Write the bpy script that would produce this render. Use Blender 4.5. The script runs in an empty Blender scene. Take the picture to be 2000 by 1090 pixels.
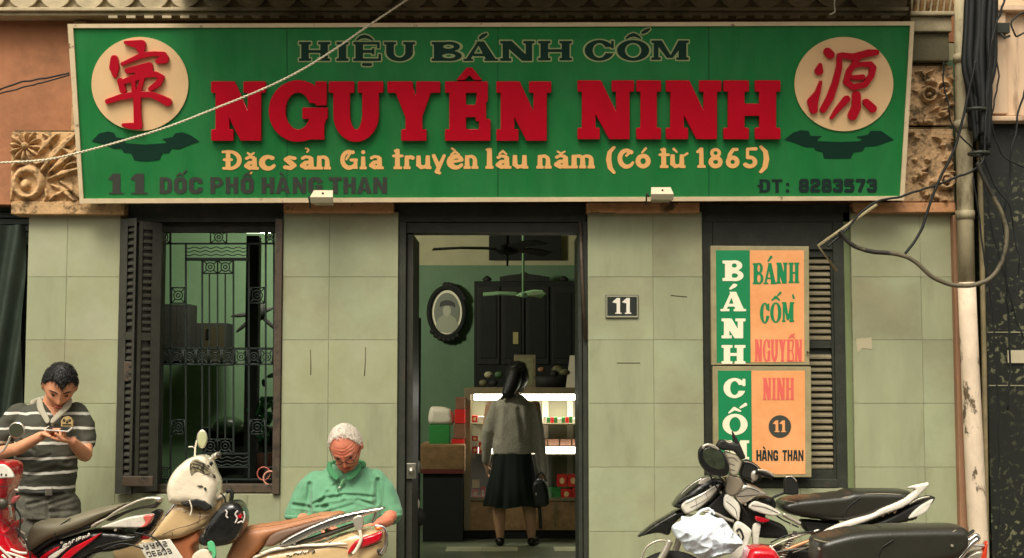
import bpy, bmesh, math, random
import numpy as np
from mathutils import Vector, Matrix, noise
PI = math.pi
random.seed(7)
sc = bpy.context.scene
col = sc.collection
R = math.radians

# ---------------------------------------------------------------- camera, sky, sun, exposure
FPX = 2600.0                       # focal length in photograph pixels (width 2000)
HOR = 732.0                        # row of the horizon
EYE = 1.6
TILT = math.atan((HOR - 545.0) / FPX)
cam_d = bpy.data.cameras.new('camera')
cam_d.sensor_width = 36.0
cam_d.lens = 36.0 * FPX / 2000.0
cam_d.clip_end = 400.0
cam = bpy.data.objects.new('camera', cam_d)
cam.location = (0, 0, EYE)
cam.rotation_euler = (R(90) + TILT, 0, 0)
col.objects.link(cam)
sc.camera = cam

world = bpy.data.worlds.new('World')
sc.world = world
world.use_nodes = True
wn, wl = world.node_tree.nodes, world.node_tree.links
wn.clear()
w_out = wn.new('ShaderNodeOutputWorld')
w_bg = wn.new('ShaderNodeBackground')
w_sky = wn.new('ShaderNodeTexSky')
w_sky.sky_type = 'NISHITA'
w_sky.sun_disc = False
w_sky.sun_elevation = R(56)
w_sky.sun_rotation = R(200)
w_sky.dust_density = 6.0
w_hs = wn.new('ShaderNodeHueSaturation')
w_hs.inputs['Saturation'].default_value = 0.16          # overcast: nearly grey
w_mul = wn.new('ShaderNodeMixRGB')
w_mul.blend_type = 'MULTIPLY'
w_mul.inputs['Fac'].default_value = 1.0
w_mul.inputs['Color2'].default_value = (1.0, 0.95, 0.84, 1)
w_bg.inputs['Strength'].default_value = 0.14
wl.new(w_sky.outputs[0], w_hs.inputs['Color'])
wl.new(w_hs.outputs[0], w_mul.inputs['Color1'])
wl.new(w_mul.outputs[0], w_bg.inputs['Color'])
wl.new(w_bg.outputs[0], w_out.inputs['Surface'])

sun_d = bpy.data.lights.new('sun', 'SUN')
sun_d.energy = 1.5
sun_d.angle = R(28)
sun_d.color = (1.0, 0.94, 0.82)
sun = bpy.data.objects.new('sun', sun_d)
sun.rotation_euler = (R(90 - 56), 0, R(-14))     # soft light from high over the street, behind the camera
col.objects.link(sun)

sc.view_settings.view_transform = 'Standard'
sc.view_settings.look = 'None'
sc.view_settings.gamma = 1.0
sc.view_settings.use_curve_mapping = False
sc.view_settings.exposure = 0.53
sc.cycles.max_bounces = 8
sc.cycles.diffuse_bounces = 5

# ---------------------------------------------------------------- measuring: a pixel of the photograph and a real distance give a place
_ct, _st = math.cos(TILT), math.sin(TILT)
def ray(px, py):
    x = (px - 1000.0) / FPX
    y = (545.0 - py) / FPX
    return Vector((x, _ct - y * _st, _st + y * _ct))
CAMP = Vector((0, 0, EYE))
def W(px, py, Y):
    d = ray(px, py)
    return CAMP + d * (Y / d.y)
def hit(px, py, P0, n):
    d = ray(px, py)
    return CAMP + d * ((P0 - CAMP).dot(n) / d.dot(n))

# ---------------------------------------------------------------- materials
def C(r, g, b):
    f = lambda c: (c / 255.0) / 12.92 if c / 255.0 <= 0.04045 else ((c / 255.0 + 0.055) / 1.055) ** 2.4
    return (f(r), f(g), f(b), 1.0)
MATS = {}
def mat(name, color, rough=0.6, metal=0.0, var=0.0, vs=3.0, bump=0.0, bs=40.0, color2=None, thr=(0.45, 0.6), cs=2.0,
        coat=0.0, spec=0.5, emit=None, es=0.0, wob=0.0, stretch=None, trans=0.0, ior=1.45, sheen=0.0, rvar=0.0):
    if name in MATS: return MATS[name]
    m = bpy.data.materials.new(name); m.use_nodes = True
    nt = m.node_tree; n, l = nt.nodes, nt.links
    b = n['Principled BSDF']
    color = tuple(color[:3]) + (1.0,)
    b.inputs['Base Color'].default_value = color
    b.inputs['Roughness'].default_value = rough
    b.inputs['Metallic'].default_value = metal
    b.inputs['Specular IOR Level'].default_value = spec
    b.inputs['Coat Weight'].default_value = coat
    b.inputs['Coat Roughness'].default_value = 0.06
    b.inputs['IOR'].default_value = ior
    b.inputs['Transmission Weight'].default_value = trans
    if sheen: b.inputs['Sheen Weight'].default_value = sheen
    if emit:
        b.inputs['Emission Color'].default_value = tuple(emit[:3]) + (1,)
        b.inputs['Emission Strength'].default_value = es
    vec = None
    if var or bump or color2 or rvar:
        g = n.new('ShaderNodeNewGeometry'); vec = g.outputs['Position']
        if stretch:
            mp = n.new('ShaderNodeMapping'); mp.inputs['Scale'].default_value = stretch
            l.new(vec, mp.inputs['Vector']); vec = mp.outputs[0]
    cur = None
    if color2:
        t = n.new('ShaderNodeTexNoise'); t.inputs['Scale'].default_value = cs; t.inputs['Detail'].default_value = 9
        t.inputs['Roughness'].default_value = 0.66
        l.new(vec, t.inputs['Vector'])
        r = n.new('ShaderNodeMapRange'); r.inputs['From Min'].default_value = thr[0]; r.inputs['From Max'].default_value = thr[1]
        l.new(t.outputs['Fac'], r.inputs['Value'])
        mx = n.new('ShaderNodeMixRGB'); mx.inputs['Color1'].default_value = color
        mx.inputs['Color2'].default_value = tuple(color2[:3]) + (1,)
        l.new(r.outputs[0], mx.inputs['Fac']); cur = mx.outputs[0]
    if var:
        t = n.new('ShaderNodeTexNoise'); t.inputs['Scale'].default_value = vs; t.inputs['Detail'].default_value = 8
        t.inputs['Roughness'].default_value = 0.7
        l.new(vec, t.inputs['Vector'])
        r = n.new('ShaderNodeMapRange'); r.inputs['From Min'].default_value = 0.3; r.inputs['From Max'].default_value = 0.7
        r.inputs['To Min'].default_value = 1 - var; r.inputs['To Max'].default_value = 1 + var
        l.new(t.outputs['Fac'], r.inputs['Value'])
        mx = n.new('ShaderNodeVectorMath'); mx.operation = 'SCALE'
        if cur is not None: l.new(cur, mx.inputs[0])
        else: mx.inputs[0].default_value = color[:3]
        l.new(r.outputs[0], mx.inputs['Scale']); cur = mx.outputs[0]
    if cur is not None: l.new(cur, b.inputs['Base Color'])
    if rvar:
        t = n.new('ShaderNodeTexNoise'); t.inputs['Scale'].default_value = 12; t.inputs['Detail'].default_value = 6
        l.new(vec, t.inputs['Vector'])
        r = n.new('ShaderNodeMapRange'); r.inputs['From Min'].default_value = 0.3; r.inputs['From Max'].default_value = 0.7
        r.inputs['To Min'].default_value = max(0, rough - rvar); r.inputs['To Max'].default_value = rough + rvar
        l.new(t.outputs['Fac'], r.inputs['Value']); l.new(r.outputs[0], b.inputs['Roughness'])
    if wob:
        g2 = n.new('ShaderNodeNewGeometry')
        t = n.new('ShaderNodeTexNoise'); t.inputs['Scale'].default_value = 16; t.inputs['Detail'].default_value = 2
        l.new(g2.outputs['Position'], t.inputs['Vector'])
        bp = n.new('ShaderNodeBump'); bp.inputs['Strength'].default_value = wob; bp.inputs['Distance'].default_value = 0.02
        l.new(t.outputs['Fac'], bp.inputs['Height']); l.new(bp.outputs[0], b.inputs['Normal'])
        if coat: l.new(bp.outputs[0], b.inputs['Coat Normal'])
    if bump:
        t = n.new('ShaderNodeTexNoise'); t.inputs['Scale'].default_value = bs; t.inputs['Detail'].default_value = 6
        l.new(vec, t.inputs['Vector'])
        bp = n.new('ShaderNodeBump'); bp.inputs['Strength'].default_value = bump; bp.inputs['Distance'].default_value = 0.01
        l.new(t.outputs['Fac'], bp.inputs['Height']); l.new(bp.outputs[0], b.inputs['Normal'])
    MATS[name] = m
    return m

# ---------------------------------------------------------------- objects
WL = {}
def props(o, label=None, cat=None, group=None, kind=None):
    if label: o['label'] = label
    if cat: o['category'] = cat
    if group: o['group'] = group
    if kind: o['kind'] = kind
    return o
def thing(name, loc, label, cat, group=None, kind=None):
    o = bpy.data.objects.new(name, None); col.objects.link(o)
    o.empty_display_size = 0.1
    o.location = loc; WL[o.name] = Vector(loc)
    return props(o, label, cat, group, kind)
def link_mesh(name, me, m, parent=None, origin=None):
    """me in world coordinates; the object's origin is its thing's, or `origin`."""
    o = bpy.data.objects.new(name, me); col.objects.link(o)
    if parent is not None:
        L = WL[parent.name]; o.parent = parent; WL[o.name] = L
    else:
        if origin is None:
            n = len(me.vertices); a = np.empty(n * 3); me.vertices.foreach_get('co', a); a = a.reshape(-1, 3)
            origin = Vector(((a[:, 0].min() + a[:, 0].max()) / 2, (a[:, 1].min() + a[:, 1].max()) / 2, a[:, 2].min()))
        L = Vector(origin); o.location = L; WL[o.name] = L
    me.transform(Matrix.Translation(-L))
    if m is not None and not me.materials: me.materials.append(m)
    return o

class MB:
    def __init__(s): s.v = []; s.f = []; s.sm = []
    def add(s, vs, fs, smooth=False):
        k = len(s.v); s.v += [tuple(v) for v in vs]
        for f in fs: s.f.append([i + k for i in f]); s.sm.append(smooth)
        return s
    def hexa(s, p):
        """8 corners: 0-3 front loop (x0z0, x1z0, x1z1, x0z1), 4-7 the back one"""
        return s.add(p, [(0, 1, 2, 3), (5, 4, 7, 6), (4, 0, 3, 7), (1, 5, 6, 2), (3, 2, 6, 7), (4, 5, 1, 0)])
    def box(s, x0, x1, y0, y1, z0, z1):
        if x0 > x1: x0, x1 = x1, x0
        if y0 > y1: y0, y1 = y1, y0
        if z0 > z1: z0, z1 = z1, z0
        return s.hexa([(x0, y0, z0), (x1, y0, z0), (x1, y0, z1), (x0, y0, z1), (x0, y1, z0), (x1, y1, z0), (x1, y1, z1), (x0, y1, z1)])
    def pbox(s, px0, py0, px1, py1, Y, dep, Yb=None):
        a, b = W(px0, py0, Y), W(px1, py1, Y)
        return s.box(a.x, b.x, Y, Y + dep, b.z, a.z)
    def tube(s, pts, r, n=10, caps=True, smooth=True, closed=False):
        pts = [Vector(p) for p in pts]; N = len(pts)
        rr = r if isinstance(r, (list, tuple)) else [r] * N
        up = None; rings = []
        for i, p in enumerate(pts):
            if closed: t = pts[(i + 1) % N] - pts[i - 1]
            else: t = pts[min(i + 1, N - 1)] - pts[max(i - 1, 0)]
            if t.length < 1e-9: t = Vector((0, 0, 1))
            t.normalize()
            if up is None:
                up = Vector((0, 0, 1)) if abs(t.z) < 0.9 else Vector((1, 0, 0))
            a = (up - t * up.dot(t))
            if a.length < 1e-6: a = t.orthogonal()
            a.normalize(); b = t.cross(a); up = a
            rings.append([p + (a * math.cos(2 * PI * k / n) + b * math.sin(2 * PI * k / n)) * rr[i] for k in range(n)])
        vs = [v for rg in rings for v in rg]; fs = []
        M = N if closed else N - 1
        for i in range(M):
            for k in range(n):
                j = (i + 1) % N; k2 = (k + 1) % n
                fs.append((i * n + k, i * n + k2, j * n + k2, j * n + k))
        if caps and not closed:
            fs.append(tuple(range(n))[::-1]); fs.append(tuple((N - 1) * n + k for k in range(n)))
        return s.add(vs, fs, smooth)
    def limb(s, pts, n=14):
        """capsule chain: pts (x,y,z,r); closed volume with round ends"""
        P = [Vector(p[:3]) for p in pts]; r = [p[3] for p in pts]
        path = []; rad = []
        d0 = (P[0] - P[1]).normalized(); d1 = (P[-1] - P[-2]).normalized()
        for a in (89, 65, 40, 18): path.append(P[0] + d0 * r[0] * math.sin(R(a))); rad.append(r[0] * math.cos(R(a)))
        for p, q in zip(P, r): path.append(p); rad.append(q)
        for a in (18, 40, 65, 89): path.append(P[-1] + d1 * r[-1] * math.sin(R(a))); rad.append(r[-1] * math.cos(R(a)))
        return s.tube(path, rad, n)
    def loft(s, secs, n=28, smooth=True, power=2.0):
        """secs: (cx,cy,cz,rx,ry[,tx]) horizontal super-ellipses, bottom to top"""
        vs = []; fs = []
        for c in secs:
            for k in range(n):
                a = 2 * PI * k / n; ca, sa = math.cos(a), math.sin(a)
                x = math.copysign(abs(ca) ** (2 / power), ca); y = math.copysign(abs(sa) ** (2 / power), sa)
                vs.append((c[0] + c[3] * x, c[1] + c[4] * y, c[2] + (c[5] * x if len(c) > 5 else 0)))
        for i in range(len(secs) - 1):
            for k in range(n):
                k2 = (k + 1) % n
                fs.append((i * n + k, i * n + k2, (i + 1) * n + k2, (i + 1) * n + k))
        fs.append(tuple(range(n))[::-1]); fs.append(tuple((len(secs) - 1) * n + k for k in range(n)))
        return s.add(vs, fs, smooth)
    def ball(s, c, rx, ry=None, rz=None, n=16, m=10, rot=None):
        ry = ry or rx; rz = rz or rx; c = Vector(c); vs = []; fs = []
        for i in range(m + 1):
            t = PI * i / m
            for k in range(n):
                a = 2 * PI * k / n
                q = Vector((rx * math.sin(t) * math.cos(a), ry * math.sin(t) * math.sin(a), rz * math.cos(t)))
                if rot: q = rot @ q
                vs.append(c + q)
        for i in range(m):
            for k in range(n):
                k2 = (k + 1) % n
                fs.append((i * n + k, (i + 1) * n + k, (i + 1) * n + k2, i * n + k2))
        return s.add(vs, fs, True)
    def ring(s, c, rad, r, axis='y', n=32, m=8, a0=0, a1=360):
        c = Vector(c); pts = []
        full = abs(a1 - a0) >= 360
        N = n if full else n + 1
        for i in range(N):
            a = R(a0 + (a1 - a0) * i / n)
            if axis == 'y': p = Vector((math.cos(a), 0, math.sin(a)))
            elif axis == 'x': p = Vector((0, math.cos(a), math.sin(a)))
            else: p = Vector((math.cos(a), math.sin(a), 0))
            pts.append(c + p * rad)
        return s.tube(pts, r, m, closed=full)
    def disc(s, c, rad, dep, n=32, rz=None, axis='y', taper=1.0):
        """short cylinder along +axis"""
        rz = rz or rad; c = Vector(c); vs = []
        for q, t in ((0, 1.0), (1, taper)):
            for k in range(n):
                a = 2 * PI * k / n
                if axis == 'y': vs.append(c + Vector((rad * t * math.cos(a), dep * q, rz * t * math.sin(a))))
                elif axis == 'z': vs.append(c + Vector((rad * t * math.cos(a), rz * t * math.sin(a), dep * q)))
                else: vs.append(c + Vector((dep * q, rad * t * math.cos(a), rz * t * math.sin(a))))
        fs = [tuple(range(n)), tuple(range(2 * n - 1, n - 1, -1))]
        for k in range(n): fs.append((k, k + n, (k + 1) % n + n, (k + 1) % n))
        return s.add(vs, fs, False)
    def prism(s, pts, Y, dep):
        """outline of world (x,z) pairs extruded from Y to Y+dep"""
        n = len(pts)
        vs = [(p[0], Y, p[1]) for p in pts] + [(p[0], Y + dep, p[1]) for p in pts]
        fs = [tuple(range(n)), tuple(range(2 * n - 1, n - 1, -1))]
        for k in range(n): fs.append((k, k + n, (k + 1) % n + n, (k + 1) % n))
        return s.add(vs, fs, False)
    def pprism(s, pts, Y, dep):
        q = [W(a, b, Y) for a, b in pts]
        return s.prism([(v.x, v.z) for v in q], Y, dep)
    def mesh(s, name='m'):
        me = bpy.data.meshes.new(name); me.from_pydata(s.v, [], s.f); me.update()
        bm = bmesh.new(); bm.from_mesh(me)
        bmesh.ops.recalc_face_normals(bm, faces=bm.faces)
        bm.to_mesh(me); bm.free()
        me.polygons.foreach_set('use_smooth', s.sm)
        return me
    def build(s, name, m, parent=None, label=None, cat=None, group=None, kind=None, bevel=0, origin=None, seg=2):
        me = s.mesh(name)
        if bevel:
            bm = bmesh.new(); bm.from_mesh(me)
            ed = [e for e in bm.edges if len(e.link_faces) == 2 and e.calc_face_angle(0) > 0.6]
            bmesh.ops.bevel(bm, geom=ed, offset=bevel, segments=seg, affect='EDGES', profile=0.6)
            bm.to_mesh(me); bm.free()
        o = link_mesh(name, me, m, parent, origin)
        return props(o, label, cat, group, kind)

def fuse(name, mb, voxel, m, parent, smooth=4, fn=None, label=None):
    """closed overlapping volumes -> one continuous skin; fn(co, normal) -> co reshapes it"""
    me = mb.mesh(name)
    o = bpy.data.objects.new(name, me); col.objects.link(o)
    rm = o.modifiers.new('r', 'REMESH'); rm.mode = 'VOXEL'; rm.voxel_size = voxel; rm.use_smooth_shade = True
    sm = o.modifiers.new('s', 'SMOOTH'); sm.iterations = smooth; sm.factor = 0.5
    dg = bpy.context.evaluated_depsgraph_get()
    me2 = bpy.data.meshes.new_from_object(o.evaluated_get(dg))
    bpy.data.objects.remove(o); bpy.data.meshes.remove(me)
    if fn:
        no = [Vector(v.normal) for v in me2.vertices]
        for v, q in zip(me2.vertices, no): v.co = fn(v.co.copy(), q)
        me2.update()
    me2.polygons.foreach_set('use_smooth', [True] * len(me2.polygons))
    ob = link_mesh(name, me2, m, parent)
    if label: ob['label'] = label
    return ob

# ---------------------------------------------------------------- flat shapes by signed distance (letters, emblems, moulded panels)
def sd_poly(X, Y, pts):
    d = np.full(X.shape, 1e9); s = np.ones(X.shape)
    n = len(pts)
    for i in range(n):
        x1, y1 = pts[i]; x0, y0 = pts[i - 1]
        ex, ey = x0 - x1, y0 - y1; wx, wy = X - x1, Y - y1
        L = ex * ex + ey * ey
        if L < 1e-14: continue
        t = np.clip((wx * ex + wy * ey) / L, 0, 1)
        d = np.minimum(d, (wx - ex * t) ** 2 + (wy - ey * t) ** 2)
        c1, c2, c3 = Y >= y1, Y < y0, ex * wy > ey * wx
        s = np.where((c1 & c2 & c3) | (~c1 & ~c2 & ~c3), -s, s)
    return s * np.sqrt(d)
def sd_stroke(X, Y, pts):
    d = np.full(X.shape, 1e9)
    if len(pts) == 1: return np.hypot(X - pts[0][0], Y - pts[0][1]) - pts[0][2]
    for (x0, y0, r0), (x1, y1, r1) in zip(pts[:-1], pts[1:]):
        ex, ey = x1 - x0, y1 - y0; L = ex * ex + ey * ey or 1e-9
        t = np.clip(((X - x0) * ex + (Y - y0) * ey) / L, 0, 1)
        d = np.minimum(d, np.hypot(X - x0 - ex * t, Y - y0 - ey * t) - (r0 + (r1 - r0) * t))
    return d
def sd_eval(prims, X, Y):
    d = np.full(X.shape, 1e9)
    for p in prims:
        k = p[0]
        if k in ('p', '-p'): q = sd_poly(X, Y, p[1])
        elif k in ('s', '-s'): q = sd_stroke(X, Y, p[1])
        elif k in ('e', '-e'):
            cx, cy, rx, ry = p[1]
            q = (np.hypot((X - cx) / rx, (Y - cy) / ry) - 1) * min(rx, ry)
        d = np.maximum(d, -q) if k[0] == '-' else np.minimum(d, q)
    return d
def contours(V, xs, ys):
    """closed loops of V = 0"""
    ny, nx = V.shape; ins = V < 0; nxt = {}; pos = {}
    def pt(key):
        if key not in pos:
            j, i, h = key
            a = V[j, i]; b = V[j, i + 1] if h else V[j + 1, i]
            t = a / (a - b) if a != b else 0.5
            pos[key] = (xs[i] + (xs[i + 1] - xs[i]) * t, ys[j]) if h else (xs[i], ys[j] + (ys[j + 1] - ys[j]) * t)
        return pos[key]
    mixed = (ins[:-1, :-1] ^ ins[1:, 1:]) | (ins[:-1, 1:] ^ ins[1:, :-1]) | (ins[:-1, :-1] ^ ins[:-1, 1:])
    T = {1: [('L', 'B')], 2: [('B', 'R')], 3: [('L', 'R')], 4: [('R', 'T')], 5: [('L', 'T'), ('R', 'B')], 6: [('B', 'T')], 7: [('L', 'T')],
         8: [('T', 'L')], 9: [('T', 'B')], 10: [('B', 'L'), ('T', 'R')], 11: [('T', 'R')], 12: [('R', 'L')], 13: [('R', 'B')], 14: [('B', 'L')]}
    for j, i in zip(*np.nonzero(mixed)):
        c = int(ins[j, i]) | int(ins[j, i + 1]) << 1 | int(ins[j + 1, i + 1]) << 2 | int(ins[j + 1, i]) << 3
        K = {'B': (j, i, 1), 'T': (j + 1, i, 1), 'L': (j, i, 0), 'R': (j, i + 1, 0)}
        for a, b in T.get(c, []): nxt.setdefault(K[a], []).append(K[b])
    loops = []
    while nxt:
        st = next(iter(nxt)); lp = []; k = st
        while k in nxt:
            lp.append(pt(k)); q = nxt[k]; k2 = q.pop()
            if not q: del nxt[k]
            k = k2
            if k == st: break
        if len(lp) > 3: loops.append(lp)
    return loops
def simplify(lp, eps):
    P = [np.array(p) for p in lp]
    def dp(a, b):
        if b <= a + 1: return []
        A, B = P[a], P[b]; d = B - A; L = np.hypot(*d) or 1e-12
        m, k = 0, -1
        for i in range(a + 1, b):
            h = abs(d[0] * (P[i][1] - A[1]) - d[1] * (P[i][0] - A[0])) / L
            if h > m: m, k = h, i
        return dp(a, k) + [k] + dp(k, b) if m > eps else []
    h = len(P) // 2
    ids = [0] + dp(0, h) + [h] + dp(h, len(P) - 1) + [len(P) - 1]
    return [lp[i] for i in ids]
def shape_loops(prims, box, res, off=0.0, eps=0.15):
    x0, y0, x1, y1 = box
    xs = np.arange(x0, x1 + res, res); ys = np.arange(y0, y1 + res, res)
    X, Y = np.meshgrid(xs, ys)
    V = sd_eval(prims, X, Y) - off
    V[0, :] = V[-1, :] = 1; V[:, 0] = V[:, -1] = 1
    V[V == 0] = 1e-9
    return [simplify(l, res * eps) for l in contours(V, xs, ys)]
def fill_loops(loops, ext=0.0, bev=0.0, res=0):
    """2-D loops -> solid mesh in the xy plane with +z towards the reader, front face at z=ext*2"""
    c = bpy.data.curves.new('c', 'CURVE'); c.dimensions = '2D'; c.fill_mode = 'BOTH'
    c.extrude = ext; c.bevel_depth = bev; c.bevel_resolution = res
    for lp in loops:
        s = c.splines.new('POLY'); s.points.add(len(lp) - 1)
        s.points.foreach_set('co', [q for p in lp for q in (p[0], p[1], 0, 1)])
        s.use_cyclic_u = True
    o = bpy.data.objects.new('c', c); col.objects.link(o)
    dg = bpy.context.evaluated_depsgraph_get()
    me = bpy.data.meshes.new_from_object(o.evaluated_get(dg))
    bpy.data.objects.remove(o); bpy.data.curves.remove(c)
    return me

class Plane:
    """a flat board in the world: P0 a point on it, n its normal towards the reader"""
    def __init__(s, P0, n=(0, -1, 0)):
        s.P0 = Vector(P0); s.n = Vector(n).normalized()
        s.u = Vector((1, 0, 0)); s.u = (s.u - s.n * s.u.dot(s.n)).normalized(); s.v = s.n.cross(s.u)
    def uv(s, px, py):
        d = hit(px, py, s.P0, s.n) - s.P0
        return (d.dot(s.u), d.dot(s.v))
    def M(s, lift=0.0):
        P = s.P0 + s.n * lift
        return Matrix(((s.u.x, s.v.x, s.n.x, P.x), (s.u.y, s.v.y, s.n.y, P.y), (s.u.z, s.v.z, s.n.z, P.z), (0, 0, 0, 1)))
    def put(s, name, loops_px, m, parent, lift=0.002, ext=0.0, bev=0.0, label=None):
        lps = [[s.uv(*p) for p in lp] for lp in loops_px]
        me = fill_loops(lps, ext, bev); me.transform(s.M(lift + ext + bev))
        for mm in list(me.materials): pass
        me.materials.clear()
        o = link_mesh(name, me, m, parent)
        if label: o['label'] = label
        return o

PROF = [2.0, 1.0]
def pillow(name, pts, Y, thick, m, parent, edge=0.03, smooth=True, res=None, label=None, curve=True, tilt=None, back=1.0, fn=None):
    """a moulded panel: outline in photograph pixels measured at distance Y, swelling by `thick` front and back over `edge` metres"""
    P = [W(a, b, Y) for a, b in pts]; pl = [(p.x, p.z) for p in P]
    if curve:
        q = []; n = len(pl)
        for i in range(n):
            p0, p1, p2, p3 = (np.array(pl[(i + k) % n]) for k in (-1, 0, 1, 2))
            for t in (0, 0.25, 0.5, 0.75):
                q.append(tuple(0.5 * (2 * p1 + (p2 - p0) * t + (2 * p0 - 5 * p1 + 4 * p2 - p3) * t * t + (3 * p1 - p0 - 3 * p2 + p3) * t ** 3)))
        pl = q
    xs_ = [p[0] for p in pl]; zs_ = [p[1] for p in pl]
    res = res or max(0.0035, min(0.009, max(max(xs_) - min(xs_), max(zs_) - min(zs_)) / 60))
    xs = np.arange(min(xs_) - 2 * res, max(xs_) + 3 * res, res); zs = np.arange(min(zs_) - 2 * res, max(zs_) + 3 * res, res)
    X, Z = np.meshgrid(xs, zs); V = sd_poly(X, Z, pl); V[V == 0] = 1e-9
    V[np.abs(V) < res * 0.08] *= 0  ; V[V == 0] = res * 0.08
    ins = V < 0; idx = {}; vs = []; dd = []
    def vert(key, x, z, d):
        if key not in idx: idx[key] = len(vs); vs.append((x, z)); dd.append(d)
        return idx[key]
    fs = []
    for j in range(len(zs) - 1):
        row = ins[j] | ins[j + 1]
        for i in np.nonzero(row[:-1] | row[1:])[0]:
            cs = [(j, i), (j, i + 1), (j + 1, i + 1), (j + 1, i)]
            f = []
            for a in range(4):
                (ja, ia), (jb, ib) = cs[a], cs[(a + 1) % 4]
                va, vb = V[ja, ia], V[jb, ib]
                if va < 0: f.append(vert((ja, ia), xs[ia], zs[ja], -va))
                if (va < 0) != (vb < 0):
                    t = va / (va - vb); k = (min((ja, ia), (jb, ib)), max((ja, ia), (jb, ib)))
                    f.append(vert(k, xs[ia] + (xs[ib] - xs[ia]) * t, zs[ja] + (zs[jb] - zs[ja]) * t, 0.0))
            if len(f) >= 3: fs.append(f)
    n = len(vs); edge *= PROF[1]; h = [max(0, 1 - (1 - min(d / edge, 1)) ** PROF[0]) ** (1 / PROF[0]) for d in dd]
    tl = tilt or (0, 0)
    xc = sum(xs_) / len(xs_); zc = sum(zs_) / len(zs_)
    V3 = []
    for k, sgn in ((0, -1), (1, back)):
        for (x, z), hh in zip(vs, h):
            y = Y + sgn * thick * hh + tl[0] * (x - xc) + tl[1] * (z - zc)
            V3.append((x, y, z))
    F = [tuple(f) for f in fs] + [tuple(i + n for i in reversed(f)) for f in fs]
    me = bpy.data.meshes.new(name); me.from_pydata(V3, [], F)
    bm = bmesh.new(); bm.from_mesh(me)
    bmesh.ops.remove_doubles(bm, verts=bm.verts, dist=res * 0.02)
    bmesh.ops.recalc_face_normals(bm, faces=bm.faces)
    if fn:
        for v in bm.verts: v.co = fn(v.co)
    bm.to_mesh(me); bm.free()
    me.polygons.foreach_set('use_smooth', [smooth] * len(me.polygons))
    o = link_mesh(name, me, m, parent)
    if label: o['label'] = label
    return o

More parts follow.
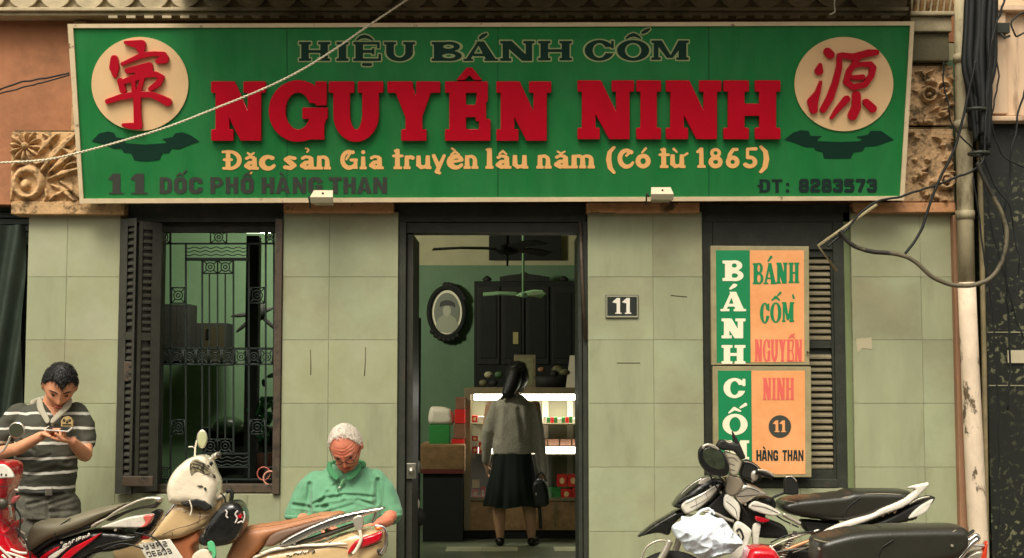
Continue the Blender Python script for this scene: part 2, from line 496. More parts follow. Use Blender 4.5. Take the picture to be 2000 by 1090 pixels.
# ---------------------------------------------------------------- glyphs (unit height, y up), slab capitals
def arc(cx, cy, rx, ry, a0, a1, w0, w1=None, n=16, mid=None):
    out = []
    for i in range(n + 1):
        t = i / n; a = R(a0 + (a1 - a0) * t)
        w = w0 + ((w1 if w1 is not None else w0) - w0) * t
        if mid is not None: w = w0 + (mid - w0) * math.sin(PI * t)
        out.append((cx + rx * math.cos(a), cy + ry * math.sin(a), w))
    return ('s', out)
def rect(x0, y0, x1, y1): return ('p', [(x0, y0), (x1, y0), (x1, y1), (x0, y1)])
def slab(ch, S=0.26, T=0.17, E=0.07, w=1.0, B=None):
    """S stem, T serif thickness, E serif overhang, w width, B thin strokes"""
    B = B or T
    sf = lambda x0, x1, y: rect(x0 - E, y, x1 + E, y + T)
    L0, L1 = E, E + S; R0, R1 = w - E - S, w - E
    if ch == 'H':
        return [rect(L0, 0, L1, 1), rect(R0, 0, R1, 1), rect(L0, .5 - B / 2, R1, .5 + B / 2)] + [sf(a, b, y) for a, b in ((L0, L1), (R0, R1)) for y in (0, 1 - T)]
    if ch == 'I': return [rect(w / 2 - S / 2, 0, w / 2 + S / 2, 1), sf(w / 2 - S / 2, w / 2 + S / 2, 0), sf(w / 2 - S / 2, w / 2 + S / 2, 1 - T)]
    if ch == 'N':
        s2 = S * .8
        return [rect(L0, 0, L0 + s2, 1), rect(R1 - s2, 0, R1, 1), ('p', [(L0 - E, 1), (L0 + S * 1.15, 1), (R1, 0), (R1 - S * 1.25, 0)]), sf(L0, L0 + s2, 0), sf(R1 - s2, R1, 1 - T), rect(L0 - E, 1 - T, L0 + S, 1)]
    if ch == 'E':
        return [rect(L0, 0, L1, 1), rect(0, 0, w - E * .4, T), rect(0, 1 - T, w - E, 1), rect(L1, .5 - B / 2, w * .72, .5 + B / 2),
                rect(w * .66, .33, w * .66 + T * .9, .67), rect(w - E * .4 - T, 0, w - E * .4, .36), rect(w - E - T, .66, w - E, 1)]
    if ch == 'U':
        cx = w / 2; ro = (R1 - L0) / 2; ri = ro - S
        return [rect(L0, .42, L1, 1), rect(R0, .42, R1, 1), ('e', (cx, .44, ro, .46)), ('-e', (cx, .46, max(ri, .02), .28)), ('-p', [(L1, .46), (R0, .46), (R0, 1.1), (L1, 1.1)]),
                sf(L0, L1, 1 - T), sf(R0, R1, 1 - T)]
    if ch in 'OCGQ':
        o = [('e', (w / 2, .5, w / 2, .52)), ('-e', (w / 2, .5, max(w / 2 - S, .05), .52 - B))]
        if ch == 'C': o += [('-p', [(w * .62, .36), (w * 1.2, .36), (w * 1.2, .66), (w * .62, .66)]), rect(w - T * 1.05, .6, w - .01, .98)]
        if ch == 'G': o += [('-p', [(w * .55, .46), (w * 1.2, .46), (w * 1.2, .64), (w * .55, .64)]), rect(w - T * 1.05, .6, w - .01, 1.0), rect(w * .58, .37, w + .01, .37 + T), rect(w * .7, .02, w * .7 + S * .9, .5)]
        return o
    if ch == 'Y':
        c = w / 2
        return [rect(c - S / 2, 0, c + S / 2, .48), sf(c - S / 2, c + S / 2, 0), ('p', [(L0 - E * .2, 1), (L1 + .05, 1), (c + S * .5, .40), (c - S * .5, .40)]), ('p', [(R0 + .02, 1), (R1 - .02, 1), (c + S * .5, .40), (c - S * .35, .40)]),
                sf(L0, L1, 1 - T), sf(R0 + .02, R1, 1 - T)]
    if ch == 'A':
        c = w * .47; s1 = S * .62
        return [('p', [(E * .6, 0), (E * .6 + s1, 0), (c + .06, 1), (c - s1 * .4, 1)]), ('p', [(w - E - S * 1.15, 0), (w - E * .6, 0), (c + S * .55, 1), (c - S * .45, 1)]), rect(w * .28, .24, w * .7, .24 + B * .9),
                rect(0, 0, E * 1.6 + s1 + .06, T * .8), rect(w - 2.1 * E - S * 1.15, 0, w, T * .8)]
    if ch == 'M':
        s1 = S * .62; c = w / 2
        return [rect(L0, 0, L0 + s1, 1), rect(R0, 0, R1, 1), ('p', [(L0, 1), (L0 + S * 1.05, 1), (c + S * .3, .1), (c - S * .4, .1)]), ('p', [(R1 - S, 1), (R1, 1), (c + S * .35, .1), (c - S * .1, .1)]),
                sf(L0, L0 + s1, 0), sf(R0, R1, 0), rect(0, 1 - T, L1, 1), rect(R0, 1 - T, w, 1)]
    if ch == 'B':
        return [rect(L0, 0, L1, 1), rect(0, 0, w * .6, T), rect(0, 1 - T, w * .6, 1), rect(L1, .5 - B * .45, w * .6, .5 + B * .45),
                ('e', (w * .58, .755, w * .36, .262)), ('e', (w * .6, .265, w * .40, .272)),
                ('-e', (w * .56, .755, w * .36 - S * .72, .262 - B)), ('-e', (w * .57, .265, w * .40 - S * .72, .272 - B)), rect(L0, T * .5, L1, 1 - T * .5), rect(0, 0, L1 + .02, T), rect(0, 1 - T, L1 + .02, 1)]
    if ch == 'D':
        return [rect(L0, 0, L1, 1), ('e', (w * .42, .5, w * .58, .5)), ('-e', (w * .42, .5, w * .58 - S, .5 - B)), ('-p', [(-1, -1), (L0, -1), (L0, 2), (-1, 2)]), rect(L0, 0, L1, 1), rect(0, 0, w * .4, T), rect(0, 1 - T, w * .4, 1)]
    if ch == '1':
        c = w * .55
        return [rect(c - S / 2, 0, c + S / 2, 1), sf(c - S / 2, c + S / 2, 0), ('p', [(c - S / 2 - .26, .72), (c - S / 2 - .2, .80), (c - S / 2 + .02, 1), (c + S / 2, 1), (c - S / 2, .66)])]
    return [rect(0, 0, w, 1)]
def cut_outside(prims, w): return prims
def glyph_loops(prims, gw, box, res=0.018, off=0.0, slant=0.0, ybox=None):
    """glyph box (0..gw, 0..1) -> pixel box (x0, y0 top, x1, y1 bottom)"""
    ylo, yhi = ybox or (-.15, 1.15)
    lps = shape_loops(prims, (-.15, ylo, gw + .15, yhi), res, off)
    x0, y0, x1, y1 = box
    return [[(x0 + (p[0] + slant * p[1]) / gw * (x1 - x0), y1 - p[1] * (y1 - y0)) for p in lp] for lp in lps]
def px_loops(prims, box, res=0.5, off=0.0):
    return shape_loops(prims, box, res, off)
def font_loops(ch, box, off=0.0):
    """one sans letter fitted into a pixel box"""
    c = bpy.data.curves.new('t', 'FONT'); c.body = ch; c.offset = off; c.resolution_u = 4
    o = bpy.data.objects.new('t', c); col.objects.link(o)
    dg = bpy.context.evaluated_depsgraph_get()
    me = bpy.data.meshes.new_from_object(o.evaluated_get(dg))
    bpy.data.objects.remove(o); bpy.data.curves.remove(c)
    n = len(me.vertices); a = np.empty(n * 3); me.vertices.foreach_get('co', a); a = a.reshape(-1, 3)
    mn, mxx = a.min(0), a.max(0)
    x0, y0, x1, y1 = box
    vs = [(x0 + (v[0] - mn[0]) / (mxx[0] - mn[0]) * (x1 - x0), y1 - (v[1] - mn[1]) / (mxx[1] - mn[1]) * (y1 - y0)) for v in a]
    fs = [tuple(p.vertices) for p in me.polygons]
    bpy.data.meshes.remove(me)
    return vs, fs
class Print:
    """flat lettering on a plane, one mesh per character"""
    def __init__(s, plane): s.pl = plane; s.parts = []
    def loops(s, lps, lift):
        lp2 = [[s.pl.uv(*p) for p in lp] for lp in lps]
        me = fill_loops(lp2); me.transform(s.pl.M(lift)); me.materials.clear()
        s.parts.append(me)
    def prims(s, prs, box, res, lift, off=0.0):
        for p in prs:
            xs = [q[0] for q in p[1]]; ys = [q[1] for q in p[1]]
            s.loops(px_loops([p], (min(xs) - 8, min(ys) - 8, max(xs) + 8, max(ys) + 8), .5, off), lift)
    def font(s, ch, box, lift, off=0.0):
        vs, fs = font_loops(ch, box, off)
        o = []
        for v in vs:
            u = s.pl.uv(*v); o.append(s.pl.P0 + s.pl.u * u[0] + s.pl.v * u[1] + s.pl.n * lift)
        me = bpy.data.meshes.new('l'); me.from_pydata([tuple(v) for v in o], [], fs); me.update(); s.parts.append(me)
    def build(s, name, m, parent, label=None):
        for me in s.parts:
            link_mesh(name, me, m, parent)
def sans(ch, S=.30, w=.72):
    """heavy grotesque capitals"""
    T = .20; r = S / 2
    def ringc(): return [('e', (w / 2, .5, w * .5, .5)), rect(0, .3, w, .7), ('e', (w / 2, .74, w / 2, .27)), ('e', (w / 2, .26, w / 2, .27)), ('-p', [(S, .24), (w - S, .24), (w - S, .76), (S, .76)])]
    if ch == 'H': return [rect(0, 0, S, 1), rect(w - S, 0, w, 1), rect(0, .41, w, .59)]
    if ch == 'I': return [rect(w / 2 - r, 0, w / 2 + r, 1)]
    if ch == 'T': return [rect(0, 1 - T, w, 1), rect(w / 2 - r, 0, w / 2 + r, 1)]
    if ch == 'N': return [rect(0, 0, S * .85, 1), rect(w - S * .85, 0, w, 1), ('p', [(0, 1), (S * .9, 1), (w, 0), (w - S * .9, 0)])]
    if ch == 'A': return [('p', [(0, 0), (S * .9, 0), (w / 2 + .02, .9), (w / 2 + .12, 1), (w / 2 - .12, 1)]), ('p', [(w, 0), (w - S * .9, 0), (w / 2 - .02, .9), (w / 2 - .12, 1), (w / 2 + .12, 1)]), rect(w * .25, .18, w * .75, .34)]
    if ch == 'P': return [rect(0, 0, S, 1), ('e', (w * .55, .69, w * .45, .31)), rect(0, .38, w * .55, 1), ('-p', [(S, .55), (w * .66, .55), (w * .66, .83), (S, .83)]), rect(0, 0, S, 1)]
    if ch == 'D': return [rect(0, 0, w * .5, 1), ('e', (w * .5, .72, w * .5, .28)), ('e', (w * .5, .28, w * .5, .28)), rect(w * .4, .28, w, .72), ('-p', [(S, .18), (w - S, .22), (w - S, .78), (S, .82)])]
    if ch == 'O': return ringc()
    if ch == 'C': return ringc() + [('-p', [(w * .5, .38), (w * 1.3, .38), (w * 1.3, .62), (w * .5, .62)])]
    if ch == 'G': return ringc() + [('-p', [(w * .5, .52), (w * 1.3, .52), (w * 1.3, .64), (w * .5, .64)]), rect(w * .52, .36, w, .52), rect(w - S, .02, w, .5)]
    R_ = .13; t = R_; b = 1 - R_; l = R_; q = w - R_; L = lambda *p: ('s', [(x, y, R_) for x, y in p])
    if ch == '8': return [L((l + .04, t), (q - .04, t), (q, .22), (q, .4), (q - .08, .5), (l + .08, .5), (l, .4), (l, .22), (l + .04, t)), L((l + .08, .5), (l + .02, .62), (l + .02, .8), (l + .08, b), (q - .08, b), (q - .02, .8), (q - .02, .62), (q - .08, .5))]
    if ch == '2': return [L((l, .74), (l + .03, b), (q - .05, b), (q, .8), (q, .62), (q - .1, .52), (l + .08, .42), (l, .3), (l, t), (q, t))]
    if ch == '3': return [L((l, .8), (l + .05, b), (q - .06, b), (q, .8), (q, .62), (q - .08, .52), (l + .2, .52)), L((q - .08, .52), (q, .4), (q, .24), (q - .06, t), (l + .05, t), (l, .22))]
    if ch == '5': return [L((q, b), (l, b), (l, .56), (q - .08, .56), (q, .46), (q, .24), (q - .06, t), (l, t))]
    if ch == '7': return [L((l, b), (q, b), (q - .1, .6), (w * .42, t))]
    return [rect(0, 0, w, 1)]
# ================================================================ materials in use
M_tile = mat('glazed_tile', C(155, 161, 129), 0.42, var=0.17, vs=1.4, color2=C(148, 144, 114), thr=(0.42, 0.68), cs=1.3, bump=0.05, bs=30, rvar=0.1, spec=0.3)
M_tile2 = mat('glazed_tile_worn', C(162, 163, 134), 0.45, var=0.10, vs=2.0, color2=C(151, 154, 118), thr=(0.42, 0.68), cs=1.7, bump=0.05, bs=30, rvar=0.1, spec=0.3)
M_tile3 = mat('glazed_tile_streaked', C(152, 156, 124), 0.5, var=0.12, vs=3.0, color2=C(132, 132, 102), thr=(0.54, 0.80), cs=2.6, stretch=(1.6, 1, .45), rvar=0.1, spec=0.3)
M_grout = mat('grout', C(142, 140, 112), 0.95, var=0.3, vs=9)
M_stucco = mat('orange_stucco', C(164, 110, 76), 0.9, var=0.28, vs=2.2, color2=C(120, 88, 60), thr=(0.48, 0.72), cs=1.6, bump=0.35, bs=24)
M_ledge = mat('peeling_ledge', C(196, 142, 98), 0.9, var=0.25, vs=7, color2=C(92, 70, 48), thr=(0.52, 0.62), cs=7, bump=0.5, bs=40)
M_carve = mat('carved_plaster', C(196, 158, 112), 0.9, var=0.25, vs=9, color2=C(96, 76, 50), thr=(0.50, 0.66), cs=15, bump=0.6, bs=45)
M_carve2 = mat('carved_plaster_dirty', C(186, 152, 112), 0.9, var=0.3, vs=6, color2=C(84, 70, 48), thr=(0.50, 0.64), cs=13, bump=0.7, bs=45)
M_cornice = mat('cornice_stone', C(184, 168, 136), 0.9, var=0.2, vs=5, color2=C(84, 78, 54), thr=(0.44, 0.7), cs=1.1, bump=0.3, bs=40)
M_darkwood = mat('dark_painted_wood', C(46, 49, 39), 0.55, var=0.35, vs=8, bump=0.2, bs=60, color2=C(62, 56, 44), thr=(0.58, 0.68), cs=9)
M_frame = mat('brown_painted_wood', C(80, 68, 54), 0.5, var=0.3, vs=12, bump=0.2, bs=60, color2=C(48, 42, 34), thr=(0.5, 0.62), cs=12)
M_shut = mat('shutter_paint', C(54, 53, 44), 0.5, var=0.25, vs=10, bump=0.15, bs=50)
M_louv = mat('louver_paint', C(128, 118, 92), 0.6, var=0.25, vs=10, bump=0.1)
M_black = mat('black_recess', C(18, 20, 18), 0.8)
M_iron = mat('wrought_iron', C(24, 36, 29), 0.5, var=0.2, vs=9)
M_green = mat('room_green_wall', C(92, 120, 88), 0.7, var=0.16, vs=2.5, bump=0.1, bs=20)
M_cream = mat('room_cream_wall', C(164, 160, 124), 0.8, var=0.12, vs=2.5, bump=0.1, bs=20)
M_floor = mat('room_floor_tile', C(96, 104, 82), 0.3, var=0.2, vs=5)
M_floor2 = mat('room_floor_tile_pale', C(170, 172, 138), 0.3, var=0.2, vs=5)
M_signgreen = mat('sign_green', C(32, 120, 60), 0.42, var=0.12, vs=7, spec=0.4, color2=C(44, 124, 66), thr=(.4, .7), cs=3.2, stretch=(1, 1, .35), rvar=.1)
M_signframe = mat('sign_frame', C(222, 200, 162), 0.5, var=0.12, vs=6, color2=C(120, 96, 70), thr=(0.62, 0.7), cs=14)
M_red = mat('sign_red', C(186, 6, 34), 0.3, var=0.10, vs=5)
M_redp = mat('disc_red', C(180, 8, 34), 0.35)
M_disc = mat('sign_cream', C(232, 194, 144), 0.5, var=0.05, vs=6)
M_dkgreen = mat('sign_dark_green', C(8, 50, 36), 0.4)
M_line = mat('sign_outline', C(164, 178, 122), 0.5)
M_peach = mat('sign_peach', C(250, 190, 118), 0.45)
M_grey = mat('sign_grey', C(60, 64, 56), 0.5)
M_ink = mat('sign_ink', C(22, 42, 38), 0.5)
M_white = mat('white_paint', C(225, 218, 200), 0.45)
M_steel = mat('brushed_metal', C(190, 184, 170), 0.3, metal=0.9, var=0.1, vs=20)
M_chrome = mat('chrome', C(230, 226, 218), 0.12, metal=1.0)
M_pipe = mat('pipe_old', C(168, 156, 124), 0.7, var=0.2, vs=7, color2=C(104, 92, 64), thr=(0.5, 0.64), cs=6, stretch=(1, 1, .4))
M_pipew = mat('pipe_peeling_white', C(216, 196, 170), 0.6, var=0.15, vs=9, color2=C(96, 80, 58), thr=(0.56, 0.61), cs=10, bump=0.5, bs=30, stretch=(1, 1, .5))
M_strip = mat('brown_strip', C(150, 112, 84), 0.8, var=0.25, vs=7, bump=0.3, stretch=(1, 1, .3))
M_cable = mat('black_cable', C(14, 17, 14), 0.6)
M_cableg = mat('grey_hose', C(96, 88, 68), 0.6, var=0.3, vs=9, color2=C(40, 38, 30), thr=(.5, .56), cs=4)
M_pink = mat('neighbour_plaster', C(208, 178, 146), 0.85, var=0.1, vs=3, color2=C(140, 110, 82), thr=(0.58, 0.74), cs=4, stretch=(3, 1, .35))
M_tarp = mat('dark_tarpaulin', C(46, 56, 46), 0.45, var=0.3, vs=5, bump=0.2)
M_pave = mat('pavement_stone', C(110, 104, 92), 0.8, var=0.2, vs=3, bump=0.3)
M_asph = mat('asphalt', C(62, 60, 56), 0.9, var=0.2, vs=4, bump=0.4)

def granite():
    m = bpy.data.materials.new('speckled_granite'); m.use_nodes = True
    n, l = m.node_tree.nodes, m.node_tree.links; b = n['Principled BSDF']
    g = n.new('ShaderNodeNewGeometry')
    t = n.new('ShaderNodeTexNoise'); t.inputs['Scale'].default_value = 30; t.inputs['Detail'].default_value = 3
    r = n.new('ShaderNodeMapRange'); r.inputs['From Min'].default_value = 0.56; r.inputs['From Max'].default_value = 0.63
    t2 = n.new('ShaderNodeTexNoise'); t2.inputs['Scale'].default_value = 2.5; t2.inputs['Detail'].default_value = 4
    r2 = n.new('ShaderNodeMapRange'); r2.inputs['From Min'].default_value = 0.42; r2.inputs['From Max'].default_value = 0.6
    mm = n.new('ShaderNodeMath'); mm.operation = 'MULTIPLY'
    mx = n.new('ShaderNodeMixRGB'); mx.inputs['Color1'].default_value = C(24, 27, 20); mx.inputs['Color2'].default_value = C(104, 104, 76)
    l.new(g.outputs['Position'], t.inputs['Vector']); l.new(g.outputs['Position'], t2.inputs['Vector'])
    l.new(t.outputs['Fac'], r.inputs['Value']); l.new(t2.outputs['Fac'], r2.inputs['Value'])
    l.new(r.outputs[0], mm.inputs[0]); l.new(r2.outputs[0], mm.inputs[1])
    l.new(mm.outputs[0], mx.inputs['Fac']); l.new(mx.outputs[0], b.inputs['Base Color'])
    b.inputs['Roughness'].default_value = 0.5
    return m
M_granite = granite()
def glassmat(name, tint=(1, 1, 1), refl=0.08):
    m = bpy.data.materials.new(name); m.use_nodes = True
    n, l = m.node_tree.nodes, m.node_tree.links; n.clear()
    o = n.new('ShaderNodeOutputMaterial'); mx = n.new('ShaderNodeMixShader'); t = n.new('ShaderNodeBsdfTransparent')
    g = n.new('ShaderNodeBsdfGlossy'); g.inputs['Roughness'].default_value = 0.03
    t.inputs['Color'].default_value = tuple(tint) + (1,); mx.inputs[0].default_value = refl
    l.new(t.outputs[0], mx.inputs[1]); l.new(g.outputs[0], mx.inputs[2]); l.new(mx.outputs[0], o.inputs['Surface'])
    return m
M_glass = glassmat('clear_glass')
def emat(name, color, s):
    m = bpy.data.materials.new(name); m.use_nodes = True
    b = m.node_tree.nodes['Principled BSDF']
    b.inputs['Emission Color'].default_value = tuple(color[:3]) + (1,); b.inputs['Emission Strength'].default_value = s
    return m

# ================================================================ ground
MB().box(-150, 150, -150, 150, -0.5, -0.12).build('road', M_asph, kind='structure')
MB().box(-60, 60, 5.45, 8.70, -0.12, 0.0).build('pavement', M_pave, kind='structure')
MB().box(-60, 60, 5.30, 5.446, -0.12, 0.012).build('kerb', mat('kerb_stone', C(130, 124, 110), 0.85, var=0.2), kind='structure', bevel=0.01)

# ================================================================ the shop building
F = 8.70
FX = lambda px: W(px, 750, F).x
FZ = lambda py: W(1000, py, F).z
shop = thing('shop_building', (0, F, 0), 'old shophouse with grey-green tiled pillars, an open doorway and two shuttered windows', 'building')
def S(mb, name, m, parent=shop, **k): return mb.build(name, m, parent, **k)

zj = [0.0] + [FZ(664) - k * (FZ(541) - FZ(664)) for k in range(4, -4, -1)]
zj = sorted(z for z in zj if z > -0.01 and z < FZ(400))
ztop = FZ(414)
def tiled(name, px0, px1, joints, ztop=ztop, zbot=0.0, back=0.28, label=None):
    x0, x1 = FX(px0), FX(px1)
    core = S(MB().box(x0, x1, F + 0.0035, F + back, zbot, ztop), name, M_grout)
    if label: core['label'] = label
    zs = [z for z in zj if zbot + 0.03 < z < ztop - 0.03]; zs = [zbot] + zs + [ztop]
    xs = [x0] + [FX(j) for j in joints] + [x1]
    for za, zb in zip(zs[:-1], zs[1:]):
        for xa, xb in zip(xs[:-1], xs[1:]):
            g = 0.0013; d = random.uniform(0, 0.0012)
            MB().box(xa + g, xb - g, F - d, F + 0.003, za + g, zb - g).build('tile', random.choice((M_tile, M_tile2, M_tile, M_tile3)), core, bevel=0.0008, seg=1)
    return core
tiled('pillar', 48, 229, [125], label='narrow tiled pillar left of the shuttered window')
tiled('pillar', 550, 776, [641])
tiled('pillar', 1149, 1374, [1277])
tiled('pillar', 1667, 1866, [1803])
# reveal of the window right of the sign, a step back
S(MB().box(FX(1655), FX(1667), F + 0.03, F + 0.28, 0, ztop), 'window_reveal', mat('reveal_green', C(112, 124, 84), 0.6, var=0.15))
tiled('window_apron', 229, 550, [310, 398, 486], ztop=FZ(966))
tiled('window_apron', 1374, 1655, [1467, 1560], ztop=FZ(954))

# upper wall behind the signboard and its ledge of crumbling plaster
xl, xr = FX(-60), FX(1866)
S(MB().box(xl, xr, F + 0.06, F + 0.3, FZ(397), 4.9), 'upper_wall', M_stucco)
S(MB().box(FX(125), FX(150), F + 0.02, F + 0.058, FZ(254), FZ(40)), 'wall_pilaster', M_carve)
for a, b, c in ((20, 241, M_carve), (553, 768, M_ledge), (1146, 1367, M_ledge), (1668, 1868, M_ledge)):
    y0, y1 = (396, 421) if a == 20 else (398, 417)
    S(MB().box(FX(a), FX(b), F - 0.07, F + 0.10, FZ(y1), FZ(y0)), 'ledge', c, bevel=0.006)
for a, b in ((241, 553), (768, 1146), (1367, 1668)):
    S(MB().box(FX(a) + .002, FX(b) - .002, F + 0.03, F + 0.14, FZ(432), FZ(397) - .002), 'lintel', M_darkwood)

# ---- cornice with two rows of scale tiles above the signboard
corn = S(MB().box(xl, FX(1783), F - 0.06, F + 0.3, FZ(36) + .001, 4.9), 'cornice', M_cornice)
MB().box(xl, FX(1781), F - 0.115, F - 0.062, FZ(30), FZ(23)).build('moulding', M_cornice, corn, bevel=0.006)
MB().box(xl, FX(1780), F - 0.085, F - 0.062, FZ(37), FZ(30) - .001).build('moulding', M_cornice, corn, bevel=0.004)
# unseen slab over the sign, out of frame, added to shade the upper wall
S(MB().box(FX(345), FX(1785), 7.72, F - 0.065, 4.12, 4.3), 'added_shade_slab', M_cornice, bevel=.01)
sw = 0.213
tm = None
k = 0
def scale_mesh():
    pts = [(-sw * .5, 0.30), (-sw * .5, 0.12)] + [(sw * .5 * math.cos(R(a)), 0.12 + 0.105 * math.sin(R(a))) for a in range(190, 351, 16)] + [(sw * .5, 0.12), (sw * .5, 0.30)]
    pts = [(p[0] * .975, p[1]) for p in pts]
    mb = MB().prism(pts, -0.011, 0.022); me = mb.mesh('scale')
    for v in me.vertices: v.co.y -= (0.30 - v.co.z) * 0.05
    return me
sm_ = scale_mesh(); sm_.materials.append(M_cornice)
for row, zb in ((0, FZ(23) - 0.02), (1, FZ(23) + 0.085), (2, FZ(23) + 0.19)):
    n = int((FX(1775) - xl) / sw)
    for i in range(n):
        o = bpy.data.objects.new('tile', sm_); col.objects.link(o); o.parent = corn; WL[o.name] = WL['shop_building']
        x = xl + sw * (i + 0.5 + (0.5 if row % 2 else 0)) + random.uniform(-.006, .006)
        o.location = Vector((x, F - 0.078 - 0.004 * (row % 2), zb + random.uniform(-.006, .006))) - WL['shop_building']
        o.rotation_euler = (0, random.uniform(-.05, .05), 0)
for i in range(44):      # small dentils under the moulding
    x = FX(205) + i * 0.118
    MB().box(x, x + 0.06, F - 0.10, F - 0.064, FZ(43), FZ(38)).build('dentil', M_cornice, corn)

# ---- carved panels at both ends
def bump_petal(mb, cx, cz, ang, r0, r1, w, Y, t):
    d = Vector((math.cos(ang), 0, math.sin(ang))); c = Vector((cx, Y, cz)) + d * (r0 + r1) / 2
    rot = Matrix.Rotation(-ang, 3, 'Y')
    mb.ball(c, (r1 - r0) / 2, t, w, 12, 8, rot)
YC = F - 0.045
cp = S(MB().box(FX(20), FX(163), YC, F + 0.06, FZ(396) + .002, FZ(257)), 'carved_panel', mat('carved_ground', C(104, 86, 58), 0.95, var=0.3, vs=8, bump=0.5), label='carved plaster panel with a daisy and a ringed flower')
sx = lambda p: W(p, 300, YC).x
sz = lambda p: W(1000, p, YC).z
def relief(name, parent, m, box, feats, H, Y, nz=0.004, res=0.0045, seed=0):
    """a carved slab: features in pixels, each (prims, height 0..1, edge px)"""
    x0, y0, x1, y1 = box
    A, B = W(x0, y1, Y), W(x1, y0, Y)
    nx, nz_ = int((B.x - A.x) / res), int((B.z - A.z) / res)
    U, V = np.meshgrid(np.linspace(x0, x1, nx + 1), np.linspace(y1, y0, nz_ + 1))
    h = np.zeros(U.shape)
    for pr, hh, ed in feats:
        d = sd_eval(pr, U, V); t = np.clip(-d / ed, 0, 1)
        h = np.maximum(h, hh * (1 - (1 - t) ** 2) * (t > 0) + (t > 0) * .06)
    vs = []
    for j in range(nz_ + 1):
        for i in range(nx + 1):
            x = A.x + (B.x - A.x) * i / nx; z = A.z + (B.z - A.z) * j / nz_
            n_ = noise.noise(Vector((x, seed, z)) * 38) * nz + noise.noise(Vector((x, seed, z)) * 90) * nz * .5
            e_ = 0 if (i in (0, nx) or j in (0, nz_)) else 1
            vs.append((x, Y - (h[j, i] * H + n_ + .004) * e_, z))
    fs = [(j * (nx + 1) + i, j * (nx + 1) + i + 1, (j + 1) * (nx + 1) + i + 1, (j + 1) * (nx + 1) + i) for j in range(nz_) for i in range(nx)]
    return MB().add(vs, fs, True).build(name, m, parent)
def st_(*p): return [('s', list(p))]
ft = [([('e', (48, 286, 30, 30)), ('-e', (48, 286, 27, 27))], .2, 3)]
for k in range(12):
    a = k * PI / 6 + .1
    ft.append((st_((48 + 9 * math.cos(a), 286 + 9 * math.sin(a), 1.6), (48 + 22 * math.cos(a), 286 + 22 * math.sin(a), 4.6), (48 + 31 * math.cos(a), 286 + 31 * math.sin(a), 3.0)), .85, 4))
ft += [([('e', (48, 286, 8, 8))], 1.0, 5)]
ft += [([('e', (57, 358, 34, 35)), ('-e', (56, 360, 17, 18))], 1.0, 9), ([('e', (51, 362, 11, 12))], .8, 8)]
for p_ in (((84, 334, 5), (110, 300, 9), (152, 262, 6)), ((97, 340, 3), (122, 318, 8), (162, 288, 5)), ((78, 300, 4), (92, 282, 8), (112, 264, 4)), ((96, 352, 3), (125, 340, 7), (163, 330, 4)), ((104, 362, 3), (128, 372, 7), (150, 393, 4)), ((122, 356, 3), (142, 368, 6), (163, 390, 3)),
           ((100, 392, 3), (118, 380, 6), (138, 372, 3)), ((24, 330, 3), (34, 318, 6), (48, 322, 3)), ((120, 288, 3), (140, 300, 6), (160, 312, 4)), ((84, 262, 3), (96, 268, 4), (100, 284, 2)), ((24, 392, 3), (28, 372, 4), (26, 348, 2)), ((92, 372, 3), (96, 384, 4), (92, 393, 3)), ((126, 330, 2), (140, 322, 5), (160, 318, 3)), ((64, 316, 2), (74, 322, 5), (86, 318, 2))):
    ft.append((st_(*p_), .85, 5))
relief('relief', cp, M_carve, (20, 258, 162, 395), ft, .045, YC - .001)

rng = random.Random(4)
for i, (y0, y1) in enumerate(((128, 246), (251, 395))):
    q = S(MB().box(FX(1740), FX(1862), YC, F + 0.058, FZ(y1), FZ(y0)), 'carved_panel', mat('carved_ground', C(104, 86, 58)), label='rough carved plaster panel right of the signboard, %s one' % ('upper' if i == 0 else 'lower'))
    ft = []
    for k in range(30):
        x, y, a = rng.uniform(1784, 1860), rng.uniform(y0 + 8, y1 - 8), rng.uniform(0, PI); L = rng.uniform(8, 20); w = rng.uniform(3, 6.5); c_ = rng.uniform(-6, 6)
        ft.append((st_((x, y, 1.5), (x + L / 2 * math.cos(a) - c_ * math.sin(a), y + L / 2 * math.sin(a) + c_ * math.cos(a), w), (x + L * math.cos(a), y + L * math.sin(a), 1.5)), rng.uniform(.4, 1), 4))
    for k in range(2):
        x, y = rng.uniform(1800, 1850), rng.uniform(y0 + 30, y1 - 30)
        ft.append(([('e', (x, y, 17, 17)), ('-e', (x, y, 8, 8))], 1.0, 6)); ft.append(([('e', (x, y, 5, 5))], .8, 4))
    relief('relief', q, M_carve2, (1742, y0 + 1, 1861, y1 - 1), ft, .055, YC - .001, .005, seed=i)
# stepped console at the top right
S(MB().box(FX(1786), FX(1860), F - 0.10, F + 0.058, FZ(126), FZ(72)), 'console_block', mat('dark_console', C(86, 80, 58), .9, var=.2, vs=5, bump=.3), bevel=0.01)
mb = MB()
a0, a1, z0, z1 = FX(1785), FX(1872), FZ(34), FZ(-60)
mb.box(a0 - .02, a1 - .02, F - 0.16, F + 0.05, FZ(42), z0)
mb.box(a0 - .01, a1 - .03, F - 0.13, F + 0.05, FZ(71), FZ(43))
S(mb, 'console_step', M_cornice, bevel=0.008)
cap = S(MB().box(a0, a1, F - 0.12, F + 0.05, z0 + .002, z1), 'console_capital', M_cornice)
for k in range(7):
    x = a0 + 0.02 + k * (a1 - a0 - .04) / 6
    MB().tube([(x, F - 0.125, z0 + .01), (x + .012, F - 0.14, z0 + .12), (x + .03, F - .17, z1)], 0.014, 8).build('flute', M_carve, cap)

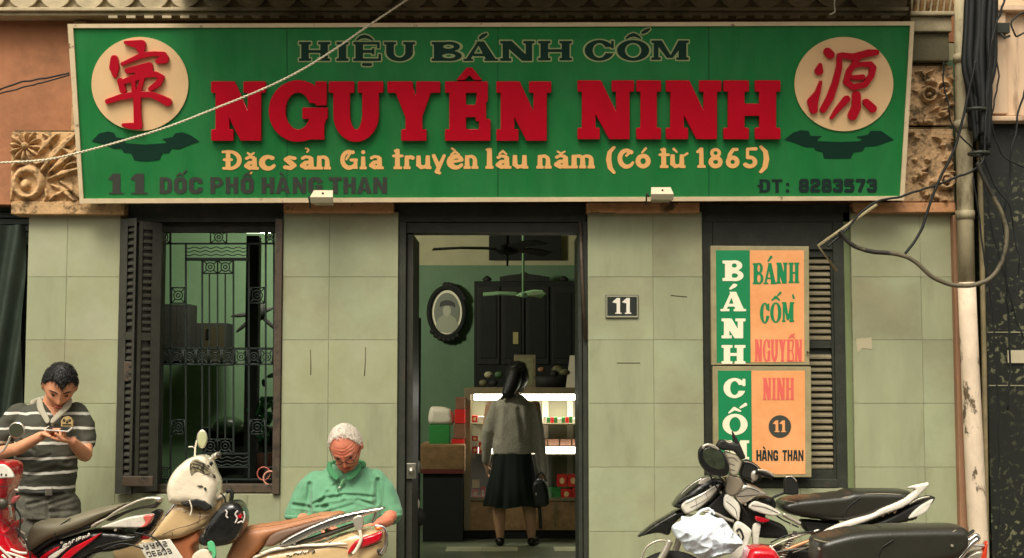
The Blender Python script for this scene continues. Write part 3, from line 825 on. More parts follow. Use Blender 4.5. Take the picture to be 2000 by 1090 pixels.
# ================================================================ windows and door
# ---- left window: frame, iron grille, shutter folded open
W1a, W1b = 229, 550
YW = F + 0.10
wf = S(MB().box(FX(229) + .002, FX(306), YW, YW + .07, FZ(966) + .002, FZ(432) - .002), 'window_frame', M_darkwood)
mb = MB().box(FX(535), FX(549), F - 0.025, YW + .07, FZ(965), FZ(428)); mb.build('frame_post', M_frame, wf, bevel=.004)
mb = MB().box(FX(306), FX(535), YW, YW + .07, FZ(450), FZ(432) - .002); mb.build('frame_head', M_darkwood, wf)
mb = MB().box(FX(300), FX(535), YW - .04, YW + .07, FZ(964), FZ(948)); mb.build('window_sill', M_frame, wf, bevel=.004)
YG = YW + 0.09
gr = S(MB().pbox(303, 449, 537, 452, YG, .012), 'window_grille', M_iron)
def bar(x0, y0, x1, y1, w=3.0):
    p, q = W(x0, y0, YG), W(x1, y1, YG); r = w / 300 / 2
    v = (q - p).normalized(); n = Vector((-v.z, 0, v.x)) * r
    ys = (YG - .006, YG + .006)
    pts = [p - n, q - n, q + n, p + n]
    mb = MB(); mb.hexa([(a.x, ys[0], a.z) for a in pts] + [(a.x, ys[1], a.z) for a in pts]); mb.build('bar', M_iron, gr)
def rosette(x0, y0, x1, y1):
    mb = MB(); a, b = W(x0, y1, YG), W(x1, y0, YG); w = b.x - a.x; h = b.z - a.z; r = .0045
    c = ((a.x + b.x) / 2, YG, (a.z + b.z) / 2)
    for p, q in (((a.x, a.z), (b.x, a.z)), ((b.x, a.z), (b.x, b.z)), ((b.x, b.z), (a.x, b.z)), ((a.x, b.z), (a.x, a.z))):
        mb.tube([(p[0], YG, p[1]), (q[0], YG, q[1])], r, 6)
    mb.ring(c, min(w, h) * .34, .004, n=18, m=6); mb.ring(c, min(w, h) * .14, .004, n=12, m=6)
    for s1 in (-1, 1):
        for s2 in (-1, 1):
            mb.tube([(c[0] + s1 * w * .5, YG, c[2] + s2 * h * .5), (c[0] + s1 * w * .25, YG, c[2] + s2 * h * .25)], .004, 6)
    mb.build('rosette', M_iron, gr)
for y in (451, 476, 936, 950): bar(303, y, 537, y, 3.4)
for x in (306, 333, 519, 535): bar(x, 450, x, 950, 3.2)
for x in (363, 486): bar(x, 476, x, 936, 3.2)
for y in (508, 505 + 0, 886, 912): bar(363, y, 486, y, 3.2)
for x in (395, 456): bar(x, 508, x, 886, 3)
for x in (409, 425, 440): bar(x, 535, x, 690, 2.4); bar(x, 715, x, 858, 2.4)
for y in (680, 712): bar(306, y, 535, y, 2.6)
for b in ((308, 452, 332, 475), (411, 452, 443, 475), (520, 452, 535, 475), (335, 562, 361, 592), (488, 562, 517, 592), (396, 509, 425, 534), (425, 509, 455, 534),
          (396, 858, 425, 885), (425, 858, 455, 885), (308, 937, 332, 950), (308, 913, 332, 935), (520, 913, 535, 935), (411, 937, 443, 950), (335, 820, 361, 848), (488, 820, 517, 848)): rosette(*b)
for i in range(9):
    x = 308 + i * 25.2; rosette(x, 682, x + 23, 711)
for y in (484, 491, 498): # wavy ribbons
    for yy in (0, 410):
        pts = [W(364 + t * 3.04, y + yy + 1.6 * math.sin(t * .9), YG) for t in range(41)]
        MB().tube(pts, .003, 6).build('wavy_bar', M_iron, gr)

def leaf(name, quad, Yf, slat_cols, y0, y1, pitch, parent=shop, thick=.03, tilt=0.0, m=M_shut, ms=M_shut, label=None):
    """a louvred shutter leaf made of stiles, rails and single slats"""
    px0, px1 = quad
    x0, x1 = W(px0, 750, Yf).x, W(px1, 750, Yf).x
    z0, z1 = W(1000, y1, Yf).z, W(1000, y0, Yf).z
    yat = lambda x: Yf + tilt * (x - x0)
    def bx(mb, xa, xb, za, zb, t=thick, dy=0):
        A, B = yat(xa) + dy, yat(xb) + dy
        mb.hexa([(xa, A, za), (xb, B, za), (xb, B, zb), (xa, A, zb), (xa, A + t, za), (xb, B + t, za), (xb, B + t, zb), (xa, A + t, zb)])
    cols = [(W(a, 750, Yf).x, W(b, 750, Yf).x) for a, b in slat_cols]
    mb = MB(); prev = x0
    for a, b in cols: bx(mb, prev, a, z0, z1); prev = b
    bx(mb, prev, x1, z0, z1)
    g = .003
    for a, b in cols:
        bx(mb, a + .001, b - .001, z1 - .05, z1, dy=.001); bx(mb, a + .001, b - .001, z0, z0 + .06, dy=.001)
        zm = (z0 + z1) / 2 + .1; bx(mb, a + .001, b - .001, zm, zm + .05, dy=.001)
        bx(mb, a + .001, b - .001, z0 + .06, z1 - .05, t=.004, dy=thick - .003)
    o = mb.build(name, m, parent)
    if label: o['label'] = label
    for a, b in cols:
        z = z0 + .075
        while z < z1 - .06:
            if not (zm - .025 < z < zm + .06):
                A, B = yat(a) + .004, yat(b) + .004
                q = MB(); h = .011; dz = .018
                q.hexa([(a + g, A, z - dz / 2), (b - g, B, z - dz / 2), (b - g, B, z - dz / 2 + h), (a + g, A, z - dz / 2 + h),
                        (a + g, A + .02, z + dz / 2), (b - g, B + .02, z + dz / 2), (b - g, B + .02, z + dz / 2 + h), (a + g, A + .02, z + dz / 2 + h)])
                q.build('slat', ms, o)
            z += pitch
    return o
leaf('shutter', (229, 266), F - .05, [(246, 261)], 428, 964, .044, tilt=-.55, label='louvred shutter leaf folded back against the frame, outer leaf')
leaf('shutter', (266, 302), F - .115, [(272, 287)], 432, 962, .044, tilt=.9, label='louvred shutter leaf folded back against the frame, inner leaf')
hb = MB().pbox(242, 706, 262, 745, F - .09, .02); hb.build('shutter_latch', M_frame, shop, bevel=.004)
MB().pbox(238, 930, 298, 950, F - .14, .03).build('shutter_brace', M_frame, shop, bevel=.006)

# ---- right window: closed louvred leaves behind the vertical sign
S(MB().box(FX(1374) + .002, FX(1396), F + .03, F + .1, FZ(954) + .002, FZ(432) - .002), 'window_frame', M_darkwood)
S(MB().box(FX(1634), FX(1655) - .002, F + .03, F + .1, FZ(954) + .002, FZ(432) - .002), 'window_frame', M_darkwood)
S(MB().box(FX(1397), FX(1633), F + .03, F + .1, FZ(486), FZ(433)), 'window_head', M_darkwood)
S(MB().box(FX(1397), FX(1633), F + .0, F + .1, FZ(953), FZ(936)), 'window_sill', M_darkwood, bevel=.004)
leaf('shutter', (1398, 1514), F + .05, [(1412, 1500)], 487, 935, .042, label='closed louvred shutter leaf behind the signs', m=M_darkwood, ms=M_louv)
leaf('shutter', (1515, 1633), F + .05, [(1530, 1626)], 487, 935, .042, label='closed louvred shutter leaf with bare slats showing', m=M_darkwood, ms=M_louv)
S(MB().box(FX(1376), FX(1653), F + .12, F + .14, FZ(950), FZ(434)), 'window_backing', M_black)

# ---- doorway
DY = F + .02
S(MB().box(FX(776) + .002, FX(791), DY, DY + .2, 0.15, FZ(432) - .002), 'door_frame', M_darkwood, bevel=.004)
S(MB().box(FX(1139), FX(1149) - .002, DY, DY + .2, 0.15, FZ(432) - .002), 'door_frame', M_darkwood, bevel=.004)
S(MB().box(FX(791) + .001, FX(1139) - .001, DY + .03, DY + .2, FZ(453), FZ(433)), 'door_head', M_darkwood)
dl = S(MB().box(FX(791) + .004, FX(791) + .045, DY + .05, DY + .62, 0.17, FZ(455)), 'door_leaf', M_shut, bevel=.004, label='door leaf folded inwards at the left jamb')
mb = MB().pbox(794, 905, 812, 935, DY + .03, .05); mb.ball(W(803, 920, DY + .02), .02); mb.build('lock', M_steel, dl, bevel=.003)
dr = S(MB().box(FX(1139) - .03, FX(1139) - .004, DY + .01, DY + .5, 0.17, FZ(455)), 'door_leaf', M_darkwood, bevel=.004, label='door leaf folded inwards at the right jamb')
MB().tube([W(1133, 434, F), W(1137, 540, F), W(1143, 664, F)], .011, 8).build('door_rail', M_frame, dr)
S(MB().box(FX(776), FX(1149), F - .03, F + .3, 0.0, 0.148), 'door_step', mat('step_stone', C(120, 116, 96), .7, var=.2), bevel=.01)

# ================================================================ room
RB, RX0, RX1, RZ = 13.5, -3.3, 2.9, 3.75
zc = W(1000, 518, RB).z
S(MB().box(RX0, RX1, RB, RB + .15, 0.15, zc), 'room_wall', M_green)
S(MB().box(RX0, RX1, RB + .012, RB + .15, zc + .001, RZ), 'room_wall', M_cream)
for x, s in ((RX0, -1), (RX1, 1)):
    S(MB().box(x, x + s * .15, F + .3, RB + .15, 0.15, zc), 'room_wall', M_green)
    S(MB().box(x, x + s * .15, F + .3, RB + .15, zc + .001, RZ), 'room_wall', M_green if s < 0 else M_cream)
S(MB().box(RX0, -1.4, 12.5, 12.6, 0.15, RZ), 'room_wall', M_green, label='green partition behind the left window')
# inner faces of the front wall
for a, b in ((-60, 229), (550, 776), (1149, 1374), (1655, 1990)):
    S(MB().box(FX(a), FX(b), F + .285, F + .30, 0.15, RZ), 'room_wall', M_green)
S(MB().box(RX0, RX1, F + .302, F + .32, FZ(425), RZ), 'room_wall', M_cream)
S(MB().box(RX0 - .15, RX1 + .15, F + .3, RB + .15, RZ + .001, RZ + .12), 'room_ceiling', M_cream)
fl = S(MB().box(RX0, RX1, F + .3, RB + .15, 0.0, .147), 'room_floor', M_grout)
for i in range(-9, 8):
    for j in range(15):
        x, y = i * .3 + .05, F + .302 + j * .3
        if y > RB - .3: continue
        pale = (j == 10 or j == 7) and (i % 3 != 0)
        MB().box(x + .002, x + .298, y + .002, y + .298, .1472, .15).build('tile', M_floor2 if pale else M_floor, fl)
# the pieces that close the building from outside
S(MB().box(RX0 - .15, RX1 + .15, F + .3, RB + .15, RZ + .13, 4.9), 'upper_storey', M_stucco)

# ================================================================ neighbours
nb = thing('neighbour_building', (W(1960, 700, 8.68).x, 8.68, 0), 'neighbouring building with pale plaster above and dark speckled granite below', 'building')
MB().box(W(1928, 700, 8.66).x, 7.5, 8.66, 9.1, 0, W(1000, 235, 8.66).z).build('granite_wall', M_granite, nb)
MB().box(W(1922, 100, 8.62).x, 7.5, 8.62, 9.1, W(1000, 226, 8.62).z + .002, 4.9).build('plaster_wall', M_pink, nb)
MB().box(W(1918, 100, 8.56).x, 7.5, 8.56, 9.1, W(1000, 236, 8.56).z, W(1000, 226, 8.56).z).build('ledge', M_pink, nb, bevel=.008)
MB().box(W(1926, 100, 8.58).x, W(1966, 100, 8.58).x, 8.58, 8.618, W(1000, 222, 8.58).z, W(1000, 22, 8.58).z).build('pilaster', M_pink, nb, bevel=.006)
MB().box(W(1920, 100, 8.55).x, 7.5, 8.55, 8.618, W(1000, 20, 8.55).z, W(1000, 8, 8.55).z).build('moulding', M_pink, nb, bevel=.006)
b_ = MB().box(W(1949, 100, 8.54).x, W(1974, 100, 8.54).x, 8.54, 8.578, W(1000, 64, 8.54).z, W(1000, 44, 8.54).z)
b_.tube([W(1955, 66, 8.52), W(1962, 74, 8.5), W(1972, 70, 8.52)], .01, 8)
b_.build('wall_bracket', M_darkwood, nb, bevel=.004)
for yy in (648, 752): MB().box(W(1930, 700, 8.655).x, 7.4, 8.655, 8.659, W(1000, yy + 2, 8.66).z, W(1000, yy, 8.66).z).build('joint', M_grout, nb)
tag = MB().pbox(1968, 684, 2030, 709, 8.645, .006).build('notice', mat('paper_pale', C(186, 176, 146), .7, var=.1), origin=None, label='small pale notice stuck on the dark granite wall', cat='notice')

nl = thing('neighbour_shopfront', (W(0, 700, 8.8).x, 8.8, 0), 'dark closed shopfront beyond the left tiled pillar', 'building')
back = MB().box(-7, FX(48) - .003, 8.95, 9.2, 0, FZ(397) - .003).build('rear_panel', M_black, nl)
for k in range(15):
    y = 285 + k * 13
    MB().box(-5, FX(44), 8.90, 8.93, W(1000, y + 10, 8.9).z, W(1000, y, 8.9).z).build('shutter_slat', M_tarp, nl)
tp = MB(); nx, nz = 60, 30; vs = []; xa, xb = W(-90, 700, 8.82).x, W(45, 700, 8.82).x; za, zb = 0.3, W(1000, 440, 8.82).z
for s_ in (0, 1):
    for j in range(nz + 1):
        for i in range(nx + 1):
            u, v = i / nx, j / nz; x = xa + (xb - xa) * u; z = za + (zb - za) * v
            y = 8.80 + .045 * math.sin((u * 34) * (.55 + .25 * (1 - v)) + 3 * (1 - v) * 2.4) * (0.35 + .65 * (1 - v * .6)) + s_ * .006
            vs.append((x, y, z))
fs = []; o_ = (nx + 1) * (nz + 1)
for j in range(nz):
    for i in range(nx):
        a = j * (nx + 1) + i
        fs.append((a, a + 1, a + nx + 2, a + nx + 1)); fs.append((o_ + a, o_ + a + nx + 1, o_ + a + nx + 2, o_ + a + 1))
tp.add(vs, fs, True)
tp.build('tarpaulin', M_tarp, label='dark pleated tarpaulin hanging beside the left tiled pillar', cat='tarpaulin')

ob = thing('opposite_building', (0, -8, 0), 'plain row of houses across the street behind the viewer', 'building')
M_opp = mat('opposite_plaster', C(120, 112, 90), .9, var=.3, vs=1.2)
MB().box(-16, 16, -9, -8, -.12, 7.2).build('wall', M_opp, ob)
for i in range(9):
    x = -15 + i * 3.6
    MB().box(x, x + 2.2, -7.99, -7.9, 0, 2.5).build('shopfront', M_black, ob); MB().box(x + .5, x + 1.7, -7.99, -7.9, 3.6, 5.2).build('window', M_black, ob)
    MB().box(x - .3, x + 2.5, -7.99, -6.6, 2.7, 2.85).build('awning', M_darkwood, ob)
# ---- pipes and strips at the right corner
MB().box(W(1866, 700, 8.66).x, W(1881, 700, 8.66).x, 8.64, 8.72, 0, W(1000, 420, 8.64).z).build('corner_strip', M_strip, label='brown weathered timber strip between the tiled pillar and the white downpipe', cat='timber strip', bevel=.004)
dp = thing('downpipe', (W(1905, 1000, 8.56).x, 8.56, 0), 'tall old downpipe with peeling white paint at the right corner of the shop', 'downpipe')
pth = [(1878, -30), (1881, 150), (1885, 400), (1888, 560)]
MB().tube([W(a, b, 8.56) for a, b in pth], .052, 18).build('upper_pipe', M_pipe, dp)
MB().tube([W(a, b, 8.56) for a, b in [(1888, 552), (1894, 700), (1902, 880), (1913, 1100)]] + [Vector((W(1924, 1000, 8.56).x, 8.56, .02))], [.056, .057, .06, .062, .064], 18).build('lower_pipe', M_pipew, dp)
for y, x in ((115, 1880), (245, 1882), (420, 1885)):
    a, b = W(x, y + 8, 8.56), W(x, y - 8, 8.56); MB().tube([a, b], .06, 18).build('pipe_collar', M_pipe, dp)
MB().tube([W(1908, 150, 8.60), W(1916, 420, 8.60), W(1922, 700, 8.60), W(1927, 1080, 8.60), Vector((W(1930, 1080, 8.6).x, 8.6, .01))], .017, 12).build('conduit_pipe', mat('conduit', C(128, 116, 84), .6, var=.3, vs=8), label='thin vertical conduit running beside the peeling downpipe', cat='conduit')

def smooth_path(px, Y, n=8, Ys=None):
    P = [np.array(p, float) for p in px]; out = []; Yl = Ys or [Y] * len(P); m = len(P)
    for i in range(m - 1):
        p0, p1, p2, p3 = P[max(i - 1, 0)], P[i], P[i + 1], P[min(i + 2, m - 1)]
        for k in range(n):
            t = k / n
            q = 0.5 * (2 * p1 + (p2 - p0) * t + (2 * p0 - 5 * p1 + 4 * p2 - p3) * t * t + (3 * p1 - p0 - 3 * p2 + p3) * t ** 3)
            out.append(W(q[0], q[1], Yl[i] + (Yl[i + 1] - Yl[i]) * t))
    out.append(W(P[-1][0], P[-1][1], Yl[-1]))
    return out
def kink(P_, amp=.012, seed=0):
    return [p + Vector(noise.noise_vector(p * 5 + Vector((seed, 0, 0)))) * amp + Vector(noise.noise_vector(p * 17)) * amp * .4 for p in P_]
def cable(name, px, Y, r, m, label, cat, Ys=None, group=None):
    return MB().tube(kink(smooth_path(px, Y, 10, Ys), .02 if r < .009 else .004, len(label)), r, 8).build(name, m, label=label, cat=cat, group=group)
bundle = thing('cable_bundle', tuple(W(1912, 240, 8.4)), 'thick bundle of black power cables dropping beside the downpipe', 'cables')
rb = random.Random(3)
for k in range(13):
    x0 = 1886 + k * 4.6; x1 = 1908 + rb.uniform(-10, 26)
    MB().tube(smooth_path([(x0 + 4, -30), (x0 + rb.uniform(-3, 3), 60), (x0 - 2 + rb.uniform(-3, 3), 130), ((x0 + x1) / 2, 190), (x1, 240 + rb.uniform(0, 60))], 8.42 + rb.uniform(-.05, .06), 6), rb.uniform(.018, .030), 8).build('cable', M_cable, bundle)
cable('cable', [(1905, 120), (1890, 190), (1868, 280), (1840, 340), (1815, 400), (1796, 455), (1768, 496)], 8.36, .009, M_cable, 'thin black cable slanting down from the bundle to the grey hose', 'cable')
cable('cable', [(1963, -10), (1940, 70), (1928, 180), (1925, 290), (1903, 330), (1850, 350), (1775, 378), (1700, 402), (1650, 455), (1615, 478)], 8.38, .0075, M_cable, 'thin black cable curling from the bundle behind the corner of the signboard', 'cable')
cable('hose', [(1640, 452), (1662, 477), (1700, 491), (1752, 497), (1785, 510), (1822, 542), (1862, 557), (1905, 556), (1938, 540), (1958, 505), (1966, 460), (1958, 420), (1940, 385), (1922, 350), (1908, 318)], 8.36, .0145, M_cableg, 'grey sagging hose looping across the downpipe', 'hose')
MB().tube([W(1712, 400, 8.5), W(1598, 480, 8.42), W(1634, 529, 8.5)], .0105, 8).build('bent_rod', mat('rod_beige', C(160, 148, 112), .5, var=.2), label='bent pale metal rod sticking out under the signboard corner', cat='rod')
cable('wire', [(2010, 20), (1990, 28), (1975, 50), (1985, 72), (2010, 60)], 8.45, .006, M_cable, 'short black wire curling on the pale plaster wall at the top right', 'wire')
cable('cable', [(2010, 150), (1995, 200), (1975, 300), (1962, 460), (1972, 640), (1968, 800)], 8.5, .007, M_cable, 'thin dark cable hanging down the granite wall', 'cable')
cable('wire', [(-20, 180), (60, 160), (132, 142)], 8.55, .006, M_cable, 'upper of two thin dark wires crossing the orange wall to the signboard', 'wire')
cable('wire', [(-20, 188), (60, 170), (132, 146)], 8.55, .005, M_cable, 'lower of two thin dark wires crossing the orange wall to the signboard', 'wire')
cable('wire', [(1628, -10), (1629, 12), (1630, 24), (1620, 30)], 8.25, .004, M_white, 'frayed pale string end dangling above the signboard', 'string')
for i, (pp, lb) in enumerate((([(1906, 250), (1930, 330), (1975, 420), (1990, 520), (1978, 610)], 'dark wire sagging from the cable bundle over the granite, upper of three'),
        ([(1912, 300), (1945, 470), (1990, 640), (2015, 700)], 'dark wire sagging from the cable bundle over the granite, middle of three'), ([(1900, 345), (1935, 600), (1950, 850), (1945, 1100)], 'dark wire hanging beside the conduit down the granite, lowest of three'),
        ([(1935, 60), (1950, 150), (1940, 235), (1960, 300), (2010, 330)], 'kinked black wire crossing the ledge of the pale plaster wall'), ([(1840, 120), (1850, 200), (1872, 262), (1905, 300)], 'thin wire slanting across the carved panels to the downpipe'))):
    cable('wire', pp, 8.46, .0055, M_cable, lb, 'wire')
for (x, y) in ((1905, 215), (1912, 300)):
    MB().ring(W(x, y, 8.42), .06, .012, 'z', 20).build('cable_tie', M_darkwood, bundle)
# twisted rope across the signboard
rp = smooth_path([(-30, 319), (80, 313), (155, 298), (250, 272), (330, 247), (430, 208), (520, 171), (590, 136), (660, 92), (720, 50), (812, -12)], 8.15, 40)
mb = MB()
L_ = 0; pts = [[], []]
for i, p in enumerate(rp):
    if i: L_ += (p - rp[i - 1]).length
    for s_ in (0, 1):
        a = L_ * 2 * PI / .05 + s_ * PI
        pts[s_].append(p + Vector((0, math.cos(a), math.sin(a))) * .0038)
mb.tube(pts[0], .0042, 6); mb.tube(pts[1], .0042, 6)
mb.build('rope', mat('rope_fibre', C(214, 204, 176), .8), label='twisted pale rope slanting across the green signboard', cat='rope')

# ================================================================ the green signboard
Yb, Yt = 8.52, 8.29
zb_, zt_ = W(1000, 393, Yb).z, W(1000, 45, Yt).z
nrm = Vector((0, -(zt_ - zb_), -(Yb - Yt))).normalized()
SP = Plane((0, Yb, zb_), nrm)
sign = thing('signboard', (0, Yb, zb_), 'long green signboard with raised red lettering and two cream discs over the shopfront', 'sign')
def pl_prism(mb, pl, px, lift, dep):
    """polygon in the plane, front at `lift` towards the reader, `dep` thick behind it"""
    n = len(px); uv = [pl.uv(*p) for p in px]
    f = [pl.P0 + pl.u * a + pl.v * b + pl.n * lift for a, b in uv]; bk = [p - pl.n * dep for p in f]
    mb.add(f + bk, [tuple(range(n)), tuple(range(2 * n - 1, n - 1, -1))] + [(k, k + n, (k + 1) % n + n, (k + 1) % n) for k in range(n)])
    return mb
TL, TR, BR, BL = (133, 47), (1785, 42), (1765, 391), (157, 397)
iTL, iTR, iBR, iBL = (144, 55), (1777, 50), (1757, 383), (164, 388)
pl_prism(MB(), SP, [TL, TR, BR, BL], 0, .07).build('panel', M_signgreen, sign)
for q in ([TL, TR, iTR, iTL], [BL, BR, iBR, iBL], [TL, iTL, iBL, BL], [TR, iTR, iBR, BR]):
    pl_prism(MB(), SP, q, .014, .0138).build('frame', M_signframe, sign)
for x_ in (560, 972, 1384):
    pl_prism(MB(), SP, [(x_, 52), (x_ + 1.2, 52), (x_ + 1.2, 387), (x_, 387)], .0006, .0005).build('sheet_seam', M_dkgreen, sign)
# top line
cap = Print(SP); out = Print(SP)
def capg(ch, box):
    gw = (box[2] - box[0]) / (box[3] - box[1])
    pr = slab(ch, S=.40, T=.13, E=.12, w=gw, B=.15)
    cap.loops(glyph_loops(pr, gw, box, .022, ybox=(-.15, 1.15)), .004)
    out.loops(glyph_loops(pr, gw, box, .03, off=.07), .002)
for ch, x0, x1, y0, y1 in (('H', 584, 645, 82, 119), ('I', 652, 686, 82, 119), ('E', 690, 746, 82, 119), ('U', 750, 811, 82, 119), ('B', 843, 902, 82, 119), ('A', 905, 973, 81, 119),
                           ('N', 977, 1044, 80, 119), ('H', 1051, 1117, 80, 118), ('C', 1142, 1199, 79, 118), ('O', 1205, 1268, 79, 118), ('M', 1272, 1345, 79, 117)):
    capg(ch, (x0, y0, x1, y1))
acc = [('s', [(697, 78, 1.5), (704, 73, 3), (712, 71, 3.4), (720, 73, 3), (728, 78, 1.5)]), ('s', [(710, 126, 3), (724, 126, 3)]), ('s', [(938, 74, 3), (944, 70, 3.6), (950, 67, 2.4)]),
       ('s', [(1223, 75, 1.5), (1230, 70, 3), (1237, 68, 3.6), (1244, 70, 3), (1251, 75, 1.5)]), ('s', [(1255, 64, 2.6), (1261, 61, 3.6), (1268, 57, 2)])]
cap.prims(acc, (690, 50, 1275, 135), .8, .004); out.prims(acc, (690, 50, 1275, 135), .8, .002, off=2.6)
out.build('letter_outline', M_line, sign); cap.build('letter', M_dkgreen, sign)
# big raised red letters
for ch, x0, x1 in (('N', 414, 521), ('G', 526, 641), ('U', 643, 750), ('Y', 757, 861), ('E', 869, 962), ('N', 969, 1077), ('N', 1127, 1238), ('I', 1240, 1292), ('N', 1299, 1408), ('H', 1411, 1523)):
    y0, y1 = (159, 275) if x0 < 1100 else (157, 272)
    gw = (x1 - x0) / 116.0
    pr = slab(ch, S=.275, T=.185, E=.075, w=gw, B=.20)
    lp = glyph_loops(pr, gw, (x0 + 1.2, y0 + .8, x1 - 1.2, y1 - .8), .016)
    if ch == 'E':
        lp += px_loops([('p', [(893, 156), (912, 133), (922, 133), (941, 156), (926, 156), (917, 146), (908, 156)])], (885, 128, 950, 162), .5)
    SP.put('raised_letter', lp, M_red, sign, lift=.001, ext=.014, bev=.0025)
# slogan
def strokes(ch):
    b = .085; t = .05; v = .10
    L = lambda *p: ('s', list(p))
    stem = lambda x, y0, y1, w=v: ('p', [(x - w, y0), (x + w, y0), (x + w * .8, y1), (x - w * .8, y1)])
    foot = lambda x, w=.19: rect(x - w, -.0, x + w, .10)
    D = {
        'c': (.62, [arc(.36, .34, .28, .30, 55, 330, .06, .06, mid=.11), L((.52, .58, .09))]),
        's': (.56, [L((.46, .56, .07), (.26, .62, .06), (.12, .5, .08), (.28, .36, .10), (.44, .2, .09), (.3, .06, .08), (.1, .1, .08))]),
        'a': (.66, [stem(.50, .04, .58), L((.46, .6, .06), (.26, .64, .05), (.14, .56, .06)), L((.5, .36, .06), (.26, .34, .07), (.14, .18, .10), (.28, .07, .08), (.5, .12, .06)), foot(.55, .13)]),
        'n': (.70, [stem(.16, 0, .66), stem(.54, 0, .44), arc(.34, .42, .2, .2, 0, 150, .08, .05), foot(.16, .15), foot(.54, .15)]),
        'm': (1.06, [stem(.16, 0, .66), stem(.53, 0, .44), stem(.90, 0, .44), arc(.34, .42, .19, .2, 0, 150, .08, .05), arc(.71, .42, .19, .2, 0, 150, .08, .05), foot(.16, .14), foot(.53, .13), foot(.9, .14)]),
        'i': (.34, [stem(.17, 0, .62), foot(.17, .16), L((.17, .86, .085))]),
        'l': (.36, [stem(.17, 0, 1.0, .11), foot(.17, .17), L((.06, .96, .05), (.2, .98, .05))]),
        't': (.48, [stem(.2, 0, .98), foot(.22, .18), L((.02, .66, .05), (.42, .66, .05)), L((.1, .92, .05), (.2, .96, .05))]),
        'r': (.54, [stem(.17, 0, .66), foot(.18, .16), L((.2, .5, .05), (.34, .62, .06), (.46, .56, .09))]),
        'u': (.74, [stem(.14, .14, .66), L((.14, .2, .09), (.26, .07, .08), (.46, .1, .06), (.56, .24, .05)), stem(.58, .02, .66), foot(.63, .11)]),
        'y': (.64, [L((.08, .66, .07), (.3, .1, .08)), L((.56, .66, .06), (.34, .12, .07), (.22, -.16, .08), (.34, -.22, .06))]),
        'e': (.62, [arc(.34, .34, .26, .29, 20, 330, .05, .05, mid=.115), L((.14, .34, .05), (.56, .42, .05))]),
        'o': (.66, [arc(.33, .34, .24, .27, 0, 360, .09, .09)]),
        'G': (.90, [arc(.46, .48, .38, .42, 60, 350, .05, .09, mid=.10), L((.56, .46, .06), (.86, .46, .06)), stem(.8, .02, .46, .09), L((.3, .5, .04), (.5, .8, .05)), L((.66, .86, .08))]),
        'C': (.86, [arc(.48, .48, .38, .42, 50, 330, .05, .07, mid=.11), L((.72, .8, .09)), L((.46, .62, .05), (.6, .78, .06))]),
        'D': (.90, [stem(.26, .04, .95, .10), arc(.3, .48, .5, .44, -90, 90, .05, .05, mid=.09), L((.05, .06, .05), (.4, .06, .06)), L((.02, .9, .05), (.3, .93, .05)), L((.08, .5, .05), (.42, .5, .05))]),
        '1': (.44, [stem(.24, 0, 1.0, .09), foot(.24, .18), L((.06, .8, .05), (.22, .94, .06))]),
        '8': (.66, [arc(.33, .74, .18, .18, 0, 360, .06, .06), arc(.33, .28, .23, .22, 0, 360, .09, .09)]),
        '6': (.66, [arc(.34, .28, .22, .22, 0, 360, .09, .09), L((.14, .32, .08), (.2, .66, .07), (.36, .92, .06), (.54, .92, .06))]),
        '5': (.66, [arc(.3, .28, .24, .23, -140, 110, .09, .07), L((.2, .5, .05), (.2, .94, .05), (.56, .95, .07))]),
        '(': (.36, [L((.32, 1.05, .05), (.14, .8, .07), (.1, .4, .09), (.16, 0, .08), (.32, -.24, .05))]),
        ')': (.36, [L((.04, 1.05, .05), (.22, .8, .07), (.26, .4, .09), (.2, 0, .08), (.04, -.24, .05))]),
    }
    return D[ch]
slog = Print(SP)
line = [('D', 435, 472), ('a', 476, 504), ('c', 508, 536), ('s', 553, 580), ('a', 585, 615), ('n', 617, 646), ('G', 666, 698), ('i', 703, 716), ('a', 720, 748), ('t', 768, 788), ('r', 788, 809), ('u', 812, 842),
        ('y', 844, 871), ('e', 875, 904), ('n', 906, 934), ('l', 949, 964), ('a', 967, 997), ('u', 1000, 1031), ('n', 1048, 1077), ('a', 1081, 1112), ('m', 1114, 1162), ('(', 1184, 1201), ('C', 1207, 1238),
        ('o', 1242, 1270), ('t', 1288, 1308), ('u', 1308, 1338), ('1', 1360, 1378), ('8', 1384, 1411), ('6', 1417, 1444), ('5', 1451, 1480), (')', 1484, 1502)]
for ch, x0, x1 in line:
    gw, pr = strokes(ch); base = 331 - (x0 - 435) / 1067 * 4.5; top = base - 38
    slog.loops(glyph_loops(pr, gw, (x0, top, x1, base), .03, off=.022, ybox=(-.4, 1.2)), .003)
A_ = lambda *p: ('s', list(p))
acc = [A_((484, 299, 2), (490, 303, 2.4), (496, 299, 2)), A_((490, 337, 3)), A_((600, 297, 1.8), (603, 293, 2), (600, 290, 1.8), (597, 290, 1.6)), A_((881, 302, 1.8), (889, 296, 2.4), (897, 302, 1.8)), A_((883, 290, 2.4), (889, 294, 1.6)),
       A_((975, 301, 1.8), (982, 295, 2.4), (989, 301, 1.8)), A_((1089, 296, 1.8), (1096, 300, 2.4), (1103, 296, 1.8)), A_((1254, 298, 1.8), (1261, 290, 2.8)), A_((1316, 291, 2.8), (1322, 297, 1.8)), A_((1336, 304, 2), (1342, 300, 2.6))]
slog.prims(acc, (470, 284, 1350, 345), .6, .003)
slog.build('slogan_letter', M_peach, sign)
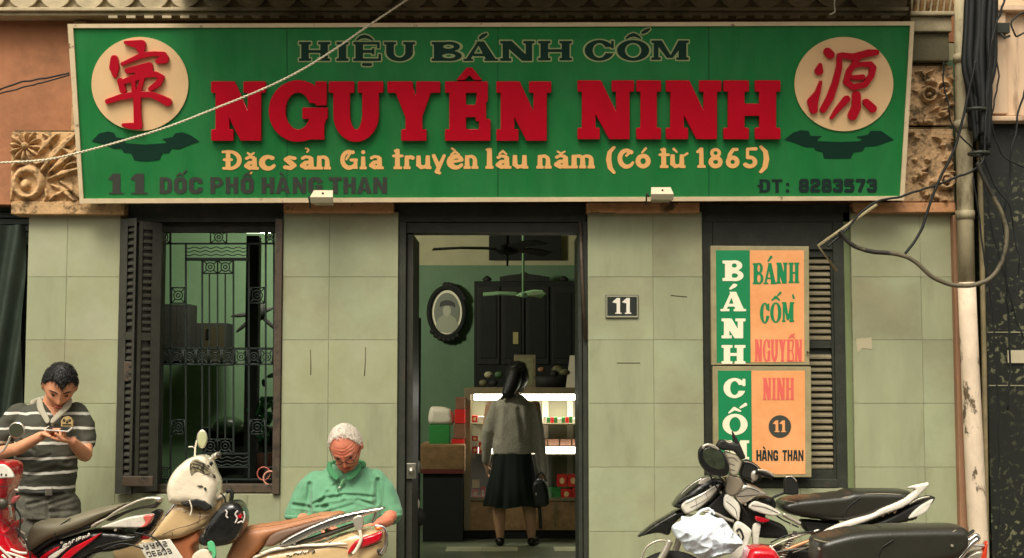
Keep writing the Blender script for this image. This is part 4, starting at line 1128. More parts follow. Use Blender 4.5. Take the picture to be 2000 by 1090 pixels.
# address and telephone
adr = Print(SP)
for x0, x1 in ((210, 242), (253, 289)):
    adr.loops(glyph_loops(slab('1', S=.46, T=.07, E=.2, w=.95), .95, (x0, 339, x1, 379), .02), .003)
for ch, x0, x1 in (('D', 312, 336), ('O', 340, 365), ('C', 369, 396), ('P', 411, 436), ('H', 441, 465), ('O', 470, 496), ('H', 511, 536), ('A', 538, 567), ('N', 572, 598), ('G', 602, 630), ('T', 642, 668), ('H', 671, 695), ('A', 697, 726), ('N', 729, 756)):
    adr.loops(glyph_loops(sans(ch, .27, .74), .74, (x0, 346, x1, 378), .02), .003)
adr.prims([A_((346, 343, 1.6), (352, 339, 2.2), (358, 343, 1.6)), A_((359, 338, 1.6), (364, 334, 2.2)), A_((476, 344, 1.6), (483, 339, 2.2), (490, 344, 1.6)), A_((488, 337, 2), (491, 334, 1.6)), A_((548, 338, 2.2), (554, 343, 1.6))], (330, 326, 570, 350), .6, .003)
adr.build('address_letter', M_grey, sign)
tel = Print(SP)
tel.loops(glyph_loops(sans('D', .26, .78), .78, (1483, 350, 1504, 376), .02), .003); tel.loops([[(1479, 361), (1479, 365), (1491, 365), (1491, 361)]], .0036); tel.loops(glyph_loops(sans('T', .26, .8), .8, (1507, 350, 1528, 376), .02), .003)
tel.prims([('p', [(1535, 357), (1541, 357), (1541, 363), (1535, 363)]), ('p', [(1535, 370), (1541, 370), (1541, 376), (1535, 376)])], (1530, 350, 1546, 380), .5, .003)
for i, ch in enumerate('8283573'):
    tel.loops(glyph_loops(sans(ch, .26, .74), .74, (1560 + i * 22.1, 349, 1580 + i * 22.1, 376), .02), .003)
tel.build('telephone_digit', M_ink, sign)
# cream discs, painted cloud stands, red characters
for cx, cy, rx, ry in ((274, 164, 94.5, 91.7), (1647.7, 164.3, 96.4, 92)):
    SP.put('disc', [[(cx + rx * math.cos(2 * PI * k / 72), cy + ry * math.sin(2 * PI * k / 72)) for k in range(72)]], M_disc, sign, lift=.001, ext=.004)
def zpts(lst, ox, oy, s=3.892): return [(ox + p[0] / s, oy + p[1] / s) + ((p[2] / s,) if len(p) > 2 else ()) for p in lst]
cl = [(75, 880), (130, 820), (200, 805), (245, 815), (262, 850), (345, 860), (325, 885), (330, 893), (480, 905), (640, 893), (640, 880), (608, 862), (690, 848), (710, 818), (770, 812), (830, 835), (895, 882), (820, 905), (740, 940), (682, 935), (662, 968), (612, 970), (590, 1020), (500, 1032), (400, 1025), (375, 970), (320, 965), (300, 935), (240, 935), (180, 905)]
SP.put('cloud_stand', [zpts(cl, 160, 50)], M_dkgreen, sign, lift=.003)
cl2 = [(45, 868), (110, 815), (170, 795), (230, 800), (245, 838), (330, 840), (300, 862), (300, 878), (460, 885), (610, 880), (640, 868), (590, 845), (680, 830), (700, 800), (780, 800), (880, 868), (740, 915), (660, 920), (640, 955), (570, 965), (550, 1010), (350, 1010), (335, 960), (285, 950), (270, 925), (210, 925), (120, 890)]
SP.put('cloud_stand', [zpts(cl2, 1520, 50)], M_dkgreen, sign, lift=.003)
Z = lambda *p: ('z', list(p))
ch1 = [[(340, 130, 8), (400, 140, 22), (460, 145, 30), (455, 175, 28)], [(460, 190, 18), (468, 225, 18)], [(255, 252, 22), (256, 320, 33), (262, 385, 10)], [(318, 292, 9), (400, 256, 12), (470, 226, 17), (560, 214, 13), (628, 222, 18), (635, 255, 30), (590, 270, 18)],
       [(358, 345, 17), (430, 330, 22), (518, 308, 24), (528, 338, 18), (430, 352, 16)], [(300, 420, 17), (322, 492, 20)], [(312, 432, 15), (400, 402, 21), (480, 376, 20), (570, 370, 16), (614, 396, 17), (590, 440, 20), (530, 482, 13)],
       [(400, 410, 11), (405, 495, 13)], [(470, 400, 14), (442, 495, 14)], [(205, 577, 15), (300, 545, 18), (420, 524, 20), (540, 526, 18), (620, 560, 24), (660, 582, 27)], [(430, 560, 25), (430, 650, 23), (436, 745, 27)], [(445, 765, 20), (380, 762, 19), (325, 755, 9)]]
ch2 = [[(368, 200, 26), (388, 222, 28)], [(312, 300, 10), (303, 345, 28)], [(315, 430, 7), (292, 510, 16), (255, 580, 36), (262, 640, 26)], [(478, 226, 17), (560, 240, 22), (680, 210, 23), (738, 205, 17)], [(458, 228, 15), (455, 320, 18), (425, 440, 20), (385, 550, 24), (333, 640, 19)],
       [(602, 250, 13), (570, 290, 16), (530, 350, 18), (510, 430, 20), (560, 470, 18), (650, 450, 18), (700, 380, 18), (712, 320, 20), (690, 295, 18), (620, 296, 13), (560, 312, 12)], [(560, 396, 13), (632, 392, 16)],
       [(512, 558, 22), (440, 640, 15), (396, 702, 7)], [(586, 530, 28), (586, 620, 30), (556, 684, 31)], [(660, 582, 22), (708, 630, 27)]]
for chs, ox, oy, bx_ in ((ch1, 160, 50, (190, 70, 350, 260)), (ch2, 1520, 50, (1560, 80, 1730, 250))):
    pr = [('s', zpts(s_, ox, oy)) for s_ in chs]
    SP.put('raised_character', px_loops(pr, bx_, .8, off=.7), M_redp, sign, lift=.010, ext=.010, bev=.002)

# floodlights clipped to the bottom edge
def flood(px, py, label):
    c = W(px, py, 8.36); t = thing('floodlight', tuple(c), label, 'floodlight', 'floodlights under the signboard')
    w, h = .072, .05
    mb = MB(); mb.hexa([(c.x - w, c.y - .03, c.z - .045), (c.x + w, c.y - .03, c.z - .045), (c.x + w, c.y - .05, c.z - .012), (c.x - w, c.y - .05, c.z - .012), (c.x - w * .8, c.y + .10, c.z - .045), (c.x + w * .8, c.y + .10, c.z - .045), (c.x + w * .8, c.y + .06, c.z + .0), (c.x - w * .8, c.y + .06, c.z + .0)])
    mb.build('housing', mat('lamp_housing', C(176, 168, 140), .4, var=.1), t, bevel=.004)
    mb = MB(); mb.hexa([(c.x - w, c.y - .052, c.z - .010), (c.x + w, c.y - .052, c.z - .010), (c.x + w * .86, c.y + .03, c.z + .045), (c.x - w * .86, c.y + .03, c.z + .045), (c.x - w, c.y - .04, c.z - .016), (c.x + w, c.y - .04, c.z - .016), (c.x + w * .8, c.y + .06, c.z + .03), (c.x - w * .8, c.y + .06, c.z + .03)])
    mb.build('lens', mat('lamp_lens', C(220, 206, 176), .3), t, bevel=.003)
    MB().tube([(c.x - w - .006, c.y + .02, c.z - .02), (c.x - w - .018, c.y + .02, c.z + .004), (c.x - w - .018, c.y + .1, c.z - .06)], .006, 6).build('bracket', M_darkwood, t)
    MB().ball((c.x + .004, c.y - .02, c.z + .018), .007).build('screw', M_darkwood, t)
flood(630, 384, 'small pale floodlight under the street address lettering, the left of the pair')
flood(1292, 378, 'small pale floodlight under the year on the signboard, the right of the pair')

# ================================================================ the vertical sign on the shuttered window
VP = Plane((0, 8.615, 1.6))
vs_ = thing('vertical_sign', tuple(W(1486, 932, 8.615)), 'vertical orange and green sign in two framed sections on the closed shutters', 'sign')
M_vg = mat('vsign_green', C(18, 128, 76), .45, var=.06); M_vo = mat('vsign_orange', C(232, 156, 96), .5, var=.07, vs=4, color2=C(238, 172, 116), thr=(.4, .7)); M_vf = mat('vsign_frame', C(150, 140, 104), .45, var=.2, vs=9)
M_vw = mat('vsign_cream', C(240, 232, 200), .5); M_vpk = mat('vsign_pink', C(222, 100, 88), .5)
for (x0, y0, x1, y1, g0, g1, o1, t) in ((1388, 480, 1580, 713, 1398, 1464, 1570, 0), (1392, 715, 1584, 932, 1402, 1467, 1572, 1)):
    pl_prism(MB(), VP, [(x0, y0), (x1, y0 + 1), (x1 + 1, y1), (x0 + 2, y1)], 0, .04).build('frame', M_vf, vs_, bevel=.003)
    pl_prism(MB(), VP, [(g0, y0 + 9), (g1, y0 + 9), (g1 + 2, y1 - 5), (g0 + 2, y1 - 5)], .002, .0015).build('green_panel', M_vg, vs_)
    pl_prism(MB(), VP, [(g1 + .5, y0 + 9), (o1, y0 + 9), (o1 + 1, y1 - 6), (g1 + 2.5, y1 - 5)], .002, .0015).build('orange_panel', M_vo, vs_)
pw = Print(VP)
for ch, b in (('B', (1411, 509, 1452, 549)), ('A', (1407, 570, 1457, 608)), ('N', (1409, 622, 1456, 661)), ('H', (1409, 674, 1456, 711)), ('C', (1413, 739, 1456, 777)), ('O', (1411, 809, 1460, 849)), ('M', (1411, 860, 1463, 898))):
    gw = (b[2] - b[0]) / (b[3] - b[1]); pw.loops(glyph_loops(slab(ch, S=.34, T=.15, E=.12, w=gw, B=.16), gw, b, .025), .004)
pw.prims([A_((1426, 564, 2), (1434, 558, 4), (1438, 557, 2)), A_((1424, 806, 1.6), (1434, 798, 3.4), (1446, 803, 1.6)), A_((1446, 796, 2), (1456, 790, 3.2))], (1405, 550, 1470, 815), .6, .004)
pw.build('cream_letter', M_vw, vs_)
pg = Print(VP)
for ch, b in (('B', (1470, 514, 1491, 555)), ('A', (1491, 514, 1516, 555)), ('N', (1516, 513, 1538, 554)), ('H', (1540, 513, 1561, 553)), ('C', (1484, 592, 1503, 631)), ('O', (1504, 591, 1526, 630)), ('M', (1527, 590, 1551, 629))):
    gw = (b[2] - b[0]) / (b[3] - b[1]); pg.loops(glyph_loops(slab(ch, S=.17, T=.09, E=.04, w=gw, B=.08), gw, b, .02), .004)
pg.prims([A_((1500, 510, 1.6), (1506, 502, 2.6)), A_((1508, 586, 1.6), (1515, 580, 2.6), (1522, 586, 1.6)), A_((1519, 577, 1.6), (1524, 572, 2.4)), A_((1548, 576, 1.6), (1550, 582, 2.2))], (1490, 495, 1560, 592), .5, .004)
pg.build('green_letter', M_vg, vs_)
pk = Print(VP)
for i, ch in enumerate('NGUYEN'):
    b = (1474 + i * 15.6, 663, 1488.6 + i * 15.6, 706); gw = 14.6 / 43; pk.loops(glyph_loops(slab(ch, S=.11, T=.07, E=.02, w=gw, B=.06), gw, b, .016), .004)
for i, ch in enumerate('NINH'):
    w_ = (17, 9, 17, 17)[i]; x = 1490 + (0, 17.5, 27, 44.5)[i]; b = (x, 738, x + w_ - 1, 781); gw = (w_ - 1) / 43
    pk.loops(glyph_loops(slab(ch, S=.12, T=.08, E=.02, w=gw, B=.07), gw, b, .016), .004)
pk.prims([A_((1541, 660, 1.4), (1546, 655, 2.2), (1551, 660, 1.4)), A_((1550, 653, 2))], (1535, 645, 1560, 666), .5, .004)
pk.build('pink_letter', M_vpk, vs_)
VP.put('number_disc', [[(1523 + 22 * math.cos(2 * PI * k / 40), 833 + 22 * math.sin(2 * PI * k / 40)) for k in range(40)]], M_grey, vs_, lift=.004)
pn = Print(VP)
for x in (1511, 1524): pn.loops(glyph_loops(slab('1', S=.24, T=.1, E=.1, w=.5), .5, (x, 821, x + 11, 844), .025), .006)
pn.build('disc_digit', M_vo, vs_)
ph = Print(VP)
for ch, x0, x1 in (('H', 1477, 1487), ('A', 1487.5, 1498), ('N', 1499, 1509), ('G', 1510, 1519.5), ('T', 1528, 1537), ('H', 1538, 1547.5), ('A', 1548.5, 1558), ('N', 1559, 1569)):
    ph.loops(glyph_loops(sans(ch, .15, .44), .44, (x0, 879, x1, 900), .015), .004)
ph.prims([A_((1491, 873, 1.4), (1494, 877, 1))], None, .5, .004)
ph.build('street_letter', M_ink, vs_)
MB().tube([W(1576, 686, 8.6), W(1579, 690, 8.6)], .006, 8).build('rust_spot', M_frame, vs_)

# house number
hp = thing('house_number_plate', tuple(W(1215, 621, F)), 'dark enamel house number plate reading 11 on the pillar right of the door', 'number plate')
HP = Plane((0, F - .012, 1.6))
pl_prism(MB(), HP, [(1183, 576), (1247, 576), (1247, 621), (1183, 621)], 0, .0105).build('plate', mat('plate_dark', C(44, 48, 44), .35, var=.2, vs=10), hp, bevel=.002)
for q in ([(1184, 577), (1246, 577), (1244, 580), (1186, 580)], [(1184, 620), (1246, 620), (1244, 617), (1186, 617)], [(1184, 577), (1186, 580), (1186, 617), (1184, 620)], [(1246, 577), (1244, 580), (1244, 617), (1246, 620)]):
    pl_prism(MB(), HP, q, .002, .0019).build('border', mat('plate_border', C(150, 148, 124), .4), hp)
ppn = Print(HP)
for x in (1200, 1219): ppn.loops(glyph_loops(slab('1', S=.2, T=.07, E=.09, w=.42), .42, (x, 582, x + 14, 613), .02), .002)
ppn.build('digit', M_white, hp)
for (a, b, c, d) in ((606, 683, 607, 732), (714, 678, 712, 734), (1205, 709, 1250, 709), (1310, 577, 1342, 580)):
    MB().tube([W(a, b, F - .001), W((a + c) / 2 + .5, (b + d) / 2, F - .001), W(c, d, F - .001)], .003, 6).build('crack', mat('crack_dark', C(92, 82, 58), .9), shop)
MB().pprism([(1672, 662), (1702, 659), (1704, 682), (1684, 680), (1675, 690)], F - .0035, .0015).build('paper_scrap', mat('scrap', C(176, 166, 136), .8), shop)
# ================================================================ inside the shop
M_dk = mat('dark_furniture', C(18, 20, 14), .8, var=.3, vs=6, bump=.15)
M_dk2 = mat('dark_furniture_carving', C(24, 25, 18), .75, var=.3, vs=14, bump=.4)
M_alu = mat('case_frame', C(150, 138, 108), .35, metal=.5, var=.15, vs=9)
M_boxred = mat('box_red', C(206, 34, 30), .5, var=.08); M_boxgreen = mat('box_green', C(46, 130, 58), .5, var=.1); M_boxwhite = mat('box_white', C(214, 206, 184), .6, var=.06); M_boxcream = mat('box_cream', C(232, 200, 140), .55)
M_lampw = emat('tube_glow', (1.0, .98, .86), 11.0)

def area(name, loc, rot, sx_, sy_, e, color=(1, .97, .84), parent=None):
    d = bpy.data.lights.new(name, 'AREA'); d.shape = 'RECTANGLE'; d.size = sx_; d.size_y = sy_; d.energy = e; d.color = color
    o = bpy.data.objects.new(name, d); col.objects.link(o); o.location = loc; o.rotation_euler = rot
    if parent is not None: o.parent = parent; o.location = Vector(loc) - WL[parent.name]
    return o

# wall lamp high on the back wall, seen through the left window
YL = 10.5
p = W(494, 452, YL)
wl_ = thing('tube_lamp', tuple(p), 'fluorescent tube lamp hanging inside the shop, seen at the top of the left window', 'lamp')
MB().box(p.x - .07, p.x + .16, YL - .03, YL + .03, p.z + .03, p.z + .07).build('housing', M_white, wl_)
MB().tube([(p.x - .05, YL, p.z), (p.x + .14, YL, p.z)], .016, 10).build('tube', emat('tube_soft', (.9, 1, .7), 2.2), wl_)
MB().tube([(p.x + .05, YL, p.z + .07), (p.x + .05, YL, RZ)], .006, 8).build('hanger', M_white, wl_)
area('tube_light', (p.x + .05, YL, p.z - .03), Vector((.30, .92, -.05)).to_track_quat('-Z', 'Y').to_euler(), .4, .3, 46, (1, .97, .80), wl_)

# display case
YD = 11.9
X0, X1, Z1_, = W(906, 900, YD).x, W(1192, 900, YD).x, W(1000, 758, YD).z
zf, zk = .15, W(1000, 1036, YD).z
case = thing('display_case', ((X0 + X1) / 2, YD, .15), 'lit glass display case full of red and green sweet boxes in front of the woman', 'display case')
YB_ = YD + .5
px = lambda p_: W(p_, 900, YD).x
pz = lambda p_: W(1000, p_, YD).z
for a, b, c, d in ((906, 919, 758, 1036), (1178, 1190, 758, 1036)):
    MB().box(px(a), px(b), YD, YD + .03, pz(d), pz(c)).build('post', M_alu, case, bevel=.002)
    MB().box(px(a), px(b), YB_ - .03, YB_, pz(d), pz(c)).build('post', M_alu, case)
mb = MB().box(px(919) + .001, px(1178) - .001, YD - .005, YB_, pz(770), pz(757)); mb.build('top_board', M_alu, case)
MB().box(px(919) + .001, px(1178) - .001, YD - .005, YD + .03, pz(978), pz(972)).build('rail', M_alu, case)
MB().box(px(1082), px(1086), YD - .006, YD + .02, pz(1030), pz(979)).build('rail', M_alu, case)
MB().box(px(906), px(1190), YD + .03, YB_, .15, zk - .001).build('plinth', M_black, case)
MB().box(px(906) + .003, px(1190) - .003, YD + .02, YB_ - .031, zk, pz(980)).build('base_panel', mat('foil_base', C(176, 142, 104), .28, metal=.55, var=.35, vs=14, bump=.6, bs=9), case)
for y in (828, 887, 977):
    MB().box(px(919) + .002, px(1178) - .002, YD + .035, YB_ - .034, pz(y + 2), pz(y)).build('shelf', M_boxwhite if y == 977 else M_alu, case)
MB().box(px(919), px(1178), YB_ - .028, YB_ - .01, pz(978), pz(771)).build('back_panel', mat('case_back', C(140, 136, 108), .5, var=.08), case)
for x in (1062, 1112): MB().box(px(x), px(x + 12), YB_ - .05, YB_ - .03, pz(975), pz(772)).build('back_strip', M_boxwhite, case)
MB().box(px(919), px(1178), YD + .008, YD + .012, pz(972) + .002, pz(770) - .002).build('glass_front', M_glass, case)
for y in (776, 880):
    MB().tube([(px(925), YD + .10, pz(y)), (px(1174), YD + .10, pz(y))], .026, 10).build('tube_lamp', M_lampw, case)
    MB().box(px(925), px(1174), YD + .06, YD + .14, pz(y - 4) + .012, pz(y - 4) + .02).build('lamp_holder', M_alu, case)
    area('case_light', ((px(925) + px(1174)) / 2, YD + .10, pz(y) - .035), (R(0), 0, 0), 1.1, .04, 9, (1, .98, .86), case)
rb = random.Random(11)
def sweetbox(x, y0, w, h, m, Y, label, patch=True, dep=.09):
    a, b = px(x), px(x + w); z0, z1 = pz(y0), pz(y0 - h)
    t = thing('sweet_box', ((a + b) / 2, Y, z0), label, 'box', 'sweet boxes in the display case')
    MB().box(a + .001, b - .001, Y, Y + dep, z0 + .001, z1).build('carton', m, t, bevel=.002, seg=1)
    if patch:
        MB().disc(((a + b) / 2, Y - .0015, (z0 + z1) / 2), (b - a) * .24, .0014, 14, (z1 - z0) * .26).build('emblem', M_boxcream, t)
    return t
L_ = 'sweet box in the display case: %s'
def lab(colr, what): return '%s sweet box %s' % (colr, what)
for i, (x, y, w, h, m, s) in enumerate((
    (1088, 952, 20, 24, M_boxred, 'on the lower shelf, left one of the upper row'), (1109, 952, 21, 24, M_boxred, 'on the lower shelf, right one of the upper row'), (1118, 976, 24, 22, M_boxred, 'at the bottom of the lower shelf beside the door jamb'),
    (1096, 976, 21, 20, M_boxred, 'at the bottom of the lower shelf, next to the pale green ones'))):
    sweetbox(x, y, w, h, m, YD + .05, lab('red', s))
for x, w, m, s in ((1064, 15, M_boxgreen, 'flat pale green'), (1080, 15, M_boxgreen, 'flat green')):
    sweetbox(x, 976, w, 13, m, YD + .06, '%s sweet box on the lower shelf %s' % (s, 'near the skirt' if x == 1064 else 'beside the red ones'), False)
MB().box(px(1040), px(1178), YD + .2, YD + .4, pz(976), pz(956)).build('carton_row', M_boxgreen, case)
for i, (x, y, w, h, m, s) in enumerate(((921, 826, 11, 14, M_boxred, 'top left corner of the case, left'), (933, 826, 12, 12, M_boxwhite, 'top left corner of the case, right'),
    (921, 886, 13, 12, M_boxred, 'second shelf, bottom of the left stack'), (921, 873, 12, 10, M_boxwhite, 'second shelf, middle of the left stack'), (934, 886, 12, 22, M_boxred, 'second shelf behind the grey sleeve'), (921, 862, 12, 9, M_boxred, 'second shelf, top of the left stack'),
    (921, 976, 14, 20, M_boxred, 'lower shelf, far left'), (922, 955, 14, 16, M_boxcream, 'lower shelf, on the far left red one'), (938, 976, 10, 24, M_boxred, 'lower shelf, behind the skirt'))):
    sweetbox(x, y, w, h, m, YD + .06, ('white' if m is M_boxwhite else 'cream' if m is M_boxcream else 'red') + ' sweet box, ' + s, m is M_boxred)
for k in range(13):
    m = (M_boxred, M_boxgreen, M_boxwhite, M_boxgreen)[k % 4]
    sweetbox(1046 + k * 7.4, 827, 7, rb.uniform(9, 14), m, YD + .07 + (k % 2) * .02, '%s packet %s in the row on the top shelf' % (('red', 'green', 'white', 'dark green')[k % 4], ('first', 'second', 'third', 'fourth', 'fifth', 'sixth', 'seventh', 'eighth', 'ninth', 'tenth', 'eleventh', 'twelfth', 'thirteenth')[k] + ' from the grey cardigan'), False, .07)
M_brownbox = mat('box_brown', C(122, 84, 62), .6, var=.2, vs=12)
for k, x in enumerate((1048, 1072, 1096, 1120, 1144)):
    sweetbox(x, 886, 22, 26, M_brownbox, YD + .24, 'brown carton on the middle shelf, %s from the grey cardigan' % ('first', 'second', 'third', 'fourth', 'fifth')[k], False, .12)

# on top of the case
YT = YD + .2; zt = Z1_ + .0
def onwall(name, m, px0, py0, px1, py1, Y, dep, label, cat, bevel=.004):
    return MB().pbox(px0, py0, px1, py1, Y, dep).build(name, m, label=label, cat=cat, bevel=bevel)
fr = thing('picture_stand', tuple(W(1025, 757, YT)), 'small framed notice standing on the display case behind the hair', 'frame')
MB().pbox(1004, 693, 1046, 757, YT, .015).build('frame', M_alu, fr, bevel=.003)
MB().pbox(1009, 699, 1041, 752, YT - .003, .003).build('sheet', mat('sheet_dim', C(120, 122, 88), .5, var=.3, vs=30), fr)
bd = MB(); q = [W(a, b, YT - .1) for a, b in ((1105, 757), (1150, 757), (1153, 694), (1114, 694))]
bd.hexa([(v.x, v.y + (.08 if i > 1 else 0), v.z) for i, v in enumerate(q)] + [(v.x, v.y + .012 + (.08 if i > 1 else 0), v.z) for i, v in enumerate(q)])
bd.build('price_board', mat('board_white', C(214, 206, 182), .4, var=.1), label='white board leaning on top of the display case by the right jamb', cat='board')
rb = random.Random(5)
tr = thing('basket', tuple(W(1078, 757, YT)), 'woven tray heaped with dark parcels on the display case', 'basket')
c = W(1078, 757, YT)
MB().loft([(c.x, c.y, c.z, .13, .09), (c.x, c.y, c.z + .10, .16, .11)], 20).build('tray', M_dk2, tr)
for k in range(9): MB().ball((c.x + rb.uniform(-.13, .13), c.y + rb.uniform(-.06, .05), c.z + rb.uniform(.11, .17)), rb.uniform(.03, .05), .03, rb.uniform(.02, .035)).build('parcel', (M_dk2, mat('parcel_olive', C(92, 88, 56), .6), mat('parcel_brown', C(128, 96, 70), .6))[k % 3], tr)
for k in range(4): MB().ball(W(944 + k * 10, 748 - k % 2 * 16, YT), .04, .03, .03).build('bundle', (mat('parcel_olive', C(92, 88, 56)), mat('parcel_pale', C(150, 144, 110), .7), M_dk2, mat('parcel_moss', C(58, 84, 50), .7))[k], label=('olive', 'pale', 'dark', 'green')[k] + ' wrapped bundle on the left end of the display case', cat='parcel')

# altar cabinet
YA = 13.05
ac = thing('altar_cabinet', (W(1025, 900, YA).x, YA, .15), 'large dark carved altar cabinet against the back wall', 'cabinet')
ax = lambda p_: W(p_, 650, YA).x; az = lambda p_: W(1000, p_, YA).z
MB().box(ax(926), ax(1128), YA, 13.45, .15, az(549)).build('body', M_dk, ac, bevel=.01)
mb = MB().pprism([(976, 549), (976, 541), (990, 538), (1015, 535), (1024, 530), (1033, 535), (1056, 538), (1074, 541), (1074, 549)], YA - .01, .06); mb.build('crest', M_dk2, ac)
for x in (951, 1102):
    MB().loft([(ax(x), YA + .05, az(549), .03, .03), (ax(x), YA + .05, az(545), .05, .04), (ax(x), YA + .05, az(541), .03, .03), (ax(x), YA + .05, az(538), .01, .01)], 12).build('finial', M_dk2, ac)
for a, b in ((932, 976), (980, 1024), (1028, 1072), (1078, 1122)):
    d_ = MB().box(ax(a), ax(b), YA - .018, YA - .001, az(712), az(560)).build('door', M_dk2, ac, bevel=.006)
    MB().box(ax(a + 6), ax(b - 6), YA - .026, YA - .0185, az(700), az(572)).build('door_panel', M_dk, d_, bevel=.006)
MB().box(ax(1002), ax(1012), YA - .03, YA - .0265, az(672), az(649)).build('paper_label', mat('label_tan', C(150, 140, 90), .7), ac)

# plaque, portrait
onwall('wall_plaque', M_dk, 955, 459, 1096, 508, 13.42, .04, 'dark wooden board high on the cream back wall behind the black fan', 'plaque')
pt = thing('portrait', tuple(W(873, 665, 13.4)), 'oval black and white portrait in a dark carved frame on the green wall', 'portrait')
c = W(873, 610, 13.42); k_ = 13.42 / FPX
MB().disc((c.x, 13.40, c.z), 33 * k_, .02, 40, 46 * k_).build('mount', mat('mount_cream', C(226, 220, 188), .6), pt)
MB().disc((c.x, 13.392, c.z), 25 * k_, .006, 40, 38 * k_).build('photograph', mat('photo_grey', C(112, 116, 98), .5), pt)
mb = MB(); mb.pprism([(862, 640 + 0)] and [(849, 641), (856, 622), (866, 615), (880, 615), (890, 622), (897, 641), (886, 648), (873, 650), (860, 648)], 13.389, .002); mb.build('photo_shoulders', mat('photo_pale', C(146, 150, 124), .5), pt)
MB().disc((c.x, 13.3885, W(1000, 607, 13.4).z), 8 * k_, .002, 20, 11 * k_).build('photo_face', mat('photo_face', C(166, 166, 140), .5), pt)
mb = MB(); mb.pprism([(858, 600), (860, 590), (870, 586), (880, 587), (888, 592), (889, 601), (882, 597), (866, 597)], 13.386, .002); mb.build('photo_hat', mat('photo_dark', C(40, 40, 34), .5), pt)
pts = [(c.x + 34.5 * k_ * math.cos(2 * PI * i / 48), 13.385, c.z + 48 * k_ * math.sin(2 * PI * i / 48)) for i in range(48)]
MB().tube(pts, .025, 10, closed=True).build('frame', M_dk, pt)
for i in range(16):
    a = PI / 2 + (i - 7.5) * .14 if i < 9 else -PI / 2 + (i - 12.5) * .22
    MB().ball((c.x + 39 * k_ * math.cos(a), 13.38, c.z + 53 * k_ * math.sin(a)), .032, .02, .03, 10, 6).build('carving', M_dk2, pt)

# two ceiling fans
def fan(loc, blades, m, label, rod_r, hub, tipw, ang0, n, blen, droop=0.0):
    t = thing('ceiling_fan', loc, label, 'ceiling fan'); x, y, z = loc
    MB().tube([(x, y, z + .02), (x, y, RZ)], rod_r, 10).build('rod', m, t)
    MB().loft([(x, y, z - hub * .5, hub * .55, hub * .55), (x, y, z - hub * .3, hub, hub), (x, y, z + hub * .25, hub, hub), (x, y, z + hub * .5, hub * .5, hub * .5)], 20).build('motor', m, t)
    MB().loft([(x, y, RZ - .08, .05, .05), (x, y, RZ - .001, .07, .07)], 16).build('ceiling_cap', m, t)
    for k in range(n):
        a = R(ang0 + k * 360 / n); d = Vector((math.cos(a), math.sin(a), 0)); s = Vector((-d.y, d.x, 0))
        P_ = []
        for r, w, dz in ((hub * .9, .03, .0), (hub * 1.5, tipw * .7, .005), (blen * .6, tipw, .01), (blen * .97, tipw * .8, .0 + droop)):
            b = Vector(loc) + d * r; P_.append((b - s * w + Vector((0, 0, dz + .012)), b + s * w + Vector((0, 0, dz - .012))))
        mb = MB()
        for (a1, b1), (a2, b2) in zip(P_[:-1], P_[1:]):
            u = Vector((0, 0, .008)); mb.hexa([a1, a2, a2 + u, a1 + u, b1, b2, b2 + u, b1 + u])
        mb.build('blade', m, t)
    return t
pf = W(991, 487, 10.3)
fan((pf.x, 10.3, pf.z), 3, M_dk, 'black ceiling fan hanging in front of the dark wall board', .012, .085, .062, 176, 3, .60)
MB().tube([(pf.x, 10.3, pf.z - .03), (pf.x, 10.3, pf.z - .13)], .008, 8).build('pull_cord', M_dk, label='short dark pull knob under the black ceiling fan', cat='pull cord')
M_mint = mat('fan_mint', C(150, 190, 140), .35)
pf = W(1022, 576, 10.9)
fan((pf.x, 10.9, pf.z), 3, M_mint, 'pale mint ceiling fan on a long rod before the altar cabinet', .010, .04, .022, 180, 3, .34)

# side table with boxes
YS = 11.7
tb = thing('side_table', tuple(Vector((W(868, 1000, YS).x, YS, .15))), 'low dark table under a brown cloth left of the display case', 'table')
qx = lambda p_: W(p_, 900, YS).x; qz = lambda p_: W(1000, p_, YS).z
MB().box(qx(826), qx(904), YS + .02, YS + .5, .15, qz(925)).build('cabinet', M_black, tb)
MB().box(qx(820), qx(908), YS, YS + .52, qz(924), qz(868)).build('cloth', mat('table_cloth', C(126, 98, 62), .9, var=.3, vs=16, bump=.4), tb, bevel=.02)
MB().box(qx(822), qx(906), YS - .004, YS + .01, qz(925), qz(916)).build('cloth_hem', mat('hem_red', C(92, 44, 34), .9), tb)
for (a, b, c_, d, m, l) in ((838, 830, 878, 867, M_boxgreen, 'green carton on the cloth-covered table under the white bag'), (882, 858, 906, 867, M_boxred, 'flat red box at the right edge of the cloth-covered table'), (886, 828, 908, 857, mat('box_brown', C(122, 84, 62)), 'brown box stacked on the flat red box by the display case'),
                            (888, 800, 908, 827, M_boxred, 'dull red box on the brown box by the display case'), (890, 776, 908, 799, mat('box_brown', C(122, 84, 62)), 'topmost brown box of the stack by the display case')):
    MB().pbox(a, b, c_, d, YS + .1, .14).build('carton', m, label=l, cat='box', bevel=.004)
def wob(co): return co + Vector(noise.noise_vector(co * 14)) * .012
pillow('paper_bag', [(840, 829), (840, 798), (852, 794), (872, 796), (884, 804), (884, 829)], YS + .18, .08, M_boxwhite, None, edge=.05).update_tag()
bpy.data.objects['paper_bag']['label'] = 'crumpled white paper bag on the green carton'; bpy.data.objects['paper_bag']['category'] = 'bag'
